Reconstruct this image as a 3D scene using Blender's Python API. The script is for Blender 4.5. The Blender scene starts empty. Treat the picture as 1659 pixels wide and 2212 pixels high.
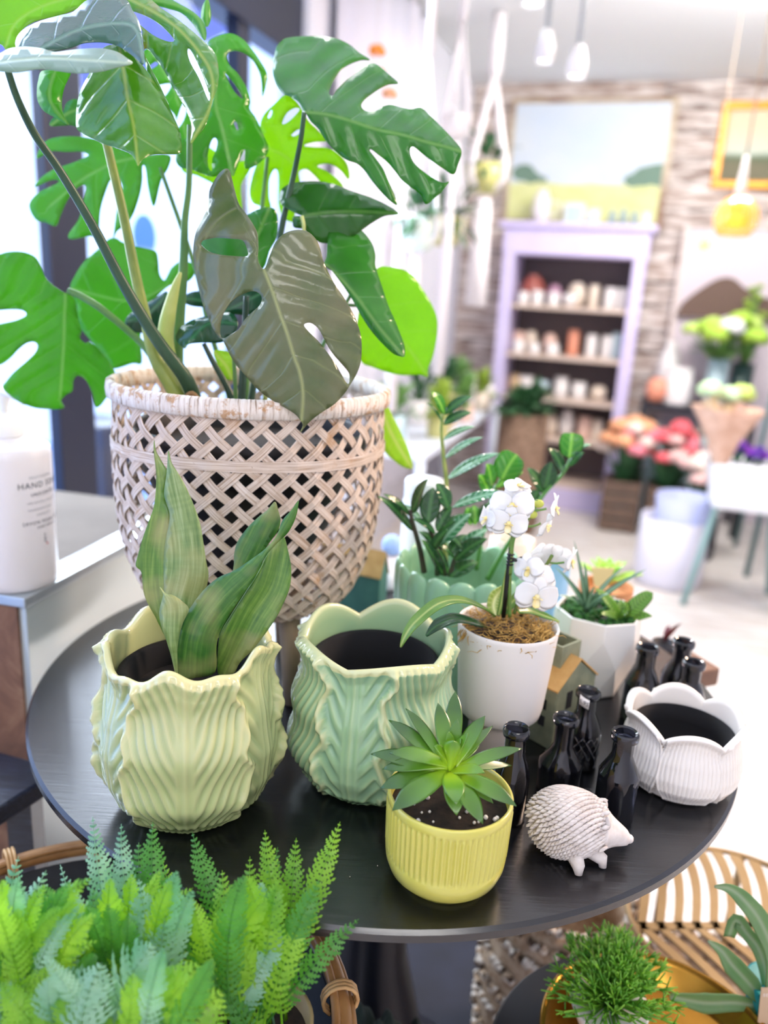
import bpy, math, random
from math import sin, cos, pi, sqrt, atan2, radians, exp
from mathutils import Vector, Matrix
from mathutils.geometry import delaunay_2d_cdt
random.seed(7)
SC = bpy.context.scene
COL = SC.collection

# ------------------------------------------------------------------ camera
FPX, PITCH, ROLL, CZ = 1700.0, radians(15.8), radians(3.39), 1.2235
camd = bpy.data.cameras.new('camera'); cam = bpy.data.objects.new('camera', camd); COL.objects.link(cam)
camd.sensor_fit = 'VERTICAL'; camd.sensor_height = 36.0; camd.lens = FPX / 2212.0 * 36.0
camd.clip_start = 0.05; camd.clip_end = 100
_r = Vector((1, 0, 0)); _u = Vector((0, sin(PITCH), cos(PITCH))); _f = Vector((0, cos(PITCH), -sin(PITCH)))
_rr = cos(ROLL) * _r + sin(ROLL) * _u; _uu = -sin(ROLL) * _r + cos(ROLL) * _u
cam.matrix_world = Matrix(((_rr.x, _uu.x, -_f.x, 0), (_rr.y, _uu.y, -_f.y, 0), (_rr.z, _uu.z, -_f.z, CZ), (0, 0, 0, 1)))
camd.dof.use_dof = True; camd.dof.focus_distance = 0.68; camd.dof.aperture_fstop = 2.8; camd.dof.aperture_blades = 0
SC.camera = cam

# ------------------------------------------------------------------ view, world, lamps
SC.view_settings.view_transform = 'Standard'; SC.view_settings.look = 'None'
SC.view_settings.gamma = 1.0; SC.view_settings.use_curve_mapping = False
SC.view_settings.exposure = 0.5
W = bpy.data.worlds.new('world'); SC.world = W; W.use_nodes = True
_n = W.node_tree.nodes; _l = W.node_tree.links
_bg = _n['Background']; _bg.inputs['Strength'].default_value = 2.3
_tc = _n.new('ShaderNodeTexCoord'); _sx = _n.new('ShaderNodeSeparateXYZ'); _cr = _n.new('ShaderNodeValToRGB')
_l.new(_tc.outputs['Generated'], _sx.inputs[0]); _l.new(_sx.outputs['Z'], _cr.inputs[0]); _l.new(_cr.outputs[0], _bg.inputs['Color'])
_cr.color_ramp.elements[0].position = 0.42; _cr.color_ramp.elements[0].color = (.33, .46, .80, 1)
_cr.color_ramp.elements[1].position = 0.62; _cr.color_ramp.elements[1].color = (.31, .48, .95, 1)

def lamp(name, kind, loc, target, energy, color, size=.3, spot=None):
    d = bpy.data.lights.new(name, kind); d.energy = energy; d.color = color
    if kind == 'AREA': d.shape = 'RECTANGLE' if isinstance(size, tuple) else 'DISK'
    if kind == 'AREA':
        if isinstance(size, tuple): d.size, d.size_y = size
        else: d.size = size
    elif kind in ('SPOT', 'POINT'): d.shadow_soft_size = size
    if spot: d.spot_size = radians(spot); d.spot_blend = .6
    o = bpy.data.objects.new(name, d); COL.objects.link(o); o.location = loc
    o.rotation_euler = (Vector(target) - Vector(loc)).to_track_quat('-Z', 'Y').to_euler()
    return o
lamp('window_daylight', 'AREA', (-1.0, 2.1, 1.6), (.1, .8, .8), 80, (.80, .90, 1.0), (2.0, 1.5))
lamp('ceiling_spot_key', 'AREA', (-.25, 2.3, 2.45), (.1, .8, .8), 30, (1.0, .97, .92), .20)
lamp('shop_light_warm', 'AREA', (1.7, 1.5, 2.1), (.25, .85, .85), 30, (1.0, .70, .50), .45)
lamp('fill_front', 'AREA', (.3, -.8, 2.3), (.0, .9, .8), 10, (1.0, .97, .93), 1.0)  # added fill lamp behind the camera, no fixture there
lamp('fill_back', 'AREA', (1.3, 3.4, 2.5), (1.2, 4.6, .6), 88, (1.0, .96, .93), 1.2)  # added fill lamp that brightens the back of the shop

# ------------------------------------------------------------------ pixel -> place helpers
def ray(px, py):
    x = (px - 829.5) / FPX; y = -(py - 1106) / FPX
    d = _f + x * _rr + y * _uu
    return d
def G(px, py, z=.75):
    r = ray(px, py); t = (z - CZ) / r.z; return Vector((r.x * t, r.y * t, z))
def D(px, py, Y):
    r = ray(px, py); t = Y / r.y; return Vector((r.x * t, Y, CZ + r.z * t))
def sz(p, npx):
    p = Vector(p); return npx * ((p - Vector((0, 0, CZ))).dot(_f)) / FPX
# room frame: corner between window wall and plank wall
YAW = radians(17); C0 = Vector((.385, 5.2, 0)); EA = Vector((cos(YAW), -sin(YAW), 0)); EB = Vector((-sin(YAW), -cos(YAW), 0))
def RW(a, b, z=0): return C0 + EA * a + EB * b + Vector((0, 0, z))
def RB(px, py, b):
    r = ray(px, py); o = Vector((0, 0, CZ)); q = C0 + EB * b
    t = (q - o).dot(EB) / r.dot(EB); return o + r * t
def WL(px, py, off=0.0):
    r = ray(px, py); o = Vector((0, 0, CZ)); q = C0 + EA * off
    t = (q - o).dot(EA) / r.dot(EA); return o + r * t
def ab(p):
    d = Vector(p) - C0; return d.dot(EA), d.dot(EB), p[2]

# ------------------------------------------------------------------ materials
def hexc(h):
    h = h.lstrip('#'); v = [int(h[i:i + 2], 16) / 255 for i in (0, 2, 4)]
    return tuple([(c / 12.92 if c <= .04045 else ((c + .055) / 1.055) ** 2.4) for c in v] + [1])
class N:
    def __init__(s, name):
        s.m = bpy.data.materials.new(name); s.m.use_nodes = True; s.n = s.m.node_tree.nodes; s.l = s.m.node_tree.links
        s.b = s.n['Principled BSDF']; s.out = s.n['Material Output']
    def new(s, t, **k):
        x = s.n.new('ShaderNode' + t)
        for a, v in k.items(): setattr(x, a, v)
        return x
    def link(s, a, b): s.l.new(a, b)
    def math(s, op, a, b=None, c=None):
        x = s.new('Math', operation=op)
        for i, v in enumerate((a, b, c)):
            if v is None: continue
            if isinstance(v, (int, float)): x.inputs[i].default_value = v
            else: s.link(v, x.inputs[i])
        return x.outputs[0]
    def noise(s, scale, detail=3, vec=None, rough=.5, dist=0):
        x = s.new('TexNoise'); x.inputs['Scale'].default_value = scale; x.inputs['Detail'].default_value = detail
        x.inputs['Roughness'].default_value = rough; x.inputs['Distortion'].default_value = dist
        if vec is not None: s.link(vec, x.inputs['Vector'])
        return x.outputs['Fac']
    def obj(s, scale=(1, 1, 1), rot=(0, 0, 0)):
        t = s.new('TexCoord'); m = s.new('Mapping'); s.link(t.outputs['Object'], m.inputs['Vector'])
        m.inputs['Scale'].default_value = scale; m.inputs['Rotation'].default_value = rot
        return m.outputs['Vector']
    def ramp(s, fac, stops):
        r = s.new('ValToRGB'); e = r.color_ramp.elements
        while len(e) < len(stops): e.new(.5)
        for q, (p, c) in zip(e, stops): q.position = p; q.color = hexc(c) if isinstance(c, str) else c
        s.link(fac, r.inputs[0]); return r.outputs[0]
    def mix(s, fac, a, b, mode='MIX'):
        x = s.new('Mix', data_type='RGBA', blend_type=mode)
        for i, v in ((0, fac), (6, a), (7, b)):
            if isinstance(v, (int, float)): x.inputs[i].default_value = v
            elif isinstance(v, str): x.inputs[i].default_value = hexc(v)
            elif isinstance(v, tuple): x.inputs[i].default_value = v
            else: s.link(v, x.inputs[i])
        return x.outputs[2]
    def color(s, c):
        if isinstance(c, str): s.b.inputs['Base Color'].default_value = hexc(c)
        elif isinstance(c, tuple): s.b.inputs['Base Color'].default_value = c
        else: s.link(c, s.b.inputs['Base Color'])
    def bump(s, h, strength=.3, dist=.002):
        b = s.new('Bump'); b.inputs['Strength'].default_value = strength; b.inputs['Distance'].default_value = dist
        s.link(h, b.inputs['Height']); s.link(b.outputs[0], s.b.inputs['Normal']); return b.outputs[0]
    def set(s, **k):
        names = dict(rough='Roughness', metal='Metallic', coat='Coat Weight', coatr='Coat Roughness', trans='Transmission Weight', ior='IOR', spec='Specular IOR Level', sub='Subsurface Weight', sheen='Sheen Weight', alpha='Alpha', es='Emission Strength')
        for a, v in k.items(): s.b.inputs[names[a]].default_value = v
        return s
def simple(name, c, rough=.5, var=None, vscale=20, metal=0, coat=0, bump=0, bscale=60, bdist=.001, trans=0, stretch=(1, 1, 1)):
    n = N(name); n.set(rough=rough, metal=metal, coat=coat, trans=trans)
    v = n.obj(stretch)
    if var: n.color(n.ramp(n.noise(vscale, 4, v), [(.35, c), (.65, var)]))
    else: n.color(c)
    if bump: n.bump(n.noise(bscale, 4, v), bump, bdist)
    return n.m
def emis(name, c, strength):
    n = N(name); n.color(c); n.b.inputs['Emission Color'].default_value = hexc(c); n.set(es=strength); return n.m
def leafm(name, c1, c2, vein, trans=.35, tcol=None, rough=.35, freq=60, slant=.9, veinw=.0016, side=.12, patch=None, vs=.5):
    n = N(name); n.set(rough=rough * .8, coat=.25, coatr=.18)
    uv = n.new('UVMap'); sp = n.new('SeparateXYZ'); n.link(uv.outputs[0], sp.inputs[0]); u, v = sp.outputs[0], sp.outputs[1]
    av = n.math('ABSOLUTE', v)
    base = n.ramp(n.noise(26, 4, n.obj()), [(.3, c1), (.7, c2)])
    if patch:
        base = n.mix(n.ramp(n.noise(13, 3, n.obj(), dist=.6), [(.60, (0, 0, 0, 1)), (.68, (1, 1, 1, 1))]), base, patch)
    ph = n.math('MULTIPLY', n.math('SUBTRACT', u, n.math('MULTIPLY', av, slant)), freq)
    fr = n.math('ABSOLUTE', n.math('SUBTRACT', n.math('FRACT', ph), .5))
    sv = n.math('LESS_THAN', fr, side * .5)
    sv2 = n.math('SUBTRACT', 1.0, n.math('MINIMUM', n.math('DIVIDE', fr, side), 1.0))
    mid = n.math('SUBTRACT', 1.0, n.math('MINIMUM', n.math('DIVIDE', av, veinw * 2), 1.0))
    fac = n.math('MAXIMUM', n.math('MULTIPLY', sv2, vs), mid)
    c = n.mix(fac, base, vein); n.color(c)
    fine = n.math('ADD', n.noise(230, 3, n.obj()), n.math('MULTIPLY', n.noise(38, 2, n.obj()), 1.6))
    n.bump(n.math('ADD', n.math('MULTIPLY', n.math('MAXIMUM', sv2, mid), -1), n.math('MULTIPLY', fine, .35)), .35, .0012)
    if trans > 0:
        t = n.new('BsdfTranslucent'); mx = n.new('MixShader'); mx.inputs[0].default_value = trans
        if tcol: n.link(n.mix(fac, tcol, vein), t.inputs['Color'])
        else: n.link(n.mix(1.0, c, (1.6, 1.7, .9, 1), 'MULTIPLY'), t.inputs['Color'])
        n.link(n.b.outputs[0], mx.inputs[1]); n.link(t.outputs[0], mx.inputs[2]); n.link(mx.outputs[0], n.out.inputs[0])
    return n.m

# ------------------------------------------------------------------ objects
ORG = {}
def tag(o, label, cat, group=None, kind=None):
    o['label'] = label; o['category'] = cat
    if group: o['group'] = group
    if kind: o['kind'] = kind
    return o
def thing(name, label, cat, loc, group=None):
    o = bpy.data.objects.new(name, None); COL.objects.link(o); o.location = loc; o.empty_display_size = .02
    ORG[o.name] = Vector(loc); tag(o, label, cat, group); return o
def mk(name, verts, faces, mat, parent=None, smooth=True, uv=None, origin=None, flat_angle=None, label=None, attr=None):
    """one mesh object from world-space vertices; attr: per-vertex float 'relief'"""
    if parent is not None: L = ORG[parent.name]
    elif origin is not None: L = Vector(origin)
    else: L = Vector((0, 0, 0))
    me = bpy.data.meshes.new(name); me.from_pydata([tuple(Vector(v) - L) for v in verts], [], faces); me.materials.append(mat)
    if uv:
        ul = me.uv_layers.new(name='UVMap')
        for lp in me.loops: ul.data[lp.index].uv = uv[lp.vertex_index]
    if attr:
        a = me.attributes.new('relief', 'FLOAT', 'POINT')
        for i, x in enumerate(attr): a.data[i].value = x
    me.update()
    if smooth:
        me.polygons.foreach_set('use_smooth', [True] * len(me.polygons))
        if flat_angle: me.set_sharp_from_angle(angle=radians(flat_angle))
    o = bpy.data.objects.new(name, me); COL.objects.link(o); ORG[o.name] = L
    if parent is not None: o.parent = parent
    else: o.location = L
    if label: o['label'] = label
    return o
def struct(o): o['kind'] = 'structure'; return o
class B:
    """collects shapes for one mesh"""
    def __init__(s): s.v = []; s.f = []; s.uv = []
    def add(s, v, f, uv=None):
        k = len(s.v); s.v += [Vector(q) for q in v]; s.f += [tuple(i + k for i in q) for q in f]
        s.uv += uv if uv else [(0, 0)] * len(v); return s
    def box(s, c, d, ang=0, ax=None):
        c = Vector(c); hx, hy, hz = d[0] / 2, d[1] / 2, d[2] / 2; m = ax or Matrix.Rotation(ang, 3, 'Z')
        v = [c + m @ Vector((x * hx, y * hy, z * hz)) for x in (-1, 1) for y in (-1, 1) for z in (-1, 1)]
        return s.add(v, [(0, 1, 3, 2), (4, 6, 7, 5), (0, 4, 5, 1), (2, 3, 7, 6), (0, 2, 6, 4), (1, 5, 7, 3)])
    def lathe(s, c, prof, seg=48, rf=None, zf=None, close=True, arc=None):
        c = Vector(c); v = []; f = []; n = len(prof)
        for i in range(seg):
            t = 2 * pi * i / seg
            for j, (r, z) in enumerate(prof):
                rr = rf(t, j, r, z) if rf else r; zz = zf(t, j, r, z) if zf else z
                v.append(c + Vector((rr * cos(t), rr * sin(t), zz)))
        for i in range(seg):
            a = i * n; b = ((i + 1) % seg) * n
            for j in range(n - 1):
                f.append((a + j, b + j, b + j + 1, a + j + 1))
        s.add(v, f)
        if close:
            k = len(s.v) - len(v)
            if prof[0][0] > 1e-5: s.f.append(tuple(k + i * n for i in range(seg))[::-1])
            if prof[-1][0] > 1e-5: s.f.append(tuple(k + i * n + n - 1 for i in range(seg)))
        return s
    def tube(s, pts, rad, seg=8, caps=True, flat=1.0):
        P = [Vector(p) for p in pts]; n = len(P); R = rad if isinstance(rad, (list, tuple)) else [rad] * n
        v = []; f = []; side = None
        for i, p in enumerate(P):
            t = (P[min(i + 1, n - 1)] - P[max(i - 1, 0)])
            if t.length < 1e-9: t = Vector((0, 0, 1))
            t.normalize()
            if side is None:
                side = t.cross(Vector((0, 0, 1)));
                if side.length < .1: side = t.cross(Vector((0, 1, 0)))
            side = (side - t * side.dot(t)).normalized(); up = side.cross(t)
            for k in range(seg):
                a = 2 * pi * k / seg; v.append(p + side * (cos(a) * R[i]) + up * (sin(a) * R[i] * flat))
        for i in range(n - 1):
            for k in range(seg):
                f.append((i * seg + k, i * seg + (k + 1) % seg, (i + 1) * seg + (k + 1) % seg, (i + 1) * seg + k))
        if caps: f.append(tuple(range(seg))[::-1]); f.append(tuple((n - 1) * seg + k for k in range(seg)))
        return s.add(v, f)
    def ball(s, c, r, seg=12, rings=8, sc=(1, 1, 1)):
        c = Vector(c); v = [c + Vector((0, 0, -r * sc[2]))]; f = []
        for j in range(1, rings):
            ph = -pi / 2 + pi * j / rings
            for i in range(seg):
                t = 2 * pi * i / seg; v.append(c + Vector((r * sc[0] * cos(ph) * cos(t), r * sc[1] * cos(ph) * sin(t), r * sc[2] * sin(ph))))
        v.append(c + Vector((0, 0, r * sc[2])))
        for i in range(seg): f.append((0, 1 + (i + 1) % seg, 1 + i)); f.append((len(v) - 1, len(v) - 1 - seg + i, len(v) - 1 - seg + (i + 1) % seg))
        for j in range(rings - 2):
            for i in range(seg):
                a = 1 + j * seg + i; b = 1 + j * seg + (i + 1) % seg; f.append((a, b, b + seg, a + seg))
        return s.add(v, f)
    def poly(s, pts, z0, z1):
        n = len(pts); v = [(p[0], p[1], z0) for p in pts] + [(p[0], p[1], z1) for p in pts]
        f = [tuple(range(n))[::-1], tuple(range(n, 2 * n))] + [(i, (i + 1) % n, n + (i + 1) % n, n + i) for i in range(n)]
        return s.add(v, f)
    def mk(s, name, mat, parent=None, **k):
        return mk(name, s.v, s.f, mat, parent, uv=s.uv if any(q != (0, 0) for q in s.uv) else None, **k)
def bev(o, w=.002, seg=2):
    m = o.modifiers.new('bevel', 'BEVEL'); m.width = w; m.segments = seg; m.limit_method = 'ANGLE'; return o
def spline(P, sub=6, closed=False):
    P = [Vector(p) for p in P]; n = len(P); out = []
    for i in range(n if closed else n - 1):
        p1 = P[i]; p2 = P[(i + 1) % n]
        p0 = P[(i - 1) % n] if (closed or i > 0) else p1; p3 = P[(i + 2) % n] if (closed or i < n - 2) else p2
        for k in range(sub):
            t = k / sub; t2 = t * t; t3 = t2 * t
            out.append(.5 * ((2 * p1) + (p2 - p0) * t + (2 * p0 - 5 * p1 + 4 * p2 - p3) * t2 + (3 * p1 - p0 - 3 * p2 + p3) * t3))
    if not closed: out.append(P[-1])
    return out
def copy_tree(o, parent=None):
    c = o.copy(); COL.objects.link(c); ORG[c.name] = ORG.get(o.name, Vector((0, 0, 0)))
    if parent is not None: c.parent = parent
    for ch in list(o.children): copy_tree(ch, c)
    return c
def Z(ox, oy, k): return lambda *p: [(ox + x * k, oy + y * k) for x, y in p]
Z1 = Z(0, 0, .36166); Z2 = Z(500, 0, .33755); Z3 = Z(0, 450, .33755); Z4 = Z(400, 350, .33755); ZG = Z(800, 830, .30139)
ZS = Z(200, 950, .39788); Z7 = Z(780, 1480, .38577); ZO = Z(850, 1000, .24111); ZF = Z(1160, 1130, .19442)

def traced_leaf(name, parent, outline, mid, Y0, gx=0, gy=0, fold=0, curl=0, rip=0, nv=9, holes=(), mat=None, step=14, thick=.0006, ref=None, sub=4, label=None, sag=0):
    """leaf blade: outline measured on the photograph and laid on its own tilted, folded and rippled surface at its real distance"""
    ol = [Vector((p[0], p[1])) for p in outline]
    ol = spline(ol, sub, True)
    # thin out duplicates
    q = []
    for p in ol:
        if not q or (p - q[-1]).length > 1.5: q.append(p)
    if (q[0] - q[-1]).length < 1.5: q.pop()
    ol = q
    hs = []
    for h in holes:
        hh = [];
        for p in spline([Vector(x) for x in h], 3, True):
            if not hh or (p - hh[-1]).length > 1.5: hh.append(p)
        if (hh[0] - hh[-1]).length < 1.5: hh.pop()
        hs.append(hh)
    M = spline([Vector(p) for p in mid], 5)
    cum = [0]
    for i in range(len(M) - 1): cum.append(cum[-1] + (M[i + 1] - M[i]).length)
    L = cum[-1]
    def st(p):
        best = None
        for i in range(len(M) - 1):
            d = M[i + 1] - M[i]; l2 = d.length_squared
            t = max(0, min(1, (p - M[i]).dot(d) / l2)) if l2 else 0
            e = p - (M[i] + d * t); dd = e.length
            if best is None or dd < best[0]:
                best = (dd, cum[i] + t * (cum[i + 1] - cum[i]), 1 if d.x * e.y - d.y * e.x > 0 else -1)
        return best[1], best[0] * best[2]
    def inside(p, poly):
        c = False; n = len(poly); j = n - 1
        for i in range(n):
            a = poly[i]; b = poly[j]
            if (a.y > p.y) != (b.y > p.y) and p.x < (b.x - a.x) * (p.y - a.y) / (b.y - a.y) + a.x: c = not c
            j = i
        return c
    V = list(ol); E = [(i, (i + 1) % len(ol)) for i in range(len(ol))]
    for h in hs:
        k = len(V); V += h; E += [(k + i, k + (i + 1) % len(h)) for i in range(len(h))]
    x0 = min(p.x for p in ol); x1 = max(p.x for p in ol); y0 = min(p.y for p in ol); y1 = max(p.y for p in ol)
    bd = list(V)
    yy = y0 + step / 2; row = 0
    while yy < y1:
        xx = x0 + (step / 2 if row % 2 else step)
        while xx < x1:
            p = Vector((xx, yy))
            if inside(p, ol) and not any(inside(p, h) for h in hs) and all((p - b).length_squared > (step * .45) ** 2 for b in bd): V.append(p)
            xx += step
        yy += step * .87; row += 1
    for i in range(0, len(M)):
        if inside(M[i], ol) and not any(inside(M[i], h) for h in hs): V.append(M[i])
    r = delaunay_2d_cdt(V, E, [], 0, 1e-4)
    VV = r[0]; T = []
    for t in r[2]:
        c = (VV[t[0]] + VV[t[1]] + VV[t[2]]) / 3
        if inside(c, ol) and not any(inside(c, h) for h in hs): T.append(tuple(t)[::-1])
    rx, ry = ref if ref else (M[0].x, M[0].y)
    P3 = []; UV = []
    for p in VV:
        t, s = st(p); a = abs(s)
        Y = Y0 + gx * (p.x - rx) / 1000 + gy * (p.y - ry) / 1000 + fold * (a / 1000) + curl * (t / L - .3) ** 2 * .1 + sag * (a / 100) ** 2 * .01
        if rip: Y += rip * cos(2 * pi * (nv * t / L - a / L * nv * .7)) * min(1, a / (.12 * L))
        P3.append(D(p.x, p.y, Y)); UV.append((t / 1700, s / 1700))
    o = mk(name, P3, T, mat, parent, uv=UV, label=label)
    m = o.modifiers.new('thickness', 'SOLIDIFY'); m.thickness = thick; m.offset = 0
    return o
def blade(p0, p1, width, bend=(0, 0, .01), n=10, shape='ovate', thick=.0008, up=(0, 0, 1), gutter=.15, seg=6, b=None):
    """a leaf with real thickness swept from p0 to p1"""
    p0 = Vector(p0); p1 = Vector(p1); bend = Vector(bend); up = Vector(up); v = []; f = []; uv = []
    ctrl = (p0 + p1) / 2 + bend * 2; Ln = (p1 - p0).length
    for i in range(n + 1):
        t = i / n; c = p0 * (1 - t) ** 2 + ctrl * 2 * t * (1 - t) + p1 * t * t
        tg = ((ctrl - p0) * (1 - t) + (p1 - ctrl) * t).normalized()
        sd = tg.cross(up)
        if sd.length < .05: sd = tg.cross(Vector((1, 0, 0)))
        sd.normalize(); nn = sd.cross(tg)
        if shape == 'ovate': w = sin(pi * min(1, t ** .85 * 1.0)) ** .8 * (1 - .15 * t)
        elif shape == 'round': w = sqrt(max(0, 1 - (2 * t - 1) ** 2)) ** .8
        elif shape == 'lance': w = (t * 4) ** .6 * (1 - t) ** .9 * .75 if t < 1 else 0; w = min(w, 1)
        elif shape == 'succ': w = (.45 + .62 * sin(pi * min(1, t * .72) ) ** 1.3) * (1 - t ** 5) ; w = min(w, 1)
        elif shape == 'strap': w = min(1, .55 + t * 1.2) * sqrt(max(0, 1 - t ** 4))
        elif shape == 'spike': w = (1 - t) ** .75
        w = max(w, .02) * width / 2; th = thick * (1 - .8 * t) if shape in ('succ', 'spike') else thick
        for k in range(seg + 1):
            s = -1 + 2 * k / seg; v.append(c + sd * (s * w) + nn * (gutter * w * s * s + th * (1 - s * s) * .5)); uv.append((t * Ln, s * w))
        for k in range(seg - 1, 0, -1):
            s = -1 + 2 * k / seg; v.append(c + sd * (s * w) + nn * (gutter * w * s * s - th * (1 - s * s) * (1.6 if shape == 'succ' else .5))); uv.append((t * Ln, s * w))
    m = 2 * seg
    for i in range(n):
        for k in range(m): f.append((i * m + k, (i + 1) * m + k, (i + 1) * m + (k + 1) % m, i * m + (k + 1) % m))
    f.append(tuple(range(m))); f.append(tuple(n * m + k for k in range(m))[::-1])
    if b is None: b = B()
    b.add(v, f, uv); return b
def fit_pot(xb, yb, kb, wmax, rimy, z0=.75):
    f = G(xb, yb, z0); R = sz(f, wmax) / 2
    for _ in range(20):
        c = Vector((f.x, f.y + kb * R, z0)); R = sz(c + Vector((0, 0, .05)), wmax) / 2
    lo, hi = 0, 1.5
    for _ in range(40):
        h = (lo + hi) / 2; p = c + Vector((0, 0, h)); q = p - Vector((0, 0, CZ)); py = 1106 - FPX * q.dot(_uu) / q.dot(_f)
        if py > rimy: lo = h
        else: hi = h
    return c, R, h
# ------------------------------------------------------------------ room shell
RM = Matrix(((EA.x, EB.x, 0), (EA.y, EB.y, 0), (0, 0, 1)))
def rb(b, a0, a1, b0, b1, z0, z1):
    return b.box(RW((a0 + a1) / 2, (b0 + b1) / 2, (z0 + z1) / 2), (abs(a1 - a0), abs(b1 - b0), z1 - z0), ax=RM)
def rbox(name, a0, a1, b0, b1, z0, z1, mat, parent=None, bv=0, **k):
    b = rb(B(), a0, a1, b0, b1, z0, z1); o = b.mk(name, mat, parent, smooth=False, **k)
    if bv: bev(o, bv)
    return o
def brick(name, c1, c2, mortar, w, h, rough=.7, tint=None, uvs=(1, 1), blotch=None, seam=.004):
    n = N(name); n.set(rough=rough); uv = n.new('UVMap')
    bt = n.new('TexBrick'); n.link(uv.outputs[0], bt.inputs['Vector']); bt.inputs['Scale'].default_value = 1
    bt.inputs['Brick Width'].default_value = w; bt.inputs['Row Height'].default_value = h; bt.inputs['Mortar Size'].default_value = seam
    bt.inputs['Color1'].default_value = hexc(c1); bt.inputs['Color2'].default_value = hexc(c2); bt.inputs['Mortar'].default_value = hexc(mortar)
    mp = n.new('Mapping'); n.link(uv.outputs[0], mp.inputs[0]); mp.inputs['Scale'].default_value = (3, 22, 1)
    g = n.noise(1.6, 6, mp.outputs[0], .65)
    c = bt.outputs['Color']
    if blotch: c = n.mix(n.ramp(g, [(.40, (0, 0, 0, 1)), (.60, (1, 1, 1, 1))]), c, blotch)
    n.color(c); n.bump(bt.outputs['Fac'], -.3, .003); return n.m
M_plank = brick('whitewashed_planks', '#a88c7a', '#6a4d3d', '#45332a', 1.1, .135, blotch='#efe6df', seam=.010)
M_floor = brick('pale_floor_planks', '#ddd5cc', '#cabfb3', '#a99b8e', 1.2, .12, rough=.35, blotch='#e9e4df')
M_ceil = simple('ceiling_paint', '#eef1f1', .9)
M_white = simple('white_paint', '#e6e6ee', .7)
M_dark = simple('dark_frame', '#1b2034', .4)
def quad(name, P, UV, mat): o = mk(name, P, [tuple(range(len(P)))], mat, smooth=False, uv=UV); return struct(o)
def slab(name, P, UV, nrm, mat, th=.05):
    n = len(P); Q = [Vector(p) for p in P] + [Vector(p) - Vector(nrm) * th for p in P]
    f = [tuple(range(n)), tuple(range(n, 2 * n))[::-1]] + [(i, n + i, n + (i + 1) % n, (i + 1) % n) for i in range(n)]
    return struct(mk(name, Q, f, mat, smooth=False, uv=list(UV) * 2))
def room_slab(name, c, nrm, mat, z):
    P = [RW(a, b, z) for a, b in c]; return slab(name, P, c, nrm, mat)
room_slab('floor', [(-.05, -.05), (-.05, 6.2), (4.2, 6.2), (4.2, -.05)], (0, 0, 1), M_floor, 0)
room_slab('ceiling', [(-.05, -.05), (4.2, -.05), (4.2, 6.2), (-.05, 6.2)], (0, 0, -1), M_ceil, 2.42)
slab('wall_back', [RW(0, 0, 0), RW(4.2, 0, 0), RW(4.2, 0, 2.42), RW(0, 0, 2.42)], [(0, 0), (4.2, 0), (4.2, 2.42), (0, 2.42)], EB, M_plank)
b = B(); rb(b, -.10, 0, 0, 2.45, 0, 2.42); rb(b, -.10, 0, 2.45, 2.46, 0, 2.42); rb(b, -.10, 0, 2.45, 6.2, 0, .42); rb(b, -.10, 0, 2.45, 6.2, 2.30, 2.42); rb(b, -.10, 0, 5.3, 6.2, .42, 2.30)
struct(b.mk('wall_left', M_white, smooth=False))
struct(rbox('wall_right', 4.2, 4.25, -.05, 6.2, 0, 2.42, M_white)); struct(rbox('wall_front', -.05, 4.2, 6.2, 6.25, 0, 2.42, M_white))
# glazing
gm = N('window_glass'); gl = gm.new('BsdfGlossy'); gl.inputs['Roughness'].default_value = .02; tr = gm.new('BsdfTransparent'); mx = gm.new('MixShader'); mx.inputs[0].default_value = .03
gm.link(tr.outputs[0], mx.inputs[1]); gm.link(gl.outputs[0], mx.inputs[2]); gm.link(mx.outputs[0], gm.out.inputs[0]); M_glass = gm.m
struct(rbox('window_1', -.062, -.056, 3.66, 5.3, .42, 2.30, M_glass))
struct(rbox('window_2', -.062, -.056, 2.92, 3.54, .42, 2.30, M_glass))
struct(rbox('window_3', -.062, -.056, 2.45, 2.82, .42, 2.30, M_glass))
def trim(n, *a): struct(rbox('trim_%d' % n, *a[:-1], a[-1], bv=.004))
trim(1, -.07, -.04, 3.54, 3.66, .42, 2.30, M_dark)
trim(2, -.07, -.03, 2.80, 2.87, .42, 2.30, M_dark)
trim(3, -.11, -.02, 2.45, 3.54, 1.92, 2.10, M_dark)
trim(4, -.11, .03, 2.45, 5.3, .36, .42, M_white)
# light curtain panels against the glass side of the wall (sheer drops)
M_sheer = simple('sheer_cotton', '#eceaf6', .9)
def curtain(name, label, b0, b1, off=.05, amp=.02, z0=.3, z1=2.40, mat=M_sheer, nn=60):
    v = []; f = []
    for i in range(nn + 1):
        t = i / nn; bb = b0 + (b1 - b0) * t; a = off + amp * sin(t * nn * .62) + .006 * sin(t * 9)
        for z in (z0, (z0 + z1) / 2, z1): v.append(RW(a * (1 if z < z1 else .7), bb, z))
    for i in range(nn):
        for k in range(2): f.append((i * 3 + k, i * 3 + 3 + k, i * 3 + 4 + k, i * 3 + 1 + k))
    o = mk(name, v, f, mat, origin=RW(off, (b0 + b1) / 2, z0)); m = o.modifiers.new('thickness', 'SOLIDIFY'); m.thickness = .002
    return tag(o, label, 'curtain')
curtain('sheer_curtain', 'pale white sheer curtain hanging along the wall past the window frame', 1.15, 2.3)
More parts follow.
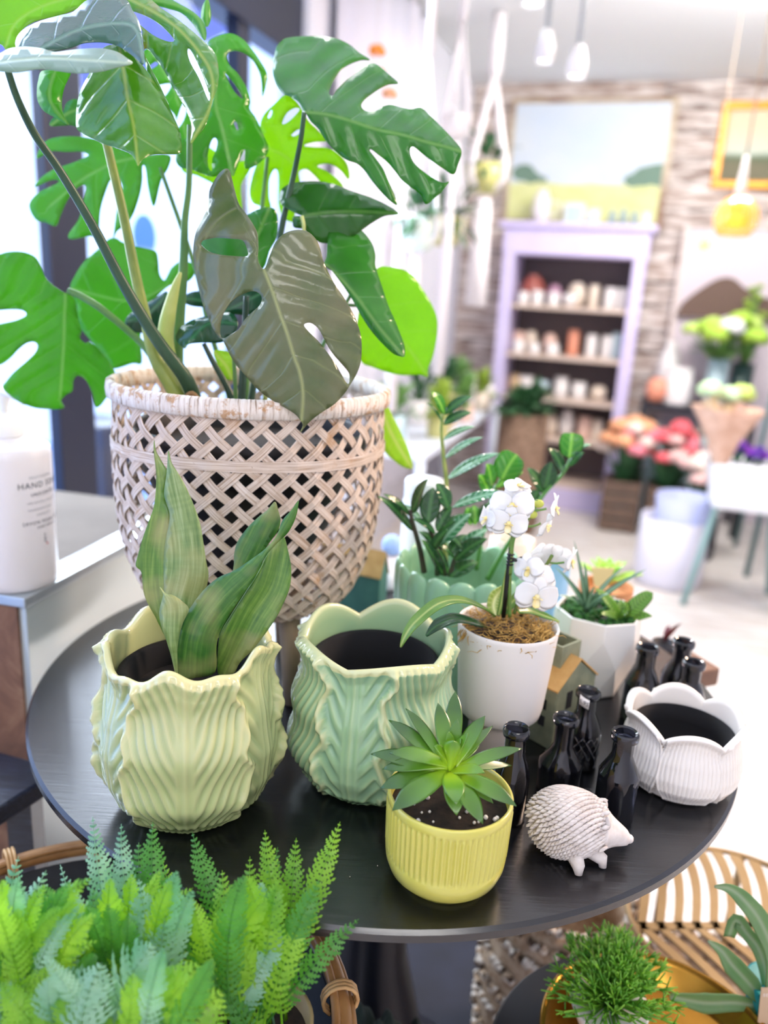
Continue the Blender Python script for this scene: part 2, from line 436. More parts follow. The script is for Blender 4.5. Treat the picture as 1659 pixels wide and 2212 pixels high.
# exterior seen through the glass
M_street = simple('street_ground', '#cfdcec', .9, '#b6c6dc', 2)
struct(mk('pavement_outside', [RW(-.2, 0, -.1), RW(-9, 0, -.1), RW(-9, 8, -.1), RW(-.2, 8, -.1)], [(0, 1, 2, 3)], M_street, smooth=False))
aw = B(); aw.v = [RW(-.15, 1.9, 2.35), RW(-.15, 3.35, 2.35), RW(-1.2, 3.2, 1.95), RW(-1.2, 1.9, 1.95)]; aw.v += [p + Vector((0, 0, .04)) for p in aw.v]
aw.f = [(0, 1, 2, 3), (7, 6, 5, 4), (0, 4, 5, 1), (1, 5, 6, 2), (2, 6, 7, 3), (3, 7, 4, 0)]
tag(mk('awning', aw.v, aw.f, simple('awning_canvas', '#8f8fc4', .8), origin=RW(-.15, 2.6, 2.35), smooth=False), 'lavender grey awning outside above the dark window frame', 'awning')
# round-cornered blue window sticker
c = WL(351, 512, .0); u = EB * -1
p = [];
for i in range(40):
    t = 2 * pi * i / 40; p.append(RW(-.052, 0, 0) + EB * (ab(c)[1] + .046 * cos(t)) + Vector((0, 0, c.z + .050 * sin(t))))
st_ = N('window_sticker_blue'); st_.set(rough=.5)
oc = st_.new('TexCoord'); sp = st_.new('SeparateXYZ'); st_.link(oc.outputs['Object'], sp.inputs[0])
st_.color(st_.ramp(st_.math('ADD', sp.outputs[2], .5), [(.462, '#a9c6ee'), (.475, '#3f7fd0')]))
sg = mk('window_sticker', p, [tuple(range(40))], st_.m, origin=c, smooth=False); sg.modifiers.new('thickness', 'SOLIDIFY').thickness = .002
tag(sg, 'blue oval sticker on the bright window pane behind the plant stems', 'sticker')
# black bin outside the glass, below the dark post
bb = B(); q = WL(224, 1060, -.35); rb(bb, ab(q)[0] - .08, ab(q)[0] + .08, ab(q)[1] - .09, ab(q)[1] + .09, -.1, ab(WL(224, 905, -.35))[2])
bin_ = bev(bb.mk('street_bin', M_dark, smooth=False, origin=RW(ab(q)[0], ab(q)[1], -.1)), .01); tag(bin_, 'dark square bin standing outside below the window post', 'bin')

# ------------------------------------------------------------------ lavender display cabinet against the plank wall
M_lav = simple('lavender_paint', '#dad0f2', .5, '#d2c7ee', 6)
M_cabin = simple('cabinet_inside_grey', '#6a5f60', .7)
M_shelf = simple('shelf_wood_pale', '#d9c5b6', .6)
ca0, ca1, cb0, cb1 = .33, 1.12, .03, .36
cab = thing('display_cabinet', 'tall lavender open display cabinet against the plank wall', 'cabinet', RW((ca0 + ca1) / 2, .2, 0))
def cp(n, *a, **k): return rbox(n, *a[:-1], a[-1], cab, **k)
cp('side_panel', ca0, ca0 + .07, cb0, cb1, 0, 1.50, M_lav, bv=.004)
cp('side_panel', ca1 - .07, ca1, cb0, cb1, 0, 1.50, M_lav, bv=.004)
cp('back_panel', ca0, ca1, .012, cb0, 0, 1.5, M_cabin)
cp('frieze', ca0 - .005, ca1 + .005, cb0, cb1 + .005, 1.46, 1.60, M_lav, bv=.004)
cp('cornice', ca0 - .035, ca1 + .035, .012, cb1 + .035, 1.60, 1.635, M_lav, bv=.01)
for z in (.15, .42, .655, .905, 1.185): cp('shelf', ca0 + .07, ca1 - .07, cb0, cb1 - .01, z - .022, z, M_shelf, bv=.003)
cp('plinth', ca0, ca1, cb0, cb1, 0, .13, M_lav, bv=.004)
# jars and small pots standing on the shelves
J = {'cup': [(0.02, 0), (.9, .0), (1, .1), (1, 1), (.9, 1), (.88, .15), (0.02, .12)],
     'vase': [(0.02, 0), (.55, 0), (.9, .25), (1, .5), (.8, .78), (.45, .92), (.55, 1), (.4, .98), (.02, .6)],
     'can': [(0.02, 0), (.97, 0), (1, .04), (1, .84), (.94, .86), (.96, .88), (.96, .98), (.9, 1), (.02, 1)],
     'bowl': [(0.02, 0), (.5, 0), (.85, .4), (1, 1), (.93, 1), (.75, .45), (.02, .12)],
     'ball': [(.02, 0), (.5, .0), (.88, .2), (1, .48), (.9, .75), (.55, .97), (.02, 1)]}
def lpot(name, kind, c, R, H, mat, parent=None, seg=24, **k):
    return B().lathe(c, [(r * R, z * H) for r, z in J[kind]], seg).mk(name, mat, parent, origin=None if parent else c, **k)
CM = {n: simple('glaze_' + n, c, .35, coat=.3) for n, c in dict(white='#f0ebe8', cream='#e9d9c6', blush='#e8c4b4', coral='#e89a7c', brick='#a6574a', mauve='#b98aa4', sky='#c4dbe2', sand='#cdb189', steel='#93a9ad', olive='#c6c27a').items()}
def cpx(px, z, b=.22):
    lo = RB(px, 700, b); return ab(lo)[0]
rows = [(1.185, .235, [(1143, 'vase', 'brick', .075, .17), (1190, 'vase', 'mauve', .05, .12), (1238, 'ball', 'cream', .055, .14), (1275, 'can', 'cream', .03, .13), (1310, 'can', 'white', .034, .12), (1348, 'can', 'white', .034, .12)], 'items on the top cabinet shelf', .17),
        (1.185, 0, [(1125, 'cup', 'white', .032, .07), (1155, 'cup', 'white', .032, .08), (1190, 'cup', 'white', .033, .075), (1225, 'bowl', 'white', .042, .07)], 'white cups along the front of the top cabinet shelf', .29),
        (.905, 0, [(1118, 'cup', 'blush', .035, .12), (1150, 'ball', 'cream', .04, .13), (1192, 'ball', 'blush', .045, .12), (1243, 'can', 'coral', .034, .15), (1283, 'can', 'white', .034, .13), (1318, 'can', 'white', .036, .13), (1352, 'can', 'sky', .03, .15)], 'items on the middle cabinet shelf', .17),
        (.905, 0, [(1125, 'cup', 'white', .035, .07), (1160, 'cup', 'white', .032, .06), (1200, 'cup', 'white', .036, .065)], 'white cups along the front of the middle cabinet shelf', .29),
        (.655, 0, [(1115, 'ball', 'sand', .045, .12), (1150, 'bowl', 'white', .045, .11), (1187, 'bowl', 'sky', .04, .09), (1228, 'cup', 'white', .042, .12), (1268, 'cup', 'white', .042, .10), (1312, 'ball', 'cream', .05, .09)], 'items on the lower cabinet shelf', .2),
        (.42, 0, [(1180, 'vase', 'blush', .05, .15), (1215, 'ball', 'cream', .045, .12), (1250, 'vase', 'white', .045, .16), (1290, 'can', 'blush', .04, .13), (1320, 'can', 'cream', .035, .12)], 'items on the lowest visible cabinet shelf', .2)]
WD = {'vase': 'vase', 'ball': 'round jar', 'can': 'canister', 'cup': 'cup', 'bowl': 'bowl'}
CW = {'brick': 'brick red', 'mauve': 'mauve', 'cream': 'cream', 'white': 'white', 'blush': 'blush pink', 'coral': 'coral', 'sky': 'pale blue', 'sand': 'sand brown'}
SH = {1.185: 'top', .905: 'middle', .655: 'lower', .42: 'lowest'}
for z, _, items, grp, bb_ in rows:
    seen = {}
    for i, (px, kind, m, R, H) in enumerate(items):
        a = min(max(cpx(px, z, bb_), ca0 + .075 + R), ca1 - .075 - R)
        o = lpot({'vase': 'vase', 'ball': 'round_jar', 'can': 'canister', 'cup': 'cup', 'bowl': 'bowl'}[kind], kind, RW(a, bb_ if z != 1.185 or bb_ > .2 else bb_, z), R, H, CM[m])
        pos = 'leftmost' if i == 0 else ('rightmost' if i == len(items) - 1 else '%s from the left' % ['', 'second', 'third', 'fourth', 'fifth', 'sixth', 'seventh'][i])
        row = ('front row' if bb_ > .25 else 'back row') if z > .8 else 'row'
        tag(o, '%s %s, %s, %s on the %s cabinet shelf' % (CW[m], WD[kind], pos, row, SH[z]), WD[kind].split()[-1], grp)
# things on top of the cabinet
o = lpot('pitcher', 'vase', RW(.50, .2, 1.635), .055, .19, CM['white']); tag(o, 'tall white pitcher standing on top of the lavender cabinet', 'pitcher', None)
hb = B(); hb.tube(spline([RW(.55, .2, 1.76), RW(.60, .2, 1.75), RW(.59, .2, 1.69), RW(.55, .2, 1.68)], 4), .006, 6); hb.mk('handle', CM['white'], o)
for i, (a, w, h, l) in enumerate(((.68, .12, .13, 'larger'), (.79, .07, .10, 'narrow'))):
    t = thing('picture_frame', '%s white picture frame leaning on top of the lavender cabinet' % l, 'picture frame', RW(a, .12, 1.635))
    fb = B(); rb(fb, a - w / 2, a + w / 2, .115, .13, 1.635, 1.635 + h); bev(fb.mk('frame', CM['white'], t, smooth=False), .003)
    rbox('print', a - w / 2 + .015, a + w / 2 - .015, .13, .132, 1.65, 1.635 + h - .015, CM['sky'], t)
for i, a in enumerate((.90, .96, 1.02)):
    o = lpot('small_bottle', 'vase', RW(a, .2, 1.635), .02, .09 + .01 * (i % 2), CM['steel']); tag(o, '%s small grey bottle on the right of the cabinet top' % ('left', 'middle', 'right')[i], 'bottle', 'grey bottles on top of the cabinet')
o = lpot('candle_jar', 'can', RW(1.085, .2, 1.635), .022, .08, CM['white']); tag(o, 'white candle jar at the right end of the cabinet top', 'candle')

# ------------------------------------------------------------------ pictures on the plank wall
pm = N('landscape_painting'); pm.set(rough=.6); uv = pm.new('UVMap'); sp = pm.new('SeparateXYZ'); pm.link(uv.outputs[0], sp.inputs[0])
U_, V_ = sp.outputs[0], sp.outputs[1]
sky = pm.mix(pm.noise(2.2, 3, uv.outputs[0]), '#bcd2f0', '#e4e6dc'); fld = pm.mix(pm.noise(9, 3, uv.outputs[0]), '#cfd680', '#e6e7b4')
wob = pm.math('ADD', V_, pm.math('MULTIPLY', pm.math('SUBTRACT', pm.noise(5, 3, uv.outputs[0]), .5), .06))
base = pm.mix(pm.ramp(wob, [(.315, (1, 1, 1, 1)), (.335, (0, 0, 0, 1))]), sky, fld)
def blob(cx, cy, r, sy=1.1):
    d = pm.math('SQRT', pm.math('ADD', pm.math('POWER', pm.math('SUBTRACT', U_, cx), 2), pm.math('POWER', pm.math('MULTIPLY', pm.math('SUBTRACT', wob, cy), sy), 2)))
    return pm.math('LESS_THAN', d, r)
for cx, cy, r in ((.09, .41, .08), (.15, .37, .06), (.22, .35, .035), (.82, .36, .06), (.90, .39, .09), (.98, .41, .11)): base = pm.mix(blob(cx, cy, r), base, '#6d8a78')
pm.color(base)
t = thing('landscape_painting', 'large framed landscape painting of trees and a yellow field above the cabinet', 'painting', RW(.72, .03, 1.64))
A0, A1, Z0, Z1_ = .245, 1.17, 1.642, 2.335
rbox('frame', A0, A1, .01, .045, Z0, Z1_, simple('painting_frame', '#d9cbb0', .5, '#8c6a52', 3), t, bv=.004)
P = [RW(A0 + .03, .047, Z0 + .03), RW(A1 - .035, .047, Z0 + .03), RW(A1 - .035, .047, Z1_ - .03), RW(A0 + .03, .047, Z1_ - .03)]
mk('canvas', P, [(0, 1, 2, 3)], pm.m, t, smooth=False, uv=[(0, 0), (1, 0), (1, 1), (0, 1)])
g = thing('framed_picture', 'gold framed landscape picture on the plank wall, cut by the right edge', 'picture', RW(1.7, .03, 1.88))
M_gold = simple('gold_frame', '#e29a22', .35, '#c77f12', 8, metal=.3)
fb = B()
for a0, a1, z0, z1 in ((1.40, 2.05, 2.27, 2.31), (1.40, 2.05, 1.87, 1.91), (1.40, 1.44, 1.91, 2.27), (2.01, 2.05, 1.91, 2.27)): rb(fb, a0, a1, .005, .04, z0, z1)
bev(fb.mk('frame', M_gold, g, smooth=False), .006)
gp = N('pasture_picture'); uv = gp.new('UVMap'); sp = gp.new('SeparateXYZ'); gp.link(uv.outputs[0], sp.inputs[0]); gp.set(rough=.7)
gp.color(gp.ramp(gp.math('ADD', sp.outputs[1], gp.math('MULTIPLY', gp.noise(6, 3, uv.outputs[0]), .1)), [(.30, '#77735a'), (.38, '#5f6f52'), (.46, '#c9d2c0'), (.8, '#e9d5b4')]))
mk('canvas', [RW(1.44, .02, 1.91), RW(2.01, .02, 1.91), RW(2.01, .02, 2.27), RW(1.44, .02, 2.27)], [(0, 1, 2, 3)], gp.m, g, smooth=False, uv=[(0, 0), (1, 0), (1, 1), (0, 1)])
hb_ = thing('headboard', 'tall pale lilac panel leaning on the plank wall under the gold frame', 'panel', RW(1.65, .1, 0))
M_panel = simple('pale_lilac_panel', '#ddd0d6', .7)
rbox('board', 1.32, 2.4, .03, .07, .0, 1.65, M_panel, hb_, bv=.008)
rbox('edge_rail', 1.295, 1.325, .03, .085, .0, 1.67, simple('rail_pale', '#e5d6cf', .6), hb_, bv=.004)
ch = B(); pc = RB(1560, 625, .11)
ap = [Vector((x, z, 0)) for x, z in ((-.22, -.16), (-.20, -.09), (-.12, -.01), (-.03, .055), (.05, .06), (.14, .0), (.30, -.045), (.62, -.06), (.64, -.16))]
ap = spline(ap, 4); fr_ = [pc + EA * q.x + Vector((0, 0, q.y)) for q in ap]; bk_ = [q - EB * .03 for q in fr_]; na = len(ap)
ch.add(fr_ + bk_, [tuple(range(na)), tuple(range(na, 2 * na))[::-1]] + [(i, na + i, na + (i + 1) % na, (i + 1) % na) for i in range(na)])
tag(ch.mk('carved_arch', simple('brown_wood_arch', '#6b5347', .6), smooth=False, origin=pc), 'brown carved wooden arch fixed on the pale lilac panel', 'wall ornament')

# ------------------------------------------------------------------ lamps
M_amber = N('amber_glass'); M_amber.color('#ffa53a'); M_amber.set(rough=.15, trans=.3, es=.7); M_amber.b.inputs['Emission Color'].default_value = hexc('#ff9020')
M_cord = simple('lamp_cord', '#b9a48c', .7); M_bulb = emis('bulb_glow', '#fff3d8', 6)
c = D(1590, 472, 2.9); pl = thing('pendant_lamp', 'amber glass pendant lamp glowing in front of the pale panel', 'lamp', c)
R = sz(c, 47)
B().lathe(c, [(.25 * R, .98 * R), (.55 * R, .85 * R), (.9 * R, .45 * R), (R, 0), (.92 * R, -.4 * R), (.7 * R, -.75 * R), (.66 * R, -.73 * R), (.88 * R, -.38 * R), (.96 * R, 0), (.86 * R, .43 * R), (.5 * R, .82 * R)], 32, close=False).mk('lamp_shade', M_amber.m, pl)
t1 = D(1600, 335, 2.9); B().tube([c + Vector((0, 0, .9 * R)), c + Vector((0, 0, 1.5 * R)), (c.x, c.y, t1.z)], [.3 * R, .22 * R, .1 * R], 12).mk('neck', simple('white_glass_neck', '#efe2d8', .3), pl)
B().tube([(c.x, c.y, t1.z), (c.x, c.y, 2.41)], .004, 6).mk('cord', M_cord, pl)
B().lathe((c.x, c.y, 2.38), [(.002, 0), (.045, .005), (.05, .04)], 20).mk('canopy', simple('canopy_grey', '#8d8d88', .5), pl)
B().ball(c + Vector((0, 0, -.1 * R)), .32 * R).mk('bulb', M_bulb, pl)
c = D(1522, 529, 3.6); sb = thing('fairy_bulb', 'small warm round bulb glowing beside the pendant lamp', 'lamp', c)
B().ball(c, sz(c, 11)).mk('bulb', emis('small_bulb_glow', '#ffc84a', 3), sb); B().tube([c, (c.x, c.y, 2.41)], .0012, 5).mk('cord', M_cord, sb)
M_spot = emis('spot_lens', '#eaf6ff', 5)
for i, (px, py, l, s) in enumerate(((1175, 135, 'round white ceiling spotlight left of the track stem', 20), (1243, 168, 'white ceiling spotlight tilted right, lowest on the track', 22), (1150, 12, 'bright ceiling spotlight cut by the top edge', 24), (1290, -40, 'ceiling spotlight on the near track', 20))):
    if i == 3: continue
    c = D(px, py, 3.1); R = sz(c, s); t = thing('spotlight', l, 'spotlight', c, None)
    B().lathe(c, [(.01, .10), (.6 * R, .10), (.95 * R, .05), (R, 0), (.93 * R, 0), (.9 * R, .02)], 20, close=False).mk('housing', CM['white'], t)
    B().lathe(c + Vector((0, 0, .008)), [(.001, 0), (.92 * R, .004)], 20, close=False).mk('lens', M_spot, t)
    B().tube([c + Vector((0, 0, .1)), (c.x, c.y, 2.40)], .008, 8).mk('stem', simple('stem_grey', '#9aa0a4', .4), t)
tr_ = B(); p0 = D(1150, 10, 3.1); p1 = D(1243, 168, 3.1); tr_.box(((p0.x + p1.x) / 2, 3.1, 2.41), (.5, .03, .03)); tag(tr_.mk('ceiling_track', CM['white'], smooth=False, origin=((p0.x + p1.x) / 2, 3.1, 2.41)), 'short white lighting track on the ceiling holding the spotlights', 'track')

# ------------------------------------------------------------------ background furniture and flowers
def legs4(c, hx, hy, z1, r, mat, par, spread=.0):
    for sx in (-1, 1):
        for sy in (-1, 1):
            B().tube([c + EA * (sx * hx) + EB * (sy * hy) + Vector((0, 0, z1)), c + EA * (sx * (hx + spread)) + EB * (sy * (hy + spread))], r, 8).mk('leg', mat, par)
def table(name, label, a0, a1, b0, b1, z, mt, ml=None, r=.02):
    c = RW((a0 + a1) / 2, (b0 + b1) / 2); t = thing(name, label, 'table', c)
    rbox('tabletop', a0, a1, b0, b1, z - .03, z, mt, t, bv=.004); legs4(c, (a1 - a0) / 2 - r, (b1 - b0) / 2 - r, z - .03, r, ml or mt, t); return t
M_black = simple('black_wood_table', '#171a26', .5)
M_teal = simple('teal_metal', '#86a9a8', .45); M_teald = simple('dark_teal_metal', '#5d7c7e', .45)
def bloom(b, c, r, k=9):
    """a full flower head of overlapping petals"""
    for i in range(k):
        t = i * 2.4; ph = .2 + 1.1 * i / k; d = Vector((cos(t) * cos(ph), sin(t) * cos(ph), sin(ph)))
        b.ball(Vector(c) + d * r * .55, r * .55, 8, 6, (1, 1, .8))
def bouquet(name, label, c, R, H, cols, n, fr, mat_leaf, group=None, pot=None, potmat=None, potR=.08, potH=.2, potkind='cup', cat='flowers', seed=1):
    rnd = random.Random(seed); t = thing(name, label, cat, c, group); base = Vector(c)
    if pot: lpot(pot, potkind, base, potR, potH, potmat, t); top = base + Vector((0, 0, potH))
    else: top = base
    lb = B(); sb_ = B()
    for i in range(n):
        a = 2.4 * i + rnd.random() * .5; rr = R * sqrt((i + .5) / n); h = H * (1 - .45 * (rr / R) ** 2) * rnd.uniform(.8, 1.05)
        p = top + Vector((rr * cos(a), rr * sin(a), h)); q = top + Vector((rr * .2 * cos(a), rr * .2 * sin(a), -.03))
        sb_.tube([q, (p + q) / 2 + Vector((0, 0, .02)), p], .004, 5)
        fb = B(); bloom(fb, p, fr * rnd.uniform(.8, 1.15)); fb.mk('flower', cols[i % len(cols)], t)
    for i in range(n * 2):
        a = rnd.random() * 6.28; rr = R * rnd.uniform(.4, 1.1); p = top + Vector((rr * cos(a), rr * sin(a), H * rnd.uniform(.1, .7)))
        blade(top + Vector((rr * .2 * cos(a), rr * .2 * sin(a), 0)), p, .05, (0, 0, .02), 6, 'ovate', b=lb)
    sb_.mk('stems', mat_leaf, t); lb.mk('foliage', mat_leaf, t); return t
def bush(name, label, c, R, H, n, mat, pot=None, potmat=None, potR=.07, potH=.12, lw=.045, group=None, seed=3, droop=0, potkind='cup'):
    rnd = random.Random(seed); t = thing(name, label, 'plant', c, group); base = Vector(c)
    if pot: lpot(pot, potkind, base, potR, potH, potmat, t)
    top = base + Vector((0, 0, potH if pot else 0)); lb = B()
    for i in range(n):
        a = rnd.random() * 6.28; e = rnd.uniform(-.2 - droop, 1.3); L_ = rnd.uniform(.55, 1)
        p = top + Vector((R * L_ * cos(a) * cos(e), R * L_ * sin(a) * cos(e), H * L_ * sin(e)))
        m_ = top + (p - top) * rnd.uniform(.25, .6); blade(m_, p, lw * rnd.uniform(.7, 1.2), (0, 0, R * .12), 5, 'ovate', b=lb, seg=4)
        lb.tube([top - Vector((0, 0, .02)), m_], .0025, 4)
    lb.mk('foliage', mat, t); return t
F_ = {n: simple('petal_' + n, c, .8) for n, c in dict(pink='#f2919f', rose='#ee6a72', peach='#f2b184', cream='#f5e4d6', lime='#a9cf4a', lime2='#c3dd74', purple='#7a2fa8', violet='#5a2f9c', white='#f3f3ef', red='#e04438', blush='#f0c4bd', mauve='#c6a9b4').items()}
ML_bg = simple('leaf_background', '#4d7d3c', .5, '#7fae55', 12); ML_bgd = simple('leaf_background_dark', '#2e5a34', .5, '#3f7045', 12); ML_bgy = simple('leaf_background_lime', '#a4bf3e', .5, '#8aa93a', 12)
# black side table with white pitchers, green hydrangeas
zt = .70; table('side_table', 'black wooden table right of the lavender cabinet carrying pitchers and vases', 1.20, 1.80, .12, .50, zt, M_black)
rbox('shelf_box', 1, 1, 1, 1, 0, 0, M_black) if False else None
def onb(px, b): return ab(RB(px, 800, b))[0]
A = onb
o = lpot('pitcher', 'vase', RW(1.32, .24, zt), .065, .33, CM['white']); tag(o, 'tall white pitcher at the back of the black table', 'pitcher')
o = lpot('pitcher', 'can', RW(1.38, .41, zt), .07, .20, CM['white']); tag(o, 'wide white canister at the front of the black table', 'canister')
o = lpot('flower_pot', 'ball', RW(1.27, .42, zt), .06, .14, CM['coral']); tag(o, 'coral pink round pot at the left end of the black table', 'pot')
bouquet('hydrangea_vase', 'lime green and white hydrangeas in a pale glass vase on the black table', RW(1.57, .37, zt), .20, .22, [F_['lime'], F_['lime2'], F_['lime'], F_['white']], 13, .062, ML_bg, pot='vase', potmat=simple('pale_glass_blue', '#b4cdd4', .2), potR=.055, potH=.26, seed=4)
bouquet('tall_greens_vase', 'sprays of olive green stems in a dark green vase behind the hydrangeas', RW(1.71, .24, zt), .07, .42, [ML_bgy], 12, .02, ML_bg, pot='vase', potmat=simple('dark_green_vase', '#33504c', .3), potR=.06, potH=.24, cat='plant', seed=5)
# pale blue drawers below the black table
dr = thing('storage_box', 'pale blue painted wooden box under the black table', 'box', RW(1.42, .30, 0))
rbox('box_body', 1.26, 1.62, .16, .44, 0, .50, simple('pale_blue_paint', '#bcd3dc', .6), dr, bv=.006)
rbox('box_lid', 1.25, 1.63, .15, .45, .50, .53, simple('pale_blue_lid', '#d6e2e2', .6), dr, bv=.004)
for i, (dx, m, w) in enumerate(((-.12, 'white', 'white'), (.0, 'blush', 'blush pink'), (.1, 'cream', 'cream'))):
    o = lpot('small_cup', 'cup', RW(1.42 + dx, .36, .53), .03, .05, CM[m]); tag(o, '%s small cup on the pale blue box' % w, 'cup')
# flower buckets in brown crates
M_crate = brick('crate_slats', '#7d6656', '#6b5648', '#3d3029', .6, .06)
M_crate2 = simple('crate_wood', '#7a6353', .7, '#5d4a3e', 25, stretch=(1, 1, 8))
for i, (px, py, w, h, l, cols, s) in enumerate(((1330, 1150, .20, .30, 'left', ['peach', 'peach', 'cream', 'pink'], 11), (1425, 1168, .20, .30, 'right', ['rose', 'pink', 'rose', 'blush'], 12))):
    p = G(px, py, 0); a_, b_, _z = ab(p); cc = RW(a_, b_ - w / 2, 0)
    t = thing('crate', 'brown slatted wooden crate holding flowers, %s of the pair' % l, 'crate', cc, None)
    for k in range(4):
        z0 = .01 + k * .072
        fb = B(); rb(fb, a_ - w / 2, a_ + w / 2, b_ - .012, b_, z0, z0 + .062); rb(fb, a_ - w / 2, a_ + w / 2, b_ - w, b_ - w + .012, z0, z0 + .062)
        rb(fb, a_ - w / 2, a_ - w / 2 + .012, b_ - w + .012, b_ - .012, z0, z0 + .062); rb(fb, a_ + w / 2 - .012, a_ + w / 2, b_ - w + .012, b_ - .012, z0, z0 + .062)
        fb.mk('slat_course', M_crate2, t, smooth=False)
    rbox('crate_bottom', a_ - w / 2 + .012, a_ + w / 2 - .012, b_ - w + .012, b_ - .012, 0, .012, M_crate2, t)
    fc = RW(a_, b_ - w / 2, .012)
    bouquet('rose_bunch', ('peach and cream' if i == 0 else 'coral and bright pink') + ' roses standing in the %s brown crate' % l, fc, .135, .36, [F_[q] for q in cols], 16, .055, ML_bgd, pot='bucket', potmat=CM['steel'], potR=.08, potH=.24, seed=s)
p = G(1510, 1215, 0); a_, b_, _z = ab(p)
bouquet('rose_bunch', 'blush and cream roses in a bucket behind the stacked white pots', RW(a_ - .02, b_ - .10, 0), .11, .34, [F_['blush'], F_['cream'], F_['mauve']], 13, .05, ML_bgd, pot='bucket', potmat=M_black, potR=.09, potH=.22, seed=14)
# stacked white planters on the floor
p = G(1462, 1282, 0)
R = .15
t = lpot('planter', 'cup', Vector((p.x, p.y + R, 0)), R, .31, simple('white_planter_clay', '#dad8e4', .6), seg=40); tag(t, 'large white cylindrical planter standing on the floor', 'planter')
t = lpot('planter', 'bowl', Vector((p.x + .03, p.y + R, .05)), R * .86, .36, simple('lavender_planter_clay', '#b9c0e6', .6), seg=40); tag(t, 'pale lavender bowl planter nested in the large white planter', 'planter')
# white trough planters on teal legs
fc = G(1580, 1330, 0); pa, pb, _z = ab(fc)
for i, (da, l) in enumerate(((-.10, 'left'), (.34, 'right'))):
    cc = RW(pa + da + .10, pb - .2, 0); t = thing('planter_stand', 'white tapered planter with purple flowers on teal legs, %s of the two' % l, 'planter', cc)
    bx = B(); w0, w1 = .14, .18; z0, z1 = .42, .62
    vv = [cc + EA * (sx * w) + EB * (sy * w * .8) + Vector((0, 0, z)) for z, w in ((z0, w0), (z1, w1)) for sx, sy in ((-1, -1), (1, -1), (1, 1), (-1, 1))]
    bx.add(vv, [(3, 2, 1, 0), (0, 1, 5, 4), (1, 2, 6, 5), (2, 3, 7, 6), (3, 0, 4, 7), (4, 5, 6, 7)]); bev(bx.mk('trough', simple('white_trough', '#eef1f6', .4), t, smooth=False), .02, 3)
    for sx in (-1, 1):
        for sy in (-1, 1): B().tube([cc + EA * sx * .12 + EB * sy * .09 + Vector((0, 0, z0 + .01)), cc + EA * sx * .19 + EB * sy * .16], .014, 8).mk('leg', M_teal, t)
    fb = B(); rnd = random.Random(i)
    lf = B()
    for k in range(26):
        q = cc + EA * rnd.uniform(-.16, .16) + EB * rnd.uniform(-.12, .12) + Vector((0, 0, z1 + rnd.uniform(.02, .07)))
        fb = B(); bloom(fb, q, .026, 5); fb.mk('flower', F_['purple'] if k % 3 else F_['violet'], t)
        blade(q - Vector((0, 0, .07)), q + Vector((rnd.uniform(-.05, .05), rnd.uniform(-.05, .05), 0)), .04, (0, 0, .01), 4, b=lf)
    lf.mk('foliage', ML_bgd, t)
# kraft wrapped bouquet
cc = D(1555, 1000, 3.0); t = thing('wrapped_bouquet', 'cone of pink net wrap holding sand coloured stems with pale green heads', 'bouquet', Vector((cc.x, cc.y, cc.z)))
tp = D(1555, 880, 3.0); hh = tp.z - cc.z; Rw = sz(tp, 72)
nw = simple('net_wrap', '#dcb9a4', .8, '#c79f88', 30)
B().lathe(cc, [(.03, 0), (Rw * .45, hh * .4), (Rw * .8, hh * .8), (Rw, hh), (Rw * .95, hh), (Rw * .4, hh * .4)], 32, rf=lambda a, j, r, z: r * (1 + .12 * sin(5 * a) * z / max(hh, .01)), close=False).mk('wrap', nw, t)
for px, py, m in ((1532, 860, 'sand'), (1575, 872, 'sand'), (1600, 868, 'blush')):
    q = D(px, py, 3.0); B().tube([cc + Vector((0, 0, .1)), q], [.012, .028], 10).mk('paper_stem', CM[m], t)
    fb = B(); bloom(fb, q + Vector((0, 0, .02)), .05, 7); fb.mk('flower', simple('pale_green_head', '#c8e6b4', .7) if m != 'blush' else F_['lime2'], t)
st = thing('flower_stand', 'tiered teal metal stand at the right edge carrying pale pots', 'stand', RW(2.12, .9, 0))
sc_ = RW(2.12, .9, 0)
legs4(sc_, .28, .2, 1.22, .014, M_teald, st, .06)
for z in (.42, .80, 1.20): rbox('stand_shelf', 1.86, 2.40, .68, 1.10, z, z + .018, M_teal, st, bv=.003)
o = lpot('mint_pot', 'ball', RW(1.93, .95, 1.218), .07, .15, simple('mint_glaze', '#d4e8dc', .35)); tag(o, 'pale mint round pot on the top of the teal stand', 'pot')
o = lpot('cream_pot', 'ball', RW(2.08, .9, 1.218), .07, .17, CM['sand']); tag(o, 'sand coloured round pot beside the mint pot on the teal stand', 'pot')
bush('trailing_plant', 'small dark green plant above the cream pots at the right edge', RW(2.02, .76, 1.218), .10, .12, 40, ML_bgd, pot='flower_pot', potmat=CM['cream'], potR=.05, potH=.09)
rbox('x', 0, 0, 0, 0, 0, 0, M_black) if False else None
o = lpot('blue_bowl', 'bowl', RW(2.04, .95, .818), .12, .10, simple('blue_bowl_glaze', '#aab4e0', .4)); tag(o, 'lavender blue bowl on the middle tier of the teal stand', 'bowl')
bouquet('red_flower', 'red flower head on a stem standing at the teal stand', RW(1.91, 1.0, .818), .04, .16, [F_['red']], 3, .04, ML_bgd, pot='vase', potmat=M_black, potR=.03, potH=.1, seed=9)
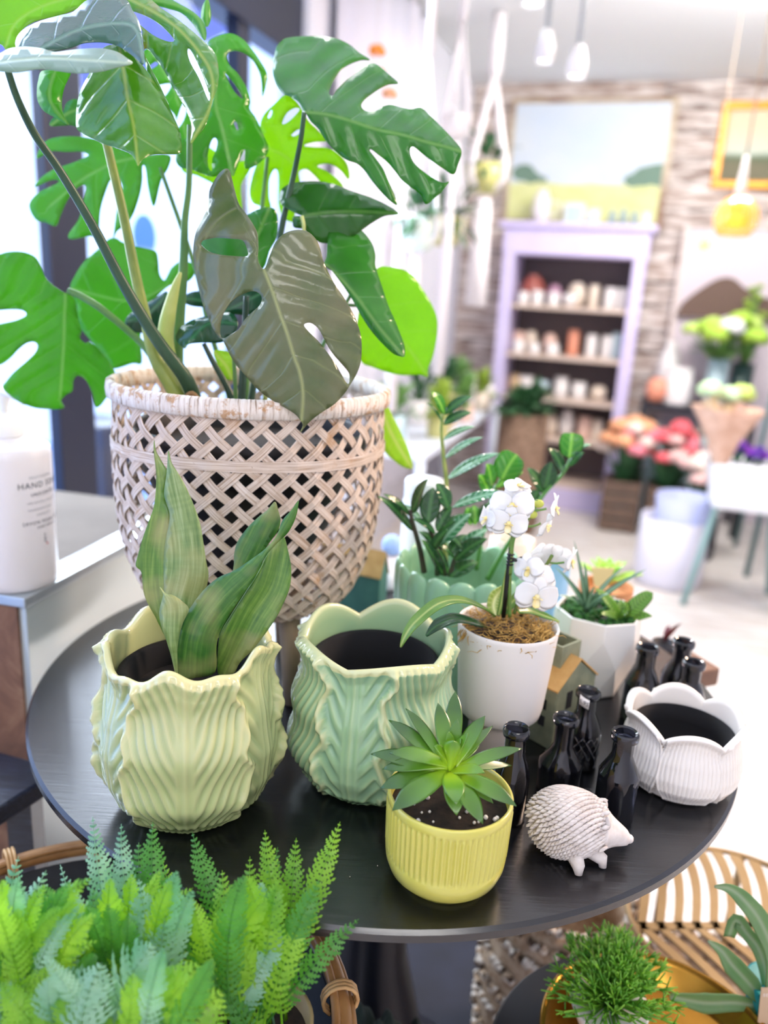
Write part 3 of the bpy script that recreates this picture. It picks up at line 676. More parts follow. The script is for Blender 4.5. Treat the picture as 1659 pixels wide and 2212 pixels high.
# plants and pots left of the cabinet, in front of the window wall
wb = table('plant_bench', 'white painted bench along the window wall crowded with pots and plants', .09, .42, .5, 2.2, .62, simple('white_bench', '#dfe6f2', .6))
rnd = random.Random(21)
spec = [(.16, .62, .12, 'white', .06, .10, ML_bg, 'white pot', 'at the far end of'), (.33, .85, .10, 'cream', .05, .10, ML_bgy, 'cream pot', 'second from the far end of'), (.18, 1.05, .14, 'sand', .06, .12, ML_bgd, 'sand pot', 'third from the far end of'),
        (.33, 1.3, .12, 'blush', .05, .09, ML_bg, 'blush pot', 'in the middle of'), (.17, 1.55, .15, 'white', .06, .12, ML_bgd, 'white pot', 'past the middle of'), (.33, 1.8, .12, 'olive', .05, .10, ML_bgy, 'olive pot', 'second from the near end of'), (.2, 2.05, .13, 'sky', .06, .12, ML_bg, 'pale blue pot', 'at the near end of')]
for i, (a_, b_, r_, pm_, pr, ph_, ml_, pn, wh) in enumerate(spec):
    bush('potted_plant', 'leafy plant in a %s %s the white bench' % (pn, wh), RW(a_ + .04, b_, .62), r_, r_ * 1.5, 38, ml_, pot='flower_pot', potmat=CM[pm_], potR=pr, potH=ph_, seed=i, lw=.04)
for i, (a_, b_, k_, m_, r_, h_, l) in enumerate(((.34, 1.05, 'can', 'white', .03, .22, 'tall white canister on the window bench'), (.35, 1.52, 'can', 'sand', .03, .10, 'amber coloured jar on the window bench'), (.12, 1.82, 'ball', 'white', .05, .12, 'white round jar on the window bench'), (.36, .66, 'ball', 'white', .06, .13, 'white ball vase at the far end of the bench'))):
    o = lpot('jar', k_, RW(a_, b_, .62), r_, h_, CM[m_]); tag(o, l, 'jar')
# planters hung from the ceiling on white cords
M_cot = simple('cotton_cord', '#efe9ea', .9)
def hanger(px, py, Y, label, potm, R, leafm_=None, n=30, drop=0, seed=0, cordw=.008, spread=1, H=None):
    c = D(px, py, Y); t = thing('hanging_planter', label, 'hanging planter', c); H = H or R * 1.3
    lpot('pot', 'bowl', c - Vector((0, 0, H)), R, H, potm, t)
    top = Vector((c.x, c.y, 2.41)); kn = c + Vector((0, 0, min(.45, (top.z - c.z) * .6)))
    for k in range(4):
        a = pi / 4 + k * pi / 2; q = c + Vector((cos(a) * R * 1.03, sin(a) * R * 1.03, 0))
        B().tube([c - Vector((0, 0, H + .02)), q - Vector((0, 0, H * .5)), q, kn], cordw * .5, 6).mk('cord', M_cot, t)
    B().tube([kn, top], cordw, 8).mk('rope', M_cot, t)
    if drop: B().tube([c - Vector((0, 0, H + .02)), c - Vector((0, 0, H + drop))], [cordw * 1.2, cordw * 1.8], 8).mk('tassel', M_cot, t)
    if leafm_:
        lb = B(); rn = random.Random(seed)
        for i in range(n):
            a = rn.random() * 6.28; e = rn.uniform(-1.0, 1.1); r_ = R * rn.uniform(1.1, 1.9) * spread; p = c + Vector((r_ * cos(a) * cos(e), r_ * sin(a) * cos(e), r_ * sin(e)))
            blade(c + (p - c) * .35, p, .035, (0, 0, .02), 5, b=lb, seg=4)
        lb.mk('foliage', leafm_, t)
hanger(1052, 355, 3.9, 'white rope hanger with a yellow green planter near the corner', CM['olive'], .10, ML_bgd, 26, .5, 1, .03)
hanger(985, 250, 3.3, 'slim macrame rope hanger with a small white pot beside the corner rope', CM['white'], .06, None, 0, .9, 2, .014)
hanger(905, 470, 2.6, 'white glass planter with dark trailing leaves hanging right of the monstera', simple('pale_glass', '#dfeee2', .2), .075, ML_bgd, 30, .35, 3, .012)
hanger(965, 470, 3.6, 'green leafy hanging planter beside the cabinet', CM['olive'], .09, ML_bgd, 46, .3, 4, .010, 1.3)
hanger(875, 330, 2.8, 'long white macrame rope with a tiny pot, left of the other ropes', CM['white'], .04, None, 0, .8, 5, .012)
# orange and yellow garland high on the window side
c = D(812, 150, 3.0); t = thing('flower_garland', 'hanging string of orange and yellow paper flowers near the ceiling', 'garland', c)
B().tube([(c.x, c.y, 2.41), (c.x, c.y, c.z - .25)], .003, 5).mk('string', M_cot, t)
for i, (dx, dz, m) in enumerate(((0, .05, 'orange'), (.01, -.02, 'orange'), (.05, -.08, 'peach'), (.06, -.16, 'yellow'), (.02, -.24, 'yellow'))):
    fb = B(); bloom(fb, c + Vector((dx, 0, dz)), .03, 7); fb.mk('flower', {'orange': simple('petal_orange', '#ff9a3c', .8), 'peach': F_['peach'], 'yellow': simple('petal_yellow', '#f6dc6a', .8)}[m], t)
# baskets and greenery at the foot of the cabinet
M_wick = simple('wicker_brown', '#8b705c', .8, '#6a523f', 40, bump=.5, bscale=90, bdist=.004)
for i, (px, py, Y, R_, H_, l) in enumerate(((1120, 1010, 4.1, .13, .26, 'brown wicker basket in front of the lavender cabinet'), )):
    c = D(px, py, Y); c.z = 0; bk = c
    H2 = D(px, py - 120, Y).z
    bush('basket_plant', 'dark leafy plant in a ' + l, c, .24, .2, 60, ML_bgd, pot='basket', potmat=M_wick, potR=R_, potH=max(.2, H2), seed=30 + i, lw=.07)
# ------------------------------------------------------------------ the round black table
TC = Vector((.0136, .913, .75)); TR = .42
wm = N('black_stained_oak'); wm.set(rough=.42, spec=1.0)
gv = wm.obj((3, 60, 60), (0, 0, radians(-12)))
wm.color(wm.ramp(wm.noise(3.2, 6, gv, .6, .4), [(.3, '#05060a'), (.75, '#12141b')]))
_dn = wm.new('TexVoronoi', feature='DISTANCE_TO_EDGE'); _dn.inputs['Scale'].default_value = 7
_nb = wm.bump(wm.noise(3.2, 6, gv, .6, .4), .22, .0012)
_rr2 = wm.math('ADD', .15, wm.math('MULTIPLY', wm.noise(5, 4, wm.obj()), .16)); wm.link(_rr2, wm.b.inputs['Roughness'])
M_oak = wm.m
tb = thing('round_table', 'round black stained wooden display table on a dark trumpet pedestal', 'table', (TC.x, TC.y, 0))
B().lathe((TC.x, TC.y, .726), [(.001, 0), (TR - .03, 0), (TR - .008, .008), (TR, .014), (TR, .021), (TR - .003, .024), (.001, .024)], 160, close=False).mk('tabletop', M_oak, tb, flat_angle=40)
B().lathe((TC.x, TC.y, 0), [(.20, 0), (.20, .012), (.18, .03), (.13, .07), (.09, .16), (.055, .32), (.05, .50), (.07, .66), (.13, .726)], 64).mk('pedestal', simple('pedestal_black', '#10131f', .35), tb)
# table crumbs of soil and dry scraps on the top
cr = B(); rn = random.Random(5)
for i in range(46):
    a = rn.random() * 6.28; r = sqrt(rn.random()) * .38; cr.ball((TC.x + r * cos(a), TC.y + r * sin(a), .7507), rn.uniform(.0005, .0011), 5, 4, (1, rn.uniform(.6, 2), .6))
tag(cr.mk('soil_crumbs', simple('crumb_pale', '#b9b0a2', .9), origin=TC), 'tiny pale crumbs scattered on the black table top', 'crumbs', kind='stuff')

# ------------------------------------------------------------------ cabbage leaf planters
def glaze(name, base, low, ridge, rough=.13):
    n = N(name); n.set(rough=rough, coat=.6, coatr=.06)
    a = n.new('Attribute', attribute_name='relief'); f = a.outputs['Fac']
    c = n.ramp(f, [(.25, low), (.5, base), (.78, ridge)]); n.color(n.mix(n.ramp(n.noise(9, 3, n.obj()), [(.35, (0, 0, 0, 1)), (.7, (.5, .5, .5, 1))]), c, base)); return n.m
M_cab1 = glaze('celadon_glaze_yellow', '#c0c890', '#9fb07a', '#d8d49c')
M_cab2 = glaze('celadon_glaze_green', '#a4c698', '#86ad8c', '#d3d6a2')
M_blackplastic = simple('black_plastic', '#020308', .9)
def lerp_prof(P, v):
    for (a, x), (b, y) in zip(P, P[1:]):
        if v <= b: t = (v - a) / (b - a); t = t * t * (3 - 2 * t) * .5 + t * .5; return x + (y - x) * t
    return P[-1][1]
def sst(a, b, x): t = max(0, min(1, (x - a) / (b - a))); return t * t * (3 - 2 * t)
def cabbage(t, c, R, H, P, phase, mat, lobe, seg=330, nz=120, nl=3, rimf=None):
    c = Vector(c); v_ = []; f_ = []; rel = []
    def disp(th, v):
        best = 0; val = 0; lay = 0
        step = 2 * pi / nl
        d = ((th - phase + step / 2) % step) - step / 2; idx = round((th - phase - d) / step)
        ws = .60 * (.86 + .30 * max(0.0, sin(pi * min(1, v * .95))) ** .6); w = ws + .050 * sin(v * 19 + idx * 2.1) + .02 * sin(v * 37 + idx)
        a = abs(d) / w
        if a < 1.12:
            front = sst(1.10, .98, a); x = d; aa = min(a, 1)
        else: front = 0
        d2 = ((th - phase) % step) - step / 2
        def veins(x, aa, k):
            wob = .005 * sin(17 * v + 3 * x + k)
            q = v * .80 - .62 * aa ** 1.1 + wob
            s = cos(2 * pi * 9.5 * q + .25 * sin(5 * v + k)); fade = sst(.06, .22, aa) * sst(0, .06, v)
            m = exp(-(x / .028) ** 2) + .7 * exp(-((abs(x) - .085) / .022) ** 2) * (1 - v * .5)
            fine = .22 * cos(2 * pi * 21 * q)
            return (s + fine) * fade * (1 - .35 * sst(.9, 1, aa)), m
        if front > .5: vs, m = veins(d, min(abs(d) / ws, 1.1), idx)
        else: vs, m = veins(d2, min(1, abs(d2) / (step / 2)), idx + 9)
        if a < 1.12:
            ridge = exp(-((a - .95) / .06) ** 2)
            r = front * (.0034 + .0024 * sin(v * 19 + idx)) + ridge * .0040 * sst(0, .1, v)
        else: r = 0; ridge = 0
        r += .0010 * vs + .0015 * m
        return r, .5 + .17 * vs + .18 * m + .3 * ridge - (.12 if front < .5 else 0)
    for i in range(seg):
        th = 2 * pi * i / seg
        lo = lobe(th)
        for j in range(nz + 1):
            v = j / nz; r0 = lerp_prof(P, v) * R; dr, rl = disp(th, v)
            fl = sst(.90, 1, v) * .0045; sc = 1 if v < .97 else (1 - sst(.97, 1, v) * .6)
            r = r0 + dr * sc + fl; z = v * H + lo * sst(.55, 1, v)
            v_.append(c + Vector((r * cos(th), r * sin(th), z))); rel.append(rl if v < .97 else .8)
        rt = lerp_prof(P, 1) * R + .0045; zt = H + lo
        for dr, dz, q in ((-.0012, .0018, .85), (-.0035, .0022, .85), (-.0058, .0008, .8), (-.0068, -.003, .6), (-.0075, -.012, .5), (-.008, -.03, .45), (-.009, -.05, .4)):
            r = rt + dr; v_.append(c + Vector((r * cos(th), r * sin(th), zt + dz - (lo * sst(.005, .03, -dz))))); rel.append(q)
    n = nz + 8
    for i in range(seg):
        a = i * n; b = ((i + 1) % seg) * n
        for j in range(n - 1): f_.append((a + j, b + j, b + j + 1, a + j + 1))
    f_.append(tuple(i * n for i in range(seg))[::-1])
    mk('pot', v_, f_, mat, t, attr=rel)
    rl_ = lerp_prof(P, 1) * R - .0065
    B().lathe(c, [(rl_, H - .020), (rl_ - .004, H - .017), (rl_ - .009, H - .019), (rl_ - .014, H - .045), (rl_ - .018, H - .09), (.001, H - .09)], 64, close=False).mk('nursery_pot', M_blackplastic, t)
c1, R1, H1 = fit_pot(385, 1793, .6, 372, 1398)
sp_ = thing('potted_snake_plant', 'pale green cabbage leaf planter on the left holding a silvery snake plant', 'potted plant', c1)
P1 = [(0, .56), (.03, .70), (.12, .86), (.28, .97), (.45, 1.0), (.65, .95), (.85, .865), (1, .87)]
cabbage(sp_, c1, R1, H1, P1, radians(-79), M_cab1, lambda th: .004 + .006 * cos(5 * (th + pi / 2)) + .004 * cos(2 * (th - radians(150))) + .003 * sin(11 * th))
c2, R2, H2 = fit_pot(792, 1738, .6, 335, 1378)
cp2 = thing('cabbage_planter', 'glossy green cabbage leaf planter standing empty in the middle of the table', 'planter', c2)
P2 = [(0, .55), (.03, .70), (.12, .87), (.26, .98), (.38, 1.0), (.6, .96), (.82, .88), (1, .88)]
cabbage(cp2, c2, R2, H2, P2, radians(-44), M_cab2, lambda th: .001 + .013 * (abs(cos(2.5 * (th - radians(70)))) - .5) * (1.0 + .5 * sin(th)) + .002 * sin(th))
# snake plant leaves
ms = N('snake_leaf'); ms.set(rough=.38, coat=.2)
uv = ms.new('UVMap'); mp = ms.new('Mapping'); ms.link(uv.outputs[0], mp.inputs[0]); mp.inputs['Scale'].default_value = (14, 260, 1)
st1 = ms.noise(1, 3, mp.outputs[0]); mp2 = ms.new('Mapping'); ms.link(uv.outputs[0], mp2.inputs[0]); mp2.inputs['Scale'].default_value = (130, 14, 1)
st2 = ms.noise(1, 3, mp2.outputs[0])
cc_ = ms.ramp(ms.math('ADD', ms.math('MULTIPLY', st1, .8), ms.math('MULTIPLY', st2, .2)), [(.28, '#4f7a33'), (.50, '#7d9a52'), (.74, '#a8b982')])
ms.color(ms.mix(ms.ramp(ms.noise(17, 2, ms.obj()), [(.5, (0, 0, 0, 1)), (.66, (.55, .55, .55, 1))]), cc_, '#b3aa72')); ms.bump(st1, .15, .001)
def mvar(name, a, b, c, tan='#b3aa72'):
    m = ms.m.copy(); m.name = name
    for nd in m.node_tree.nodes:
        if nd.type == 'VALTORGB' and len(nd.color_ramp.elements) == 3:
            for e, h in zip(nd.color_ramp.elements, (a, b, c)): e.color = hexc(h)
    return m
m_s1 = mvar('snake_leaf_bright', '#2f6020', '#55802c', '#7fa246'); m_s2 = mvar('snake_leaf_silver', '#4c7034', '#7a9456', '#a6b884'); m_s3 = mvar('snake_leaf_dark', '#1f4f1a', '#386c24', '#5f8838')
Yc = c1.y
kw = dict(step=11, thick=.0016)
traced_leaf('leaf', sp_, ZS((335, 0), (345, 60), (375, 120), (405, 180), (392, 260), (400, 340), (420, 400), (415, 520), (400, 640), (410, 760), (420, 900), (440, 1040), (430, 1150), (400, 1080), (365, 1010), (340, 960), (300, 890), (275, 820), (265, 720), (235, 685), (242, 640), (270, 540), (305, 440), (335, 350), (345, 200), (331, 60)), ZS((335, 0), (375, 300), (330, 640), (345, 900), (430, 1140))[::-1], Yc + .03, gy=-.07, fold=-.12, mat=m_s1, **kw)
traced_leaf('leaf', sp_, ZS((412, 60), (428, 125), (465, 180), (505, 250), (548, 350), (583, 450), (602, 560), (617, 660), (630, 740), (605, 850), (580, 960), (540, 1100), (500, 1250), (450, 1250), (420, 1100), (398, 950), (388, 760), (388, 640), (400, 540), (416, 460), (420, 400), (402, 340), (390, 290), (400, 210), (408, 130)), ZS((470, 1250), (480, 900), (520, 700), (500, 450), (412, 60)), Yc + .018, gy=-.06, fold=.10, mat=m_s2, **kw)
traced_leaf('leaf', sp_, ZS((990, 338), (1010, 390), (1020, 440), (1002, 500), (945, 580), (880, 700), (830, 850), (760, 1000), (700, 1150), (690, 1000), (720, 850), (765, 700), (770, 620), (790, 550), (840, 480), (900, 420), (950, 380)), ZS((700, 1150), (780, 800), (880, 560), (990, 338)), Yc + .03, gy=-.05, fold=.10, mat=m_s3, **kw)
traced_leaf('leaf', sp_, ZS((1035, 520), (1060, 600), (1078, 700), (1070, 800), (1040, 880), (1000, 960), (940, 1050), (870, 1140), (800, 1210), (765, 1270), (690, 1280), (678, 1220), (685, 1100), (700, 1040), (760, 940), (830, 830), (900, 720), (950, 620), (1000, 560)), ZS((720, 1270), (860, 980), (980, 780), (1035, 520)), Yc + .008, gy=-.05, gx=.1, fold=-.14, mat=m_s1, **kw)
traced_leaf('leaf', sp_, ZS((1119, 330), (1102, 420), (1062, 500), (1000, 562), (935, 640), (880, 750), (800, 860), (735, 960), (692, 1040), (672, 1120), (665, 1260), (560, 1290), (465, 1300), (458, 1180), (465, 1080), (490, 980), (540, 900), (600, 820), (680, 750), (770, 710), (860, 650), (940, 590), (1000, 520), (1030, 440), (1080, 380)), ZS((560, 1290), (590, 1050), (720, 850), (930, 640), (1119, 330)), Yc - .012, gy=-.04, gx=.03, fold=.12, mat=m_s3, **kw)
traced_leaf('leaf', sp_, ZS((366, 800), (395, 835), (440, 845), (490, 880), (523, 920), (492, 990), (472, 1060), (460, 1150), (462, 1310), (430, 1180), (400, 1080), (372, 1000), (365, 930), (378, 870), (385, 835)), ZS((460, 1300), (430, 1080), (430, 900), (368, 802)), Yc - .020, gy=-.04, fold=.12, mat=m_s2, **kw)
B().lathe(c1, [(.001, H1 - .036), (R1 * .8 - .010, H1 - .040)], 48, close=False).mk('soil', simple('soil_dark', '#0d0b0c', .95, '#1d1613', 200, bump=.6, bscale=220), sp_)

# ------------------------------------------------------------------ white tulip planter
c3, R3, H3 = fit_pot(1480, 1729, .55, 246, 1545)
tp_ = thing('petal_planter', 'white petal shaped planter with scalloped rim near the right table edge', 'planter', c3)
tg = N('white_petal_glaze'); tg.set(rough=.25, coat=.5, coatr=.08); a_ = tg.new('Attribute', attribute_name='relief')
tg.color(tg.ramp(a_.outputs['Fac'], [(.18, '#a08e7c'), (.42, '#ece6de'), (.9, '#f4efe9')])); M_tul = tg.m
def tulip():
    seg, nz, npet = 360, 90, 6; ph = radians(-100); v_ = []; f_ = []; rel = []
    P = [(0, .56), (.03, .70), (.12, .86), (.28, .98), (.42, 1.0), (.62, .96), (.82, .89), (1, .88)]
    step = 2 * pi / npet
    for i in range(seg):
        th = 2 * pi * i / seg; d = ((th - ph + step / 2) % step) - step / 2
        lo = .013 * (max(0.0, cos(pi * d / step)) ** .8 if abs(d) < step / 2 else 0) - .007
        for j in range(nz + 1):
            v = j / nz; r0 = lerp_prof(P, v) * R3
            w = step / 2 * (.35 + .75 * sin(pi * min(1, .08 + v * .72)) ** .7); w2 = step / 2
            a = abs(d) / w; front = sst(1.03, .97, a); x = d / max(w, .01)
            ln = cos(2 * pi * 7.5 * (x if front > .5 else (abs(d) - w) / .30) + .5 * sin(9 * v))
            groove = -sst(.35, 1, ln * -1) if True else 0
            fade = sst(.02, .15, v) * sst(1.0, .92, v)
            edge = exp(-((a - 1) / .045) ** 2)
            dr = front * .0020 + groove * .0007 * fade + .0013 * exp(-((a - .93) / .05) ** 2) - .001 * edge + sst(.88, 1, v) * .006
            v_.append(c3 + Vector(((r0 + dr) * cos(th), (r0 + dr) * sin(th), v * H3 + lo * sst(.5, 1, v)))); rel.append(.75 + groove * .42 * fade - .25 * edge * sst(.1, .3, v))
        rt = lerp_prof(P, 1) * R3 + .006
        for dr, dz, q in ((-.001, .0016, .9), (-.003, .002, .9), (-.005, .0006, .9), (-.006, -.004, .9), (-.007, -.02, .8), (-.009, -.045, .8)):
            v_.append(c3 + Vector(((rt + dr) * cos(th), (rt + dr) * sin(th), H3 + lo + dz - lo * sst(.004, .02, -dz)))); rel.append(q)
    n = nz + 7
    for i in range(seg):
        a = i * n; b = ((i + 1) % seg) * n
        for j in range(n - 1): f_.append((a + j, b + j, b + j + 1, a + j + 1))
    f_.append(tuple(i * n for i in range(seg))[::-1]); mk('pot', v_, f_, M_tul, tp_, attr=rel)
    rl_ = .88 * R3 - .003
    B().lathe(c3, [(rl_ + .001, H3 - .014), (rl_ - .004, H3 - .012), (rl_ - .006, H3 - .03), (rl_ - .010, H3 - .06), (.001, H3 - .06)], 64, close=False).mk('liner', M_blackplastic, tp_)
tulip()

# ------------------------------------------------------------------ scalloped green planter with ZZ plant
c4 = Vector((.100, .905, .75)); R4 = sz(c4 + Vector((0, 0, .12)), 292) / 2; H4 = .166
zz = thing('potted_zz_plant', 'sage green scalloped planter holding a glossy dark green zz plant', 'potted plant', c4)
ms4 = simple('sage_glaze', '#8fbf9c', .32, '#9bcaa4', 8, coat=.3)
NL = 17
def sc(t): return abs(sin(NL * t / 2)) ** .55
B().lathe(c4, [(.86 * R4, 0), (.92 * R4, .004), (.955 * R4, .03), (.975 * R4, .08), (1.0 * R4, .135), (1.0 * R4, .150), (.985 * R4, .159), (.955 * R4, .163), (.92 * R4, .160), (.90 * R4, .150), (.895 * R4, .12), (.88 * R4, .05)], 340,
          rf=lambda t, j, r, z: r * (1 - (.062 if j < 9 else .03) * (1 - sc(t))), zf=lambda t, j, r, z: z - (.010 * (1 - sc(t)) if z > .14 else 0)).mk('pot', ms4, zz)
B().lathe(c4 + Vector((0, 0, .085)), [(.001, .006), (.86 * R4, 0)], 48, close=False).mk('soil', simple('soil_brown', '#1b1512', .95, '#2f241c', 150, bump=.6, bscale=200), zz)
zl = leafm('zz_leaf', '#1d4a25', '#2c6230', '#4b8443', trans=.12, rough=.22, freq=150, slant=.7, side=.2, vs=.25)
zl2 = leafm('zz_leaf_bright', '#3a8a2a', '#59a635', '#9fce60', trans=.3, rough=.22, freq=130, slant=.7, side=.2, vs=.25)
zl3 = leafm('zz_leaf_glossy', '#2a6e3c', '#3f8a56', '#a6d3b4', trans=.1, rough=.16, freq=140, slant=.8, side=.3, vs=.5)
sg1 = simple('zz_stem_pale', '#9fae58', .5, '#7d9648', 60); sg2 = simple('zz_stem_dark', '#2c3a26', .5, '#3f3328', 80); sg3 = simple('zz_stem_green', '#4f8a3a', .45)
rz = random.Random(3)
def zst(pts, Ys, r, mat):
    P = spline([D(x, y, Y) for (x, y), Y in zip(ZG(*pts), Ys)], 5); n = len(P); B().tube(P, [r * (1 - .5 * i / n) for i in range(n)], 8).mk('stem', mat, zz)
def zlf(b0, tp, w, Y, mat, dY=0, shape='ovate', bend=.004, gut=.18, up=(0, -.55, .8)):
    (x0, y0), (x1, y1) = ZG(b0, tp); p0 = D(x0, y0, Y); p1 = D(x1, y1, Y + dY)
    blade(p0, p1, sz(p0, w * .30139) * 1.18, (0, -.3 * bend, bend), 12, shape, .0007, up, gut, 8).mk('leaflet', mat, zz)
Yz = .90
zst([(540, 1330), (530, 1000), (545, 720), (522, 500), (510, 320), (525, 205)], [.9, .91, .92, .93, .94, .95], .0034, sg1)
for a, b, w, m in (((530, 215), (435, 58), 100, zl2), ((532, 220), (728, 88), 80, zl), ((515, 275), (405, 135), 30, zl), ((525, 292), (725, 205), 85, zl), ((522, 402), (752, 305), 52, zl3), ((532, 535), (807, 380), 66, zl3), ((550, 680), (925, 495), 92, zl3)):
    zlf(a, b, w, .93, m, rz.uniform(-.02, .03))
zst([(840, 1400), (930, 1240), (1010, 1110), (1130, 960), (1250, 780), (1380, 640), (1435, 530)], [.93, .93, .93, .94, .95, .96, .96], .0036, sg3)
for a, b, w, m, s in (((1425, 530), (1445, 350), 150, zl2, 'round'), ((1385, 640), (1275, 460), 105, zl, 'ovate'), ((1430, 590), (1532, 490), 60, zl, 'ovate'), ((1440, 500), (1585, 435), 40, zl3, 'ovate'), ((1250, 765), (1300, 555), 120, zl, 'ovate'), ((1240, 785), (1125, 600), 95, zl, 'ovate'), ((1150, 880), (1205, 760), 95, zl, 'ovate')):
    zlf(a, b, w, .955, m, rz.uniform(-.01, .01), s)
zst([(760, 1330), (800, 1100), (860, 850), (900, 720)], [.93, .93, .94, .95], .003, sg3)
for a, b, w, m, s in (((940, 690), (1050, 505), 185, zl2, 'round'), ((870, 730), (830, 572), 115, zl2, 'ovate'), ((850, 790), (775, 650), 110, zl2, 'ovate'), ((905, 745), (1095, 630), 85, zl2, 'ovate'), ((820, 1000), (838, 850), 100, zl, 'ovate'), ((750, 1010), (740, 870), 85, zl2, 'ovate'), ((720, 1010), (690, 885), 80, zl2, 'ovate')):
    zlf(a, b, w, .93, m, rz.uniform(-.01, .01), s)
zst([(385, 1345), (355, 1180), (300, 980), (285, 900)], [.86, .855, .85, .85], .0036, sg2)
zst([(480, 1370), (470, 1150), (400, 1000)], [.86, .86, .855], .0034, sg2)
zst([(570, 1380), (610, 1240), (700, 1150)], [.86, .86, .855], .003, sg2)
zst([(545, 1370), (500, 1180), (540, 1000), (560, 880)], [.88, .88, .88, .88], .003, sg2)
for a, b, w, m in (((300, 925), (415, 680), 115, zl), ((410, 1005), (450, 740), 135, zl), ((560, 895), (470, 712), 115, zl), ((290, 950), (92, 788), 62, zl), ((310, 1055), (52, 803), 100, zl), ((380, 1000), (200, 858), 50, zl3), ((470, 1075), (295, 965), 60, zl), ((475, 1055), (585, 875), 85, zl), ((480, 1082), (672, 928), 62, zl), ((490, 1155), (722, 928), 110, zl3), ((640, 1195), (842, 1040), 85, zl3), ((605, 1265), (838, 1108), 125, zl), ((480, 1180), (345, 1055), 62, zl), ((605, 1255), (485, 1155), 45, zl), ((660, 1180), (548, 1090), 50, zl), ((570, 1385), (772, 1275), 115, zl), ((525, 1375), (365, 1115), 110, zl), ((560, 1365), (480, 1180), 70, zl), ((585, 885), (980, 775), 95, zl3), ((560, 1230), (690, 1080), 90, zl), ((430, 1200), (560, 1040), 80, zl)):
    zlf(a, b, w, .855, m, rz.uniform(-.03, .02))

# ------------------------------------------------------------------ orchid
c5 = G(1080, 1500, .80); c5 = Vector((.1335, .745, .80)); R5 = sz(c5 + Vector((0, 0, .06)), 216) / 2
_lo = min(range(60, 160), key=lambda h: abs((lambda q: 1106 - FPX * q.dot(_uu) / q.dot(_f))(c5 + Vector((0, 0, h / 1000)) - Vector((0, 0, CZ))) - 1345)); H5 = _lo / 1000
orc = thing('potted_orchid', 'white moth orchid with mossy top in a matte white cylindrical pot', 'potted orchid', c5)
M_matte = simple('matte_white_glaze', '#f0ebe6', .5, bump=.12, bscale=300, bdist=.0004)
B().lathe(c5, [(.55 * R5, 0), (.74 * R5, .0015), (.82 * R5, .006), (.86 * R5, .016), (.99 * R5, H5 - .004), (1.0 * R5, H5 - .001), (.985 * R5, H5 + .001), (.95 * R5, H5), (.94 * R5, H5 - .004), (.92 * R5, H5 - .03), (.001, H5 - .03)], 96, close=True).mk('pot', M_matte, orc, flat_angle=60)
B().lathe(c5, [(.001, H5 - .010), (.5 * R5, H5 - .011), (.93 * R5, H5 - .017)], 40, close=False).mk('bark', simple('bark_dark', '#2a1d12', .9, '#4a3420', 120, bump=.7, bscale=150), orc)
mo = B(); rm = random.Random(8)
for i in range(430):
    a = rm.random() * 6.28; r = sqrt(rm.random()) * R5 * .90
    if cos(a - radians(205)) > .6 and r > R5 * .55 and i % 3: a += 1.6
    p = c5 + Vector((r * cos(a), r * sin(a), H5 - .012 + .012 * (1 - (r / R5) ** 2) + rm.uniform(-.002, .005)))
    L_ = rm.uniform(.006, .016); b1 = rm.random() * 6.28; q = [p]
    for k in range(4):
        b1 += rm.uniform(-1, 1); q.append(q[-1] + Vector((cos(b1), sin(b1), rm.uniform(-.5, .75))) * L_ / 3)
    mo.tube(q, [.0005, .0007, .0006, .0005, .0002], 4, flat=.6)
for i in range(10):
    a = radians(205 + rm.uniform(-10, 10)); p = c5 + Vector((R5 * .97 * cos(a), R5 * .97 * sin(a), H5 + .001)); q = [p - Vector((cos(a), sin(a), 0)) * .01, p]
    for k in range(4): q.append(q[-1] + Vector((cos(a) * .001 + rm.uniform(-.002, .002), sin(a) * .001 + rm.uniform(-.002, .002), -.0035)))
    mo.tube(q, [.0006] * 5 + [.0002], 4)
o = mo.mk('moss', simple('sphagnum_moss', '#a07a35', .9, '#c9a45c', 160), orc); o['kind'] = 'stuff'; o['label'] = 'golden brown curly dried moss'
mop = mo_ = B()
ol = leafm('orchid_leaf', '#4d7f33', '#78a04a', '#b9c878', trans=.2, rough=.3, freq=0, slant=0, side=.01, veinw=.0008, vs=0)
old = leafm('orchid_leaf_dark', '#173c22', '#26542c', '#3f6f3a', trans=.08, rough=.3, freq=0, slant=0, side=.01, veinw=.0007, vs=0)
olv = leafm('orchid_leaf_pale', '#8aa63c', '#b8c66a', '#e2e2a4', trans=.25, rough=.35, freq=260, slant=0, side=.3, vs=.5)
def sweep_leaf(name, par, pts, ws, Ys, mat, up=(0, -.4, 1), gut=.25, th=.0012, zf=ZO, k=.24111):
    P = [D(x, y, Y) for (x, y), Y in zip(zf(*pts), Ys)]; P = spline(P, 5); n = len(P); W = []
    for i in range(n):
        t = i / (n - 1) * (len(ws) - 1); a = int(min(t, len(ws) - 2)); W.append(ws[a] + (ws[a + 1] - ws[a]) * (t - a))
    v = []; f = []; uv = []; L = 0; seg = 8
    for i, c in enumerate(P):
        tg = (P[min(i + 1, n - 1)] - P[max(i - 1, 0)]).normalized(); sd = tg.cross(Vector(up)).normalized(); nn = sd.cross(tg); w = sz(c, W[i] * k) / 2
        if i: L += (P[i] - P[i - 1]).length
        for q in range(seg + 1):
            s = -1 + 2 * q / seg; v.append(c + sd * s * w + nn * (gut * w * s * s)); uv.append((L, s * w))
    m = seg + 1
    for i in range(n - 1):
        for q in range(seg): f.append((i * m + q, i * m + q + 1, (i + 1) * m + q + 1, (i + 1) * m + q))
    o = mk(name, v, f, mat, par, uv=uv); so = o.modifiers.new('thickness', 'SOLIDIFY'); so.thickness = th; return o
Yo = c5.y
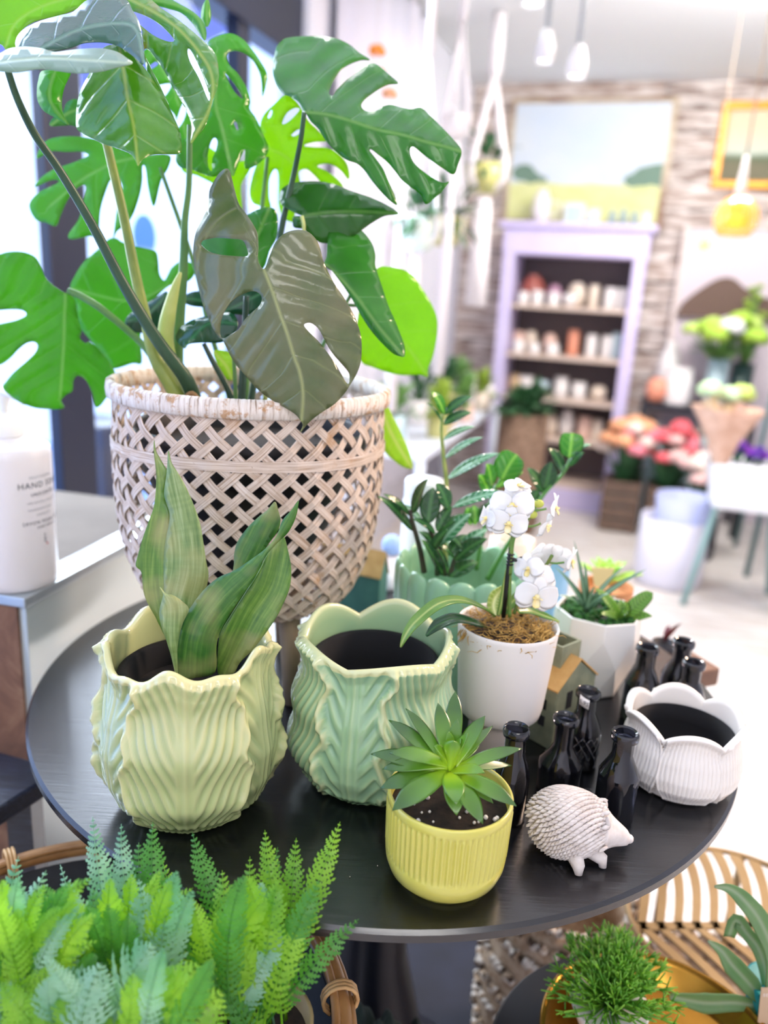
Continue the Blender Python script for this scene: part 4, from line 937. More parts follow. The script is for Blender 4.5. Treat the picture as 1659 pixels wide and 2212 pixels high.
sweep_leaf('leaf', orc, [(900, 1360), (790, 1290), (600, 1228), (400, 1262), (200, 1420), (110, 1540), (60, 1652)], [50, 90, 110, 125, 110, 70, 8], [Yo, Yo - .02, Yo - .045, Yo - .07, Yo - .085, Yo - .09, Yo - .09], ol)
sweep_leaf('leaf', orc, [(860, 1480), (760, 1440), (560, 1395), (400, 1450), (290, 1548)], [50, 90, 125, 120, 12], [Yo, Yo - .02, Yo - .035, Yo - .045, Yo - .05], old)
sweep_leaf('leaf', orc, [(925, 1370), (895, 1280), (920, 1190), (1000, 1110)], [60, 110, 115, 30], [Yo, Yo + .005, Yo + .01, Yo + .015], olv, up=(0, -1, .2))
sweep_leaf('leaf', orc, [(960, 1370), (1060, 1250), (1160, 1160), (1190, 1110)], [50, 90, 100, 30], [Yo, Yo + .01, Yo + .02, Yo + .025], ol, up=(0, -1, .5))
sweep_leaf('leaf', orc, [(1120, 1330), (1240, 1330), (1360, 1370), (1485, 1418)], [40, 80, 70, 8], [Yo, Yo + .01, Yo + .01, Yo], ol)
sweep_leaf('leaf', orc, [(940, 1370), (970, 1240), (990, 1100), (1015, 950)], [30, 36, 28, 6], [Yo, Yo, Yo, Yo], ol, up=(0, -1, .1))
M_stk = simple('black_stake', '#0b0b12', .35)
kst = [D(x, y, Y) for (x, y), Y in zip(ZO((985, 1380), (1010, 1130), (1035, 900), (1058, 730)), (Yo, Yo, Yo, Yo))]
B().tube(kst, .0024, 8).mk('stake', M_stk, orc)
B().tube([D(*ZO((1140, 1370))[0], Yo + .01), D(*ZO((1185, 1250))[0], Yo + .01)], .0022, 8).mk('stake', M_stk, orc)
sps = simple('orchid_stem', '#5f8f3c', .4, '#6f8038', 90)
def ost(pts, r, Y=None, n='flower_stem'): B().tube(spline([D(x, y, (Y or Yo)) for x, y in ZO(*pts)], 5), r, 8).mk(n, sps, orc)
ost([(1040, 1380), (1040, 1100), (1045, 900), (1068, 700), (1120, 610), (1200, 500), (1270, 390), (1290, 330)], .0020)
ost([(1040, 1000), (1060, 720), (1090, 635)], .0026)
ost([(1080, 1350), (1130, 1230), (1230, 1120), (1330, 970), (1385, 890), (1422, 825)], .0018, Yo + .005)
ost([(1385, 890), (1450, 900), (1530, 890)], .0011, Yo + .005, 'flower_stem')
ost([(1190, 570), (1260, 565), (1320, 540)], .0012); ost([(1240, 425), (1300, 425), (1370, 410)], .0012); ost([(1060, 650), (1010, 620), (980, 600)], .0011)
cb = B(); cq = D(*ZO((1045, 865))[0], Yo)
for k in range(4): cb.lathe(cq + Vector((0, 0, -.006 + .0035 * k)), [(.0030, 0), (.0042, .001), (.0030, .002)], 14)
cb.ball(cq + Vector((.011, -.002, 0)), .0045, 10, 8, (1, .5, 1)); cb.tube([cq, cq + Vector((.009, -.001, 0))], .002, 6); cb.mk('clip', M_stk, orc)
for x, y in ((1300, 365), (1243, 462)): B().ball(D(*ZO((x, y))[0], Yo), .0042, 10, 8, (1.3, 1, 1)).mk('bud', simple('bud_green', '#b9bf52', .4), orc)
pm_ = N('orchid_petal'); pm_.set(rough=.55, sub=.0); pm_.color('#ffffff')
tt = pm_.new('BsdfTranslucent'); tt.inputs['Color'].default_value = hexc('#ffffff'); mx = pm_.new('MixShader'); mx.inputs[0].default_value = .35
pm_.link(pm_.b.outputs[0], mx.inputs[1]); pm_.link(tt.outputs[0], mx.inputs[2]); pm_.link(mx.outputs[0], pm_.out.inputs[0]); M_pet = pm_.m
M_lip = simple('orchid_lip', '#f4dd7a', .5, '#f6ecc4', 90)
def orchid(px, py, Y, face, size, roll=0):
    """five petals and a lip; face = direction the flower looks"""
    c = D(*ZO((px, py))[0], Y); S = sz(c, size * .24111) * .62; fz = Vector(face).normalized()
    ux = fz.cross(Vector((0, 0, 1))).normalized(); uz = ux.cross(fz)
    rr = Matrix.Rotation(roll, 3, fz); ux = rr @ ux; uz = rr @ uz; b = B()
    for ang, ln, wd, dz in ((90, .95, .70, -.02), (215, .95, .68, -.03), (325, .95, .68, -.03), (14, 1.0, 1.22, .04), (166, 1.0, 1.22, .04)):
        a = radians(ang); d = ux * cos(a) + uz * sin(a); pb = c + fz * (dz * S)
        blade(pb, pb + d * S * ln - fz * .12 * S, S * wd * (1.0 if wd < 1 else .95), fz * S * .09, 9, 'round', .0004, tuple(fz), .12, 8, b=b)
    o = b.mk('flower', M_pet, orc)
    l = B(); l.ball(c + fz * S * .10 + uz * S * .05, S * .12, 8, 6)
    blade(c + fz * .02 * S, c + fz * S * .30 - uz * S * .42, S * .36, -uz * S * .06 + fz * .05 * S, 6, 'round', .0006, tuple(fz), .5, 6, b=l)
    for s in (-1, 1): blade(c + fz * .04 * S, c + fz * S * .32 + ux * s * S * .22 + uz * .02 * S, S * .2, fz * .03 * S, 5, 'round', .0005, tuple(uz), .3, 6, b=l)
    l.mk('lip', M_lip, o)
for a in ((1120, 215, Yo - .004, (.2, -.35, .9), 230, .2), (1062, 385, Yo - .014, (-.12, -1, .08), 330, .1), (1030, 545, Yo - .020, (-.1, -1, -.05), 290, -.1), (840, 500, Yo - .01, (-.95, -.35, .1), 230, 0), (1440, 405, Yo, (.93, -.35, .0), 240, 0), (1365, 560, Yo, (.8, -.5, -.3), 220, .3),
          (1210, 950, Yo - .01, (-.6, -.8, .1), 250, .3), (1300, 1020, Yo - .012, (.1, -.7, .6), 250, 0), (1370, 1095, Yo, (.7, -.7, .1), 230, .2), (1280, 1200, Yo - .02, (.05, -1, -.1), 330, -.15), (1345, 835, Yo + .012, (-.3, .8, .2), 250, .4), (1460, 850, Yo + .012, (.2, .9, .2), 240, 0), (1585, 880, Yo + .005, (.9, -.4, -.2), 230, 0)): orchid(*a)
# riser under the orchid pot
rs = thing('pot_riser', 'small pale translucent riser lifting the orchid pot above the table', 'riser', (c5.x, c5.y, .75))
B().lathe((c5.x, c5.y, .75), [(.030, 0), (.032, .003), (.030, .045), (.033, .0495)], 40).mk('riser_body', simple('riser_pale', '#e9dcd6', .25, coat=.4), rs)

# ------------------------------------------------------------------ concrete house ornaments
def house(name, label, pc, pe, pa, left_len, zeave, mats, chim=None, windows=True):
    """pc ground corner, pe/pa pixel of right eave and apex"""
    t = thing(name, label, 'ornament', pc); zc = zeave
    e = G(pe[0], pe[1], zc); g = Vector((e.x - pc.x, e.y - pc.y, 0)); wlen = g.length; g.normalize(); l = Vector((-g.y, g.x, 0))
    if l.x > 0: l = -l
    m = pc + g * wlen / 2; m.z = .75; az = D(pa[0], pa[1], m.y).z; az = min(max(az, zc + .012), zc + .05)
    b = B(); q = lambda s, u, z: Vector((pc.x, pc.y, 0)) + g * s + l * u + Vector((0, 0, z)); w = wlen
    v = [q(0, 0, .75), q(w, 0, .75), q(w, 0, zc), q(w / 2, 0, az), q(0, 0, zc)]; v += [p + l * left_len for p in v]
    b.add(v, [(4, 3, 2, 1, 0), (5, 6, 7, 8, 9), (0, 1, 6, 5), (1, 2, 7, 6), (0, 5, 9, 4), (2, 3, 8, 7), (3, 4, 9, 8)])
    bev(b.mk('wall', mats[0], t, smooth=False), .0012)
    r = B(); o_ = .0012
    for s0, s1 in ((0, w / 2), (w, w / 2)):
        z0, z1 = zc, az; nrm = Vector((0, 0, 1))
        a = [q(s0 + (-.0015 if s0 == 0 else .0015), -.0015, z0 - .001), q(s1, -.0015, z1 + o_), q(s1, left_len + .0015, z1 + o_), q(s0 + (-.0015 if s0 == 0 else .0015), left_len + .0015, z0 - .001)]
        r.add(a + [p + Vector((0, 0, .002)) for p in a], [(0, 1, 2, 3), (7, 6, 5, 4), (0, 4, 5, 1), (1, 5, 6, 2), (2, 6, 7, 3), (3, 7, 4, 0)])
    r.mk('roof', mats[1], t, smooth=False)
    if windows:
        dk = mats[2]
        for k, (u, z) in enumerate(((.016, .78), (.036, .78), (.016, .80), (.036, .80), (.056, .80), (.056, .78))):
            if u < left_len - .004: b2 = B(); M3 = Matrix(((l.x, g.x, 0), (l.y, g.y, 0), (0, 0, 1))); b2.box(q(-.0001, u, z), (.008, .0014, .012), ax=M3); b2.mk('window_recess', dk, t, smooth=False)
        M3 = Matrix(((g.x, l.x, 0), (g.y, l.y, 0), (0, 0, 1)))
        for s in (.33, .66): b2 = B(); b2.box(q(w * s, -.0001, .805), (.009, .0014, .02), ax=M3); b2.mk('window_recess', dk, t, smooth=False)
    if chim:
        u0, wd, h0, h1 = chim; M3 = Matrix(((g.x, l.x, 0), (g.y, l.y, 0), (0, 0, 1))); b3 = B(); cc = q(w / 2, u0, 0)
        for dx, dy, sx, sy in ((-wd / 2 + .0015, 0, .003, wd), (wd / 2 - .0015, 0, .003, wd), (0, -wd / 2 + .0015, wd - .006, .003), (0, wd / 2 - .0015, wd - .006, .003)):
            p = cc + g * dx + l * dy; b3.box(Vector((p.x, p.y, (h0 + h1) / 2)), (sx, sy, h1 - h0), ax=M3)
        b3.box(Vector((cc.x, cc.y, h0 + (h1 - h0) * .3)), (wd - .004, wd - .004, .002), ax=M3)
        b3.mk('chimney', mats[0], t, smooth=False)
    return t
M_con = simple('grey_green_clay', '#737a66', .6, '#868c74', 60, bump=.2, bscale=200); M_roof = simple('ochre_clay', '#c69f63', .6, '#b48c50', 60, bump=.25, bscale=250); M_win = simple('window_recess_dark', '#11141a', .8)
pcr = G(1188, 1622)
house('house_ornament', 'grey green clay house ornament with ochre roof and square chimney behind the bottles', pcr, (1288, 1457), (1253, 1427), .062, D(1203, 1495, pcr.y).z, (M_con, M_roof, M_win), (.030, .034, D(1212, 1440, .80).z - .01, D(1212, 1382, .80).z))
M_teal_clay = simple('teal_clay', '#3f6d66', .5, '#4a7a70', 40)
pc2 = Vector((.0, 1.10, .75)); pc2 = D(818, 1300, 1.06); pc2.z = .75
house('house_ornament', 'dark teal clay house ornament with ochre roof behind the basket', pc2, (838, 1238), (826, 1196), .10, D(818, 1250, pc2.y).z, (M_teal_clay, M_roof, M_win), None, False)

# ------------------------------------------------------------------ small dark glass bottles
gb = N('smoky_black_glass'); gb.color((.055, .06, .085, 1)); gb.set(rough=.03, trans=.92, ior=1.5, coat=.3)
M_bot = gb.m
def bottle(label, px, py, Y, R, rr, neck, shoulder, facets=0, dia=False, H=None, tagged=False, group='small dark glass bottles'):
    top = D(px, py, Y); H = top.z - .75; c = Vector((top.x, Y, .75)); t = thing('glass_bottle', label, 'bottle', c, group)
    sh = shoulder; pr = [(.001, 0), (.9 * R, 0), (R, .003), (R, sh * H * .9), (.97 * R, sh * H), (neck * 1.35, (sh + .13) * H), (neck, (sh + .22) * H), (neck, .90 * H), (rr, .915 * H), (rr * 1.04, .955 * H), (rr, .985 * H), (rr * .88, H), (rr * .72, .985 * H), (rr * .68, .93 * H), (neck * .72, .88 * H), (neck * .72, (sh + .22) * H), (.8 * R, sh * H * .97), (.88 * R, .008), (.001, .007)]
    def rf(a, j, r, z):
        if j in (6, 7, 14, 15) and facets: k = 2 * pi / facets; return r * cos(k / 2) / cos(((a + .3) % k) - k / 2)
        if j in (2, 3) and facets: k = 2 * pi / facets; return r * (.96 + .04 * cos(facets * a))
        return r
    B().lathe(c, pr, 48 if not facets else facets * 5, rf=rf, close=False).mk('bottle_body', M_bot, t, flat_angle=28 if facets else 60)
    if dia:
        d = B()
        for k in range(14):
            for s in (-1, 1):
                d.tube([c + Vector((R * 1.0 * cos(2 * pi * k / 14 + s * q * .22), R * 1.0 * sin(2 * pi * k / 14 + s * q * .22), sh * H * (.35 + .14 * q))) for q in range(5)], .0006, 4)
        d.mk('diamond_relief', M_bot, t)
    if tagged:
        tg_ = B(); n = 10; P = []; UV = []; rn_ = rr * 1.06
        a0, a1 = radians(-142), radians(-96)
        for i in range(n + 1):
            a = a0 + (a1 - a0) * i / n
            for z in (.885 * H - .002 - .004 * i / n, .885 * H + .0085 - .004 * i / n): P.append(c + Vector((rn_ * cos(a), rn_ * sin(a), z)))
        f = [(2 * i, 2 * i + 2, 2 * i + 3, 2 * i + 1) for i in range(n)]
        o = mk('price_sticker', P, f, CM['white'], t); o.modifiers.new('thickness', 'SOLIDIFY').thickness = .0003
        cu = bpy.data.curves.new('price_text', 'FONT'); cu.body = '5.95'; cu.size = .0062; cu.extrude = .0001; cu.align_x = 'CENTER'; cu.align_y = 'CENTER'
        am = (a0 + a1) / 2; nrm = Vector((cos(am), sin(am), 0)); p = c + nrm * (rn_ + .0009) + Vector((0, 0, .885 * H + .0012))
        ux = Vector((-nrm.y, nrm.x, 0)); ux = (ux * cos(radians(-14)) + Vector((0, 0, 1)) * sin(radians(-14))); uz = nrm.cross(ux)
        to = bpy.data.objects.new('t', cu); COL.objects.link(to); me = bpy.data.meshes.new_from_object(to.evaluated_get(bpy.context.evaluated_depsgraph_get())); bpy.data.objects.remove(to)
        mk('price_text', [p + ux * q.co.x + uz * q.co.y + nrm * q.co.z for q in me.vertices], [tuple(w.vertices) for w in me.polygons], simple('ink_grey', '#6f6f72', .8), o, smooth=False)
    return t
bottle('dark glass bottle directly right of the yellow succulent pot', 1117, 1570, .640, .0168, .0122, .0095, .52)
bottle('dark glass bottle with the widest rounded body, in front of the clay house', 1224, 1547, .690, .0212, .0126, .0092, .40)
bottle('dark glass bottle with a white price sticker on its neck', 1272, 1490, .738, .0185, .0126, .0100, .50, 0, True, tagged=True)
bottle('dark glass bottle with straight sides beside the white petal planter', 1352, 1580, .652, .0198, .0126, .0098, .52, 8)
bottle('dark bottle behind the petal planter, nearest the white faceted pot', 1400, 1395, .838, .0205, .0130, .0108, .50, 8)
bottle('tallest dark bottle, furthest back of the group behind the petal planter', 1478, 1383, .868, .0200, .0130, .0108, .50, 8)
bottle('dark bottle behind the petal planter, rightmost of the back group', 1500, 1428, .822, .0190, .0128, .0104, .50, 8)

# ------------------------------------------------------------------ white faceted planter with aloe and zebra leaf plant
c6 = Vector((.2745, .915, .75)); R6 = sz(c6 + Vector((0, 0, .1)), 186) / 2; H6 = .106
fp = thing('succulent_arrangement', 'white faceted planter with mossy top, spiky aloe and a zebra striped plant', 'potted plant', c6)
b = B(); ks = 8; rings = [(.60, 0, 0), (.70, .02, .5), (.97, .45, 0), (1.02, .80, .5), (1.0, 1.0, .5)]; vv = []
for r, z, o_ in rings:
    for k in range(ks): a = 2 * pi * (k + o_) / ks + .3; vv.append(c6 + Vector((R6 * r * cos(a), R6 * r * sin(a), H6 * z)))
ff = [tuple(range(ks))[::-1]]
for j in range(len(rings) - 1):
    for k in range(ks):
        a, b_, c_, d_ = j * ks + k, j * ks + (k + 1) % ks, (j + 1) * ks + (k + 1) % ks, (j + 1) * ks + k
        o1, o2 = rings[j][2], rings[j + 1][2]
        if o1 == o2: ff.append((a, b_, c_, d_))
        elif o1 < o2: ff += [(a, b_, d_), (b_, c_, d_)]
        else: ff += [(a, b_, c_), (a, c_, d_)]
nb_ = len(vv)
for r, z in ((.94, 1.0), (.90, .75)):
    for k in range(ks): a = 2 * pi * (k + .5) / ks + .3; vv.append(c6 + Vector((R6 * r * cos(a), R6 * r * sin(a), H6 * z)))
for k in range(ks):
    ff.append((4 * ks + k, 4 * ks + (k + 1) % ks, nb_ + (k + 1) % ks, nb_ + k)); ff.append((nb_ + k, nb_ + (k + 1) % ks, nb_ + ks + (k + 1) % ks, nb_ + ks + k))
b.add(vv, ff); bev(b.mk('pot', simple('white_ceramic_satin', '#eeedea', .35, coat=.3), fp, smooth=False), .003, 3)
mb = B(); rn = random.Random(2)
for i in range(130):
    a = rn.random() * 6.28; r = sqrt(rn.random()) * R6 * .86; mb.ball(c6 + Vector((r * cos(a), r * sin(a), H6 - .006 + rn.uniform(-.002, .003))), rn.uniform(.003, .006), 7, 5)
o = mb.mk('moss', simple('green_moss', '#123d12', .95, '#2c6420', 180, bump=.8, bscale=400), fp); o['kind'] = 'stuff'
alo = leafm('aloe_leaf', '#1f4b2a', '#3a6a40', '#7fa888', trans=.1, rough=.35, freq=300, slant=0, side=.2, vs=.2)
zeb = leafm('zebra_leaf', '#5f9a2f', '#93bd4d', '#2c5c1e', trans=.25, rough=.35, freq=220, slant=.6, side=.30, veinw=.0002, vs=.9)
def fb_(b0, tp, w, Y, dY, m, shape='spike', bend=(0, 0, .004), gut=.5, th=.0016, zf=ZF, k=.19442, par=None, name='leaf', up=(0, -.6, .8)):
    (x0, y0), (x1, y1) = zf(b0, tp); p0 = D(x0, y0, Y); p1 = D(x1, y1, Y + dY); blade(p0, p1, sz(p0, w * k), bend, 10, shape, th, up, gut, 6).mk(name, m, par or fp)
Y6 = c6.y
for tp, w, dY in (((410, 190), 75, .0), ((530, 420), 85, .005), ((205, 490), 110, -.01), ((960, 480), 80, .02), ((1220, 510), 95, .01), ((800, 785), 110, -.02), ((230, 800), 70, -.02), ((900, 810), 60, .02), ((640, 700), 70, -.01)):
    fb_((545, 960), tp, w, Y6 - .012, dY, alo)
for tp, w, dY, s in (((1290, 775), 190, .0, 'strap'), ((640, 720), 150, .0, 'ovate'), ((1285, 1035), 150, -.01, 'ovate'), ((700, 1010), 120, -.02, 'ovate'), ((985, 915), 170, -.015, 'round'), ((930, 850), 120, .015, 'ovate')):
    fb_((945, 1085), tp, w, Y6 - .018, dY, zeb, s, (0, 0, .003), .25, .001)

# terracotta pot with pale succulent and a blank yellow label
c7 = D(1300, 1330, 1.10); c7.z = .75; R7 = sz(D(1300, 1270, 1.10), 55); H7 = D(1300, 1262, 1.10).z - .75
tc = thing('potted_succulent', 'lime green succulent in a terracotta pot behind the faceted planter', 'potted plant', c7)
B().lathe(c7, [(.7 * R7, 0), (.95 * R7, H7 - .015), (1.05 * R7, H7 - .015), (1.05 * R7, H7), (.92 * R7, H7), (.88 * R7, H7 - .012), (.001, H7 - .012)], 40).mk('pot', simple('terracotta', '#d59a6c', .8, '#c98a5c', 30), tc, flat_angle=40)
lm = simple('lime_succulent', '#8ec832', .35, '#b4de5c', 60)
cs = c7 + Vector((0, 0, H7))
for i in range(18):
    a = i * 2.4; e = radians(20 + 65 * (i / 18)); L_ = .055 * (1 - .4 * i / 18); p = cs + Vector((cos(a) * cos(e), sin(a) * cos(e), sin(e))) * L_
    blade(cs, p, .017, (0, 0, .003), 8, 'ovate', .003, gutter=.3).mk('leaf', lm, tc)
lab = B(); pl_ = [D(x, y, 1.035) for x, y in ZF((605, 490), (868, 500), (770, 730), (640, 700))]; lab.add(pl_ + [p + Vector((0, .0012, 0)) for p in pl_], [(0, 1, 2, 3), (7, 6, 5, 4), (0, 4, 5, 1), (1, 5, 6, 2), (2, 6, 7, 3), (3, 7, 4, 0)])
lab.tube([D(*ZF((705, 715))[0], 1.035), D(*ZF((705, 940))[0], 1.04)], .0015, 6); lab.mk('plant_label', simple('label_cream', '#f0d79a', .8), tc, smooth=False, label='blank cream plant label')

# ------------------------------------------------------------------ things standing at the back of the table
def backpot(name, label, cat, px, Y, ptop, wpx, kind, m, R=None):
    tpz = D(px, ptop, Y); R = sz(tpz, wpx) / 2; o = lpot(name, kind, Vector((tpz.x, Y, .75)), R, tpz.z - .75, m, seg=40); return tag(o, label, cat)
backpot('candle_glass', 'tall frosted white candle glass behind the zz plant', 'candle', 918, 1.14, 1035, 88, 'can', simple('frosted_white_glass', '#e9f0f2', .3))
backpot('flower_pot', 'blush white pot standing behind the orchid flowers', 'pot', 1108, 1.13, 1162, 96, 'cup', CM['cream'])
backpot('vase', 'pale blue cylindrical vase between the orchid and the faceted planter', 'vase', 1205, 1.02, 1195, 62, 'can', simple('sky_blue_glaze', '#9cc6e6', .3, coat=.3))
backpot('flower_pot', 'small white pot under the blue yarn ball beside the teal house', 'pot', 842, 1.22, 1215, 50, 'cup', CM['white'])
q = D(848, 1178, 1.22); q.z += .0
yb = B(); yb.ball(q, sz(q, 24), 20, 14); o = yb.mk('yarn_ball', simple('blue_yarn', '#a9bfe6', .9, '#8fa8d8', 120, bump=.8, bscale=200), origin=q); tag(o, 'pale blue yarn ball resting in the small white pot', 'yarn ball')
# brown stool and red leaf beyond the table edge
bs = thing('wooden_stool', 'brown wooden stool top showing beyond the table behind the dark bottles', 'stool', G(1440, 1425, .715) * Vector((1, 1, 0)))
sq_ = G(1440, 1425, .715); bev(B().box((sq_.x + .01, sq_.y + .01, .70), (.10, .10, .03), .4).mk('seat', simple('brown_wood', '#8a6a58', .6, '#745444', 20), bs, smooth=False), .004)
for sx in (-1, 1):
    for sy in (-1, 1): B().tube([(sq_.x + .01 + sx * .03, sq_.y + .01 + sy * .03, .69), (sq_.x + .01 + sx * .04, sq_.y + .01 + sy * .04, 0)], .008, 8).mk('leg', M_crate2, bs)
rpc = Vector((sq_.x, sq_.y + .02, .715)); rp = thing('red_leaf_plant', 'dark red pointed leaves rising from a small pot on the brown stool', 'plant', rpc)
lpot('pot', 'cup', rpc, .018, .02, M_black, rp)
rlm = simple('dark_red_leaf', '#6e1f26', .5, '#4f151c', 30)
pb_ = rpc + Vector((0, 0, .018))
for tip, w in ((D(1472, 1346, sq_.y), .022), (D(1448, 1352, sq_.y + .02), .02)): blade(pb_, tip, w, (0, 0, .004), 8, 'ovate').mk('leaf', rlm, rp)

# ------------------------------------------------------------------ yellow ribbed pot with succulent rosette
c8, R8, H8 = fit_pot(962, 1951, .66, 268, 1708)
yp = thing('potted_succulent', 'pale yellow ribbed pot with a green rosette succulent at the front of the table', 'potted plant', c8)
M_yel = simple('yellow_glaze', '#cdc75e', .28, coat=.5)
prof = [(.70, 0), (.72, .002), (.70, .004)]; prof = [(.60 * R8, 0), (.68 * R8, .0), (.70 * R8, .004), (.72 * R8, .0055), (.82 * R8, .007), (.91 * R8, .012), (.965 * R8, .020), (.98 * R8, .027), (.968 * R8, .0285)] + [(R8 * (.968 + .022 * k / 10), .0285 + (H8 - .009 - .0285) * k / 10) for k in range(1, 11)] + [(.99 * R8, H8 - .008), (R8, H8 - .006), (R8, H8 - .001), (.985 * R8, H8), (.95 * R8, H8), (.935 * R8, H8 - .003), (.92 * R8, H8 - .03)]
B().lathe(c8, prof, 62 * 6, rf=lambda a, j, r, z: r + (.0011 * cos(62 * a) * (1 if 9 <= j <= 18 else 0)), close=True).mk('pot', M_yel, yp)
B().lathe(c8, [(.001, H8 - .009), (.93 * R8, H8 - .014)], 40, close=False).mk('soil', bpy.data.materials['soil_brown'], yp)
pr_ = B(); rn = random.Random(4)
for i in range(26): a = rn.random() * 6.28; r = rn.uniform(.3, .9) * R8; pr_.ball(c8 + Vector((r * cos(a), r * sin(a), H8 - .010)), rn.uniform(.0008, .0022), 6, 5)
o = pr_.mk('perlite', CM['white'], yp); o['kind'] = 'stuff'; o['label'] = 'white perlite grains'
su = N('echeveria_leaf'); su.set(rough=.28, coat=.3, coatr=.2); uvn = su.new('UVMap'); sp = su.new('SeparateXYZ'); su.link(uvn.outputs[0], sp.inputs[0])
su.color(su.mix(su.ramp(sp.outputs[0], [(.018, (0, 0, 0, 1)), (.05, (1, 1, 1, 1))]), su.mix(su.ramp(sp.outputs[0], [(0, (0, 0, 0, 1)), (.022, (1, 1, 1, 1))]), '#a4c828', '#5f9222'), '#365c22')); M_suc = su.m
M_tip = simple('leaf_tip_dark', '#4a3a30', .4)
cen = D(*Z7((500, 455))[0], c8.y - .004)
leaves = [((55, 385), 92, .012), ((155, 195), 78, .035), ((250, 130), 62, .04), ((430, 100), 82, .04), ((528, 33), 88, .05), ((695, 172), 78, .035), ((738, 228), 50, .045), ((902, 355), 70, .02), ((842, 450), 56, .03), ((870, 677), 88, -.025), ((692, 490), 66, -.012), ((682, 778), 90, -.035), ((535, 730), 96, -.03), ((532, 667), 104, -.04), ((175, 702), 112, -.035), ((282, 660), 78, -.02), ((108, 577), 100, -.012), ((118, 470), 82, .0), ((160, 380), 86, -.004), ((408, 342), 60, -.002), ((515, 310), 90, -.006), ((540, 192), 66, .012), ((600, 270), 54, .0), ((490, 258), 50, .004), ((740, 662), 62, -.012), ((664, 338), 44, .03), ((465, 325), 50, .0), ((560, 300), 50, .0)]
for (tx, ty), w, dY in leaves:
    p1 = D(*Z7((tx, ty))[0], cen.y + dY); p0 = cen + Vector((0, 0, -.006 if abs(dY) > .008 else 0)); d = p1 - p0
    up = Vector((0, -.35, 1)) if dY < .03 else Vector((0, -1, .35))
    up = Vector((-d.x, -d.y, 0)).normalized() * .6 + Vector((0, -.35, .9))
    blade(p0, p1, sz(p0, w * .38577) * 1.22, Vector((0, 0, .003)), 14, 'succ', .0036, up, .22, 8).mk('leaf', M_suc, yp)

# ------------------------------------------------------------------ hedgehog ornament
hc = Vector((.1785, .600, .7790)); hg = thing('hedgehog_ornament', 'white ceramic hedgehog figure facing right on the black table', 'ornament', (hc.x, hc.y, .75))
tipp = D(1361, 1812, .592); hd = (tipp - hc); hd.z = 0; hd.normalize(); hs = Vector((-hd.y, hd.x, 0))
M_hog = simple('white_bisque', '#e4ddd9', .75, '#cfc5bf', 120, bump=.3, bscale=160)
hb = B(); secs = []
L0 = -.0335; tl = (tipp - hc).dot(hd); tz = tipp.z - hc.z
def hp(s):  # radius and centre height along the body
    if s < .030:
        u = max(0.0, (s - L0) / (.030 - L0)); return (.0290 * max(0.0, sin(pi * min(u, .5))) ** .55 if u < .5 else .0290 * (1 - .38 * ((u - .5) / .5) ** 2.4)), 0
    u = (s - .030) / (tl - .030); return .0180 * max(0.0, 1 - u) ** .9 * (1 - .25 * sin(pi * u)) + .0045 * (1 if u < .93 else .75), tz * u * .9 - .001
NS = 34; vv = []; ff = []; sg_ = 28
for i in range(NS + 1):
    s = L0 + (tl - L0) * i / NS; r, z = hp(s); r = max(r, .0006)
    for k in range(sg_):
        a = 2 * pi * k / sg_; zz_ = sin(a) * r * (1.0 if sin(a) > 0 else .95); vv.append(hc + hd * s + hs * (cos(a) * r * .95) + Vector((0, 0, z + zz_)))
for i in range(NS):
    for k in range(sg_): ff.append((i * sg_ + k, i * sg_ + (k + 1) % sg_, (i + 1) * sg_ + (k + 1) % sg_, (i + 1) * sg_ + k))
ff += [tuple(range(sg_))[::-1], tuple(NS * sg_ + k for k in range(sg_))]
hb.add(vv, ff)
for fx, fy, out in ((1248, 1888, -.0), (1300, 1872, .0)):
    g_ = G(fx, fy); hb.tube([Vector((hc.x, hc.y, .764)) + (g_ - hc) * .45 * Vector((1, 1, 0)), Vector((g_.x, g_.y, .757)), Vector((g_.x, g_.y - .002, .751))], [.009, .0055, .0032], 10)
for s, dv in ((.0, -.02), (.018, .018)): hb.tube([hc + hd * s + hs * -.0 + Vector((0, .018, -.02)), Vector(((hc + hd * s).x, (hc + hd * s).y + .024, .7505))], [.009, .005], 10)
hb.ball(tipp + Vector((-.001, 0, .0)), .0042, 10, 8)
hb.mk('body', M_hog, hg)
for sd_, nm in ((-1, 'ear'), (1, 'ear')):
    ep = hc + hd * .032 + hs * (sd_ * .013) + Vector((0, 0, .0135)); eb = B(); eb.ball(ep, .0058, 12, 8, (.45, .9, 1)); eb.mk('ear', M_hog, hg)
qs = B(); rq = random.Random(6); cumA = []; tot = 0; NQ = 640
for i in range(200):
    s = L0 + (.031 - L0) * (i + .5) / 200; r, _z = hp(s); tot += r; cumA.append((tot, s, r))
for i in range(NQ):
    q = tot * (i + .5) / NQ; s, r = next((s, r) for c_, s, r in cumA if c_ >= q); a = i * 2.39996
    if sin(a) < -.82: continue
    nr = (hs * cos(a) + Vector((0, 0, sin(a)))); p = hc + hd * s + nr * (r * .965)
    dd = (-hd * .9 + nr * .20 + hs * (cos(a) * .1) + Vector((0, 0, -.40))).normalized()
    blade(p + dd * -.003, p + dd * .0052 + nr * .0006, rq.uniform(.0046, .0056), nr * .0011, 5, 'ovate', .0030, tuple(nr), -.15, 4, b=qs)
o = qs.mk('quills', M_hog, hg); o['kind'] = 'stuff'
ey = B(); ey.ball(D(1330, 1797, .583), .0011, 8, 6)
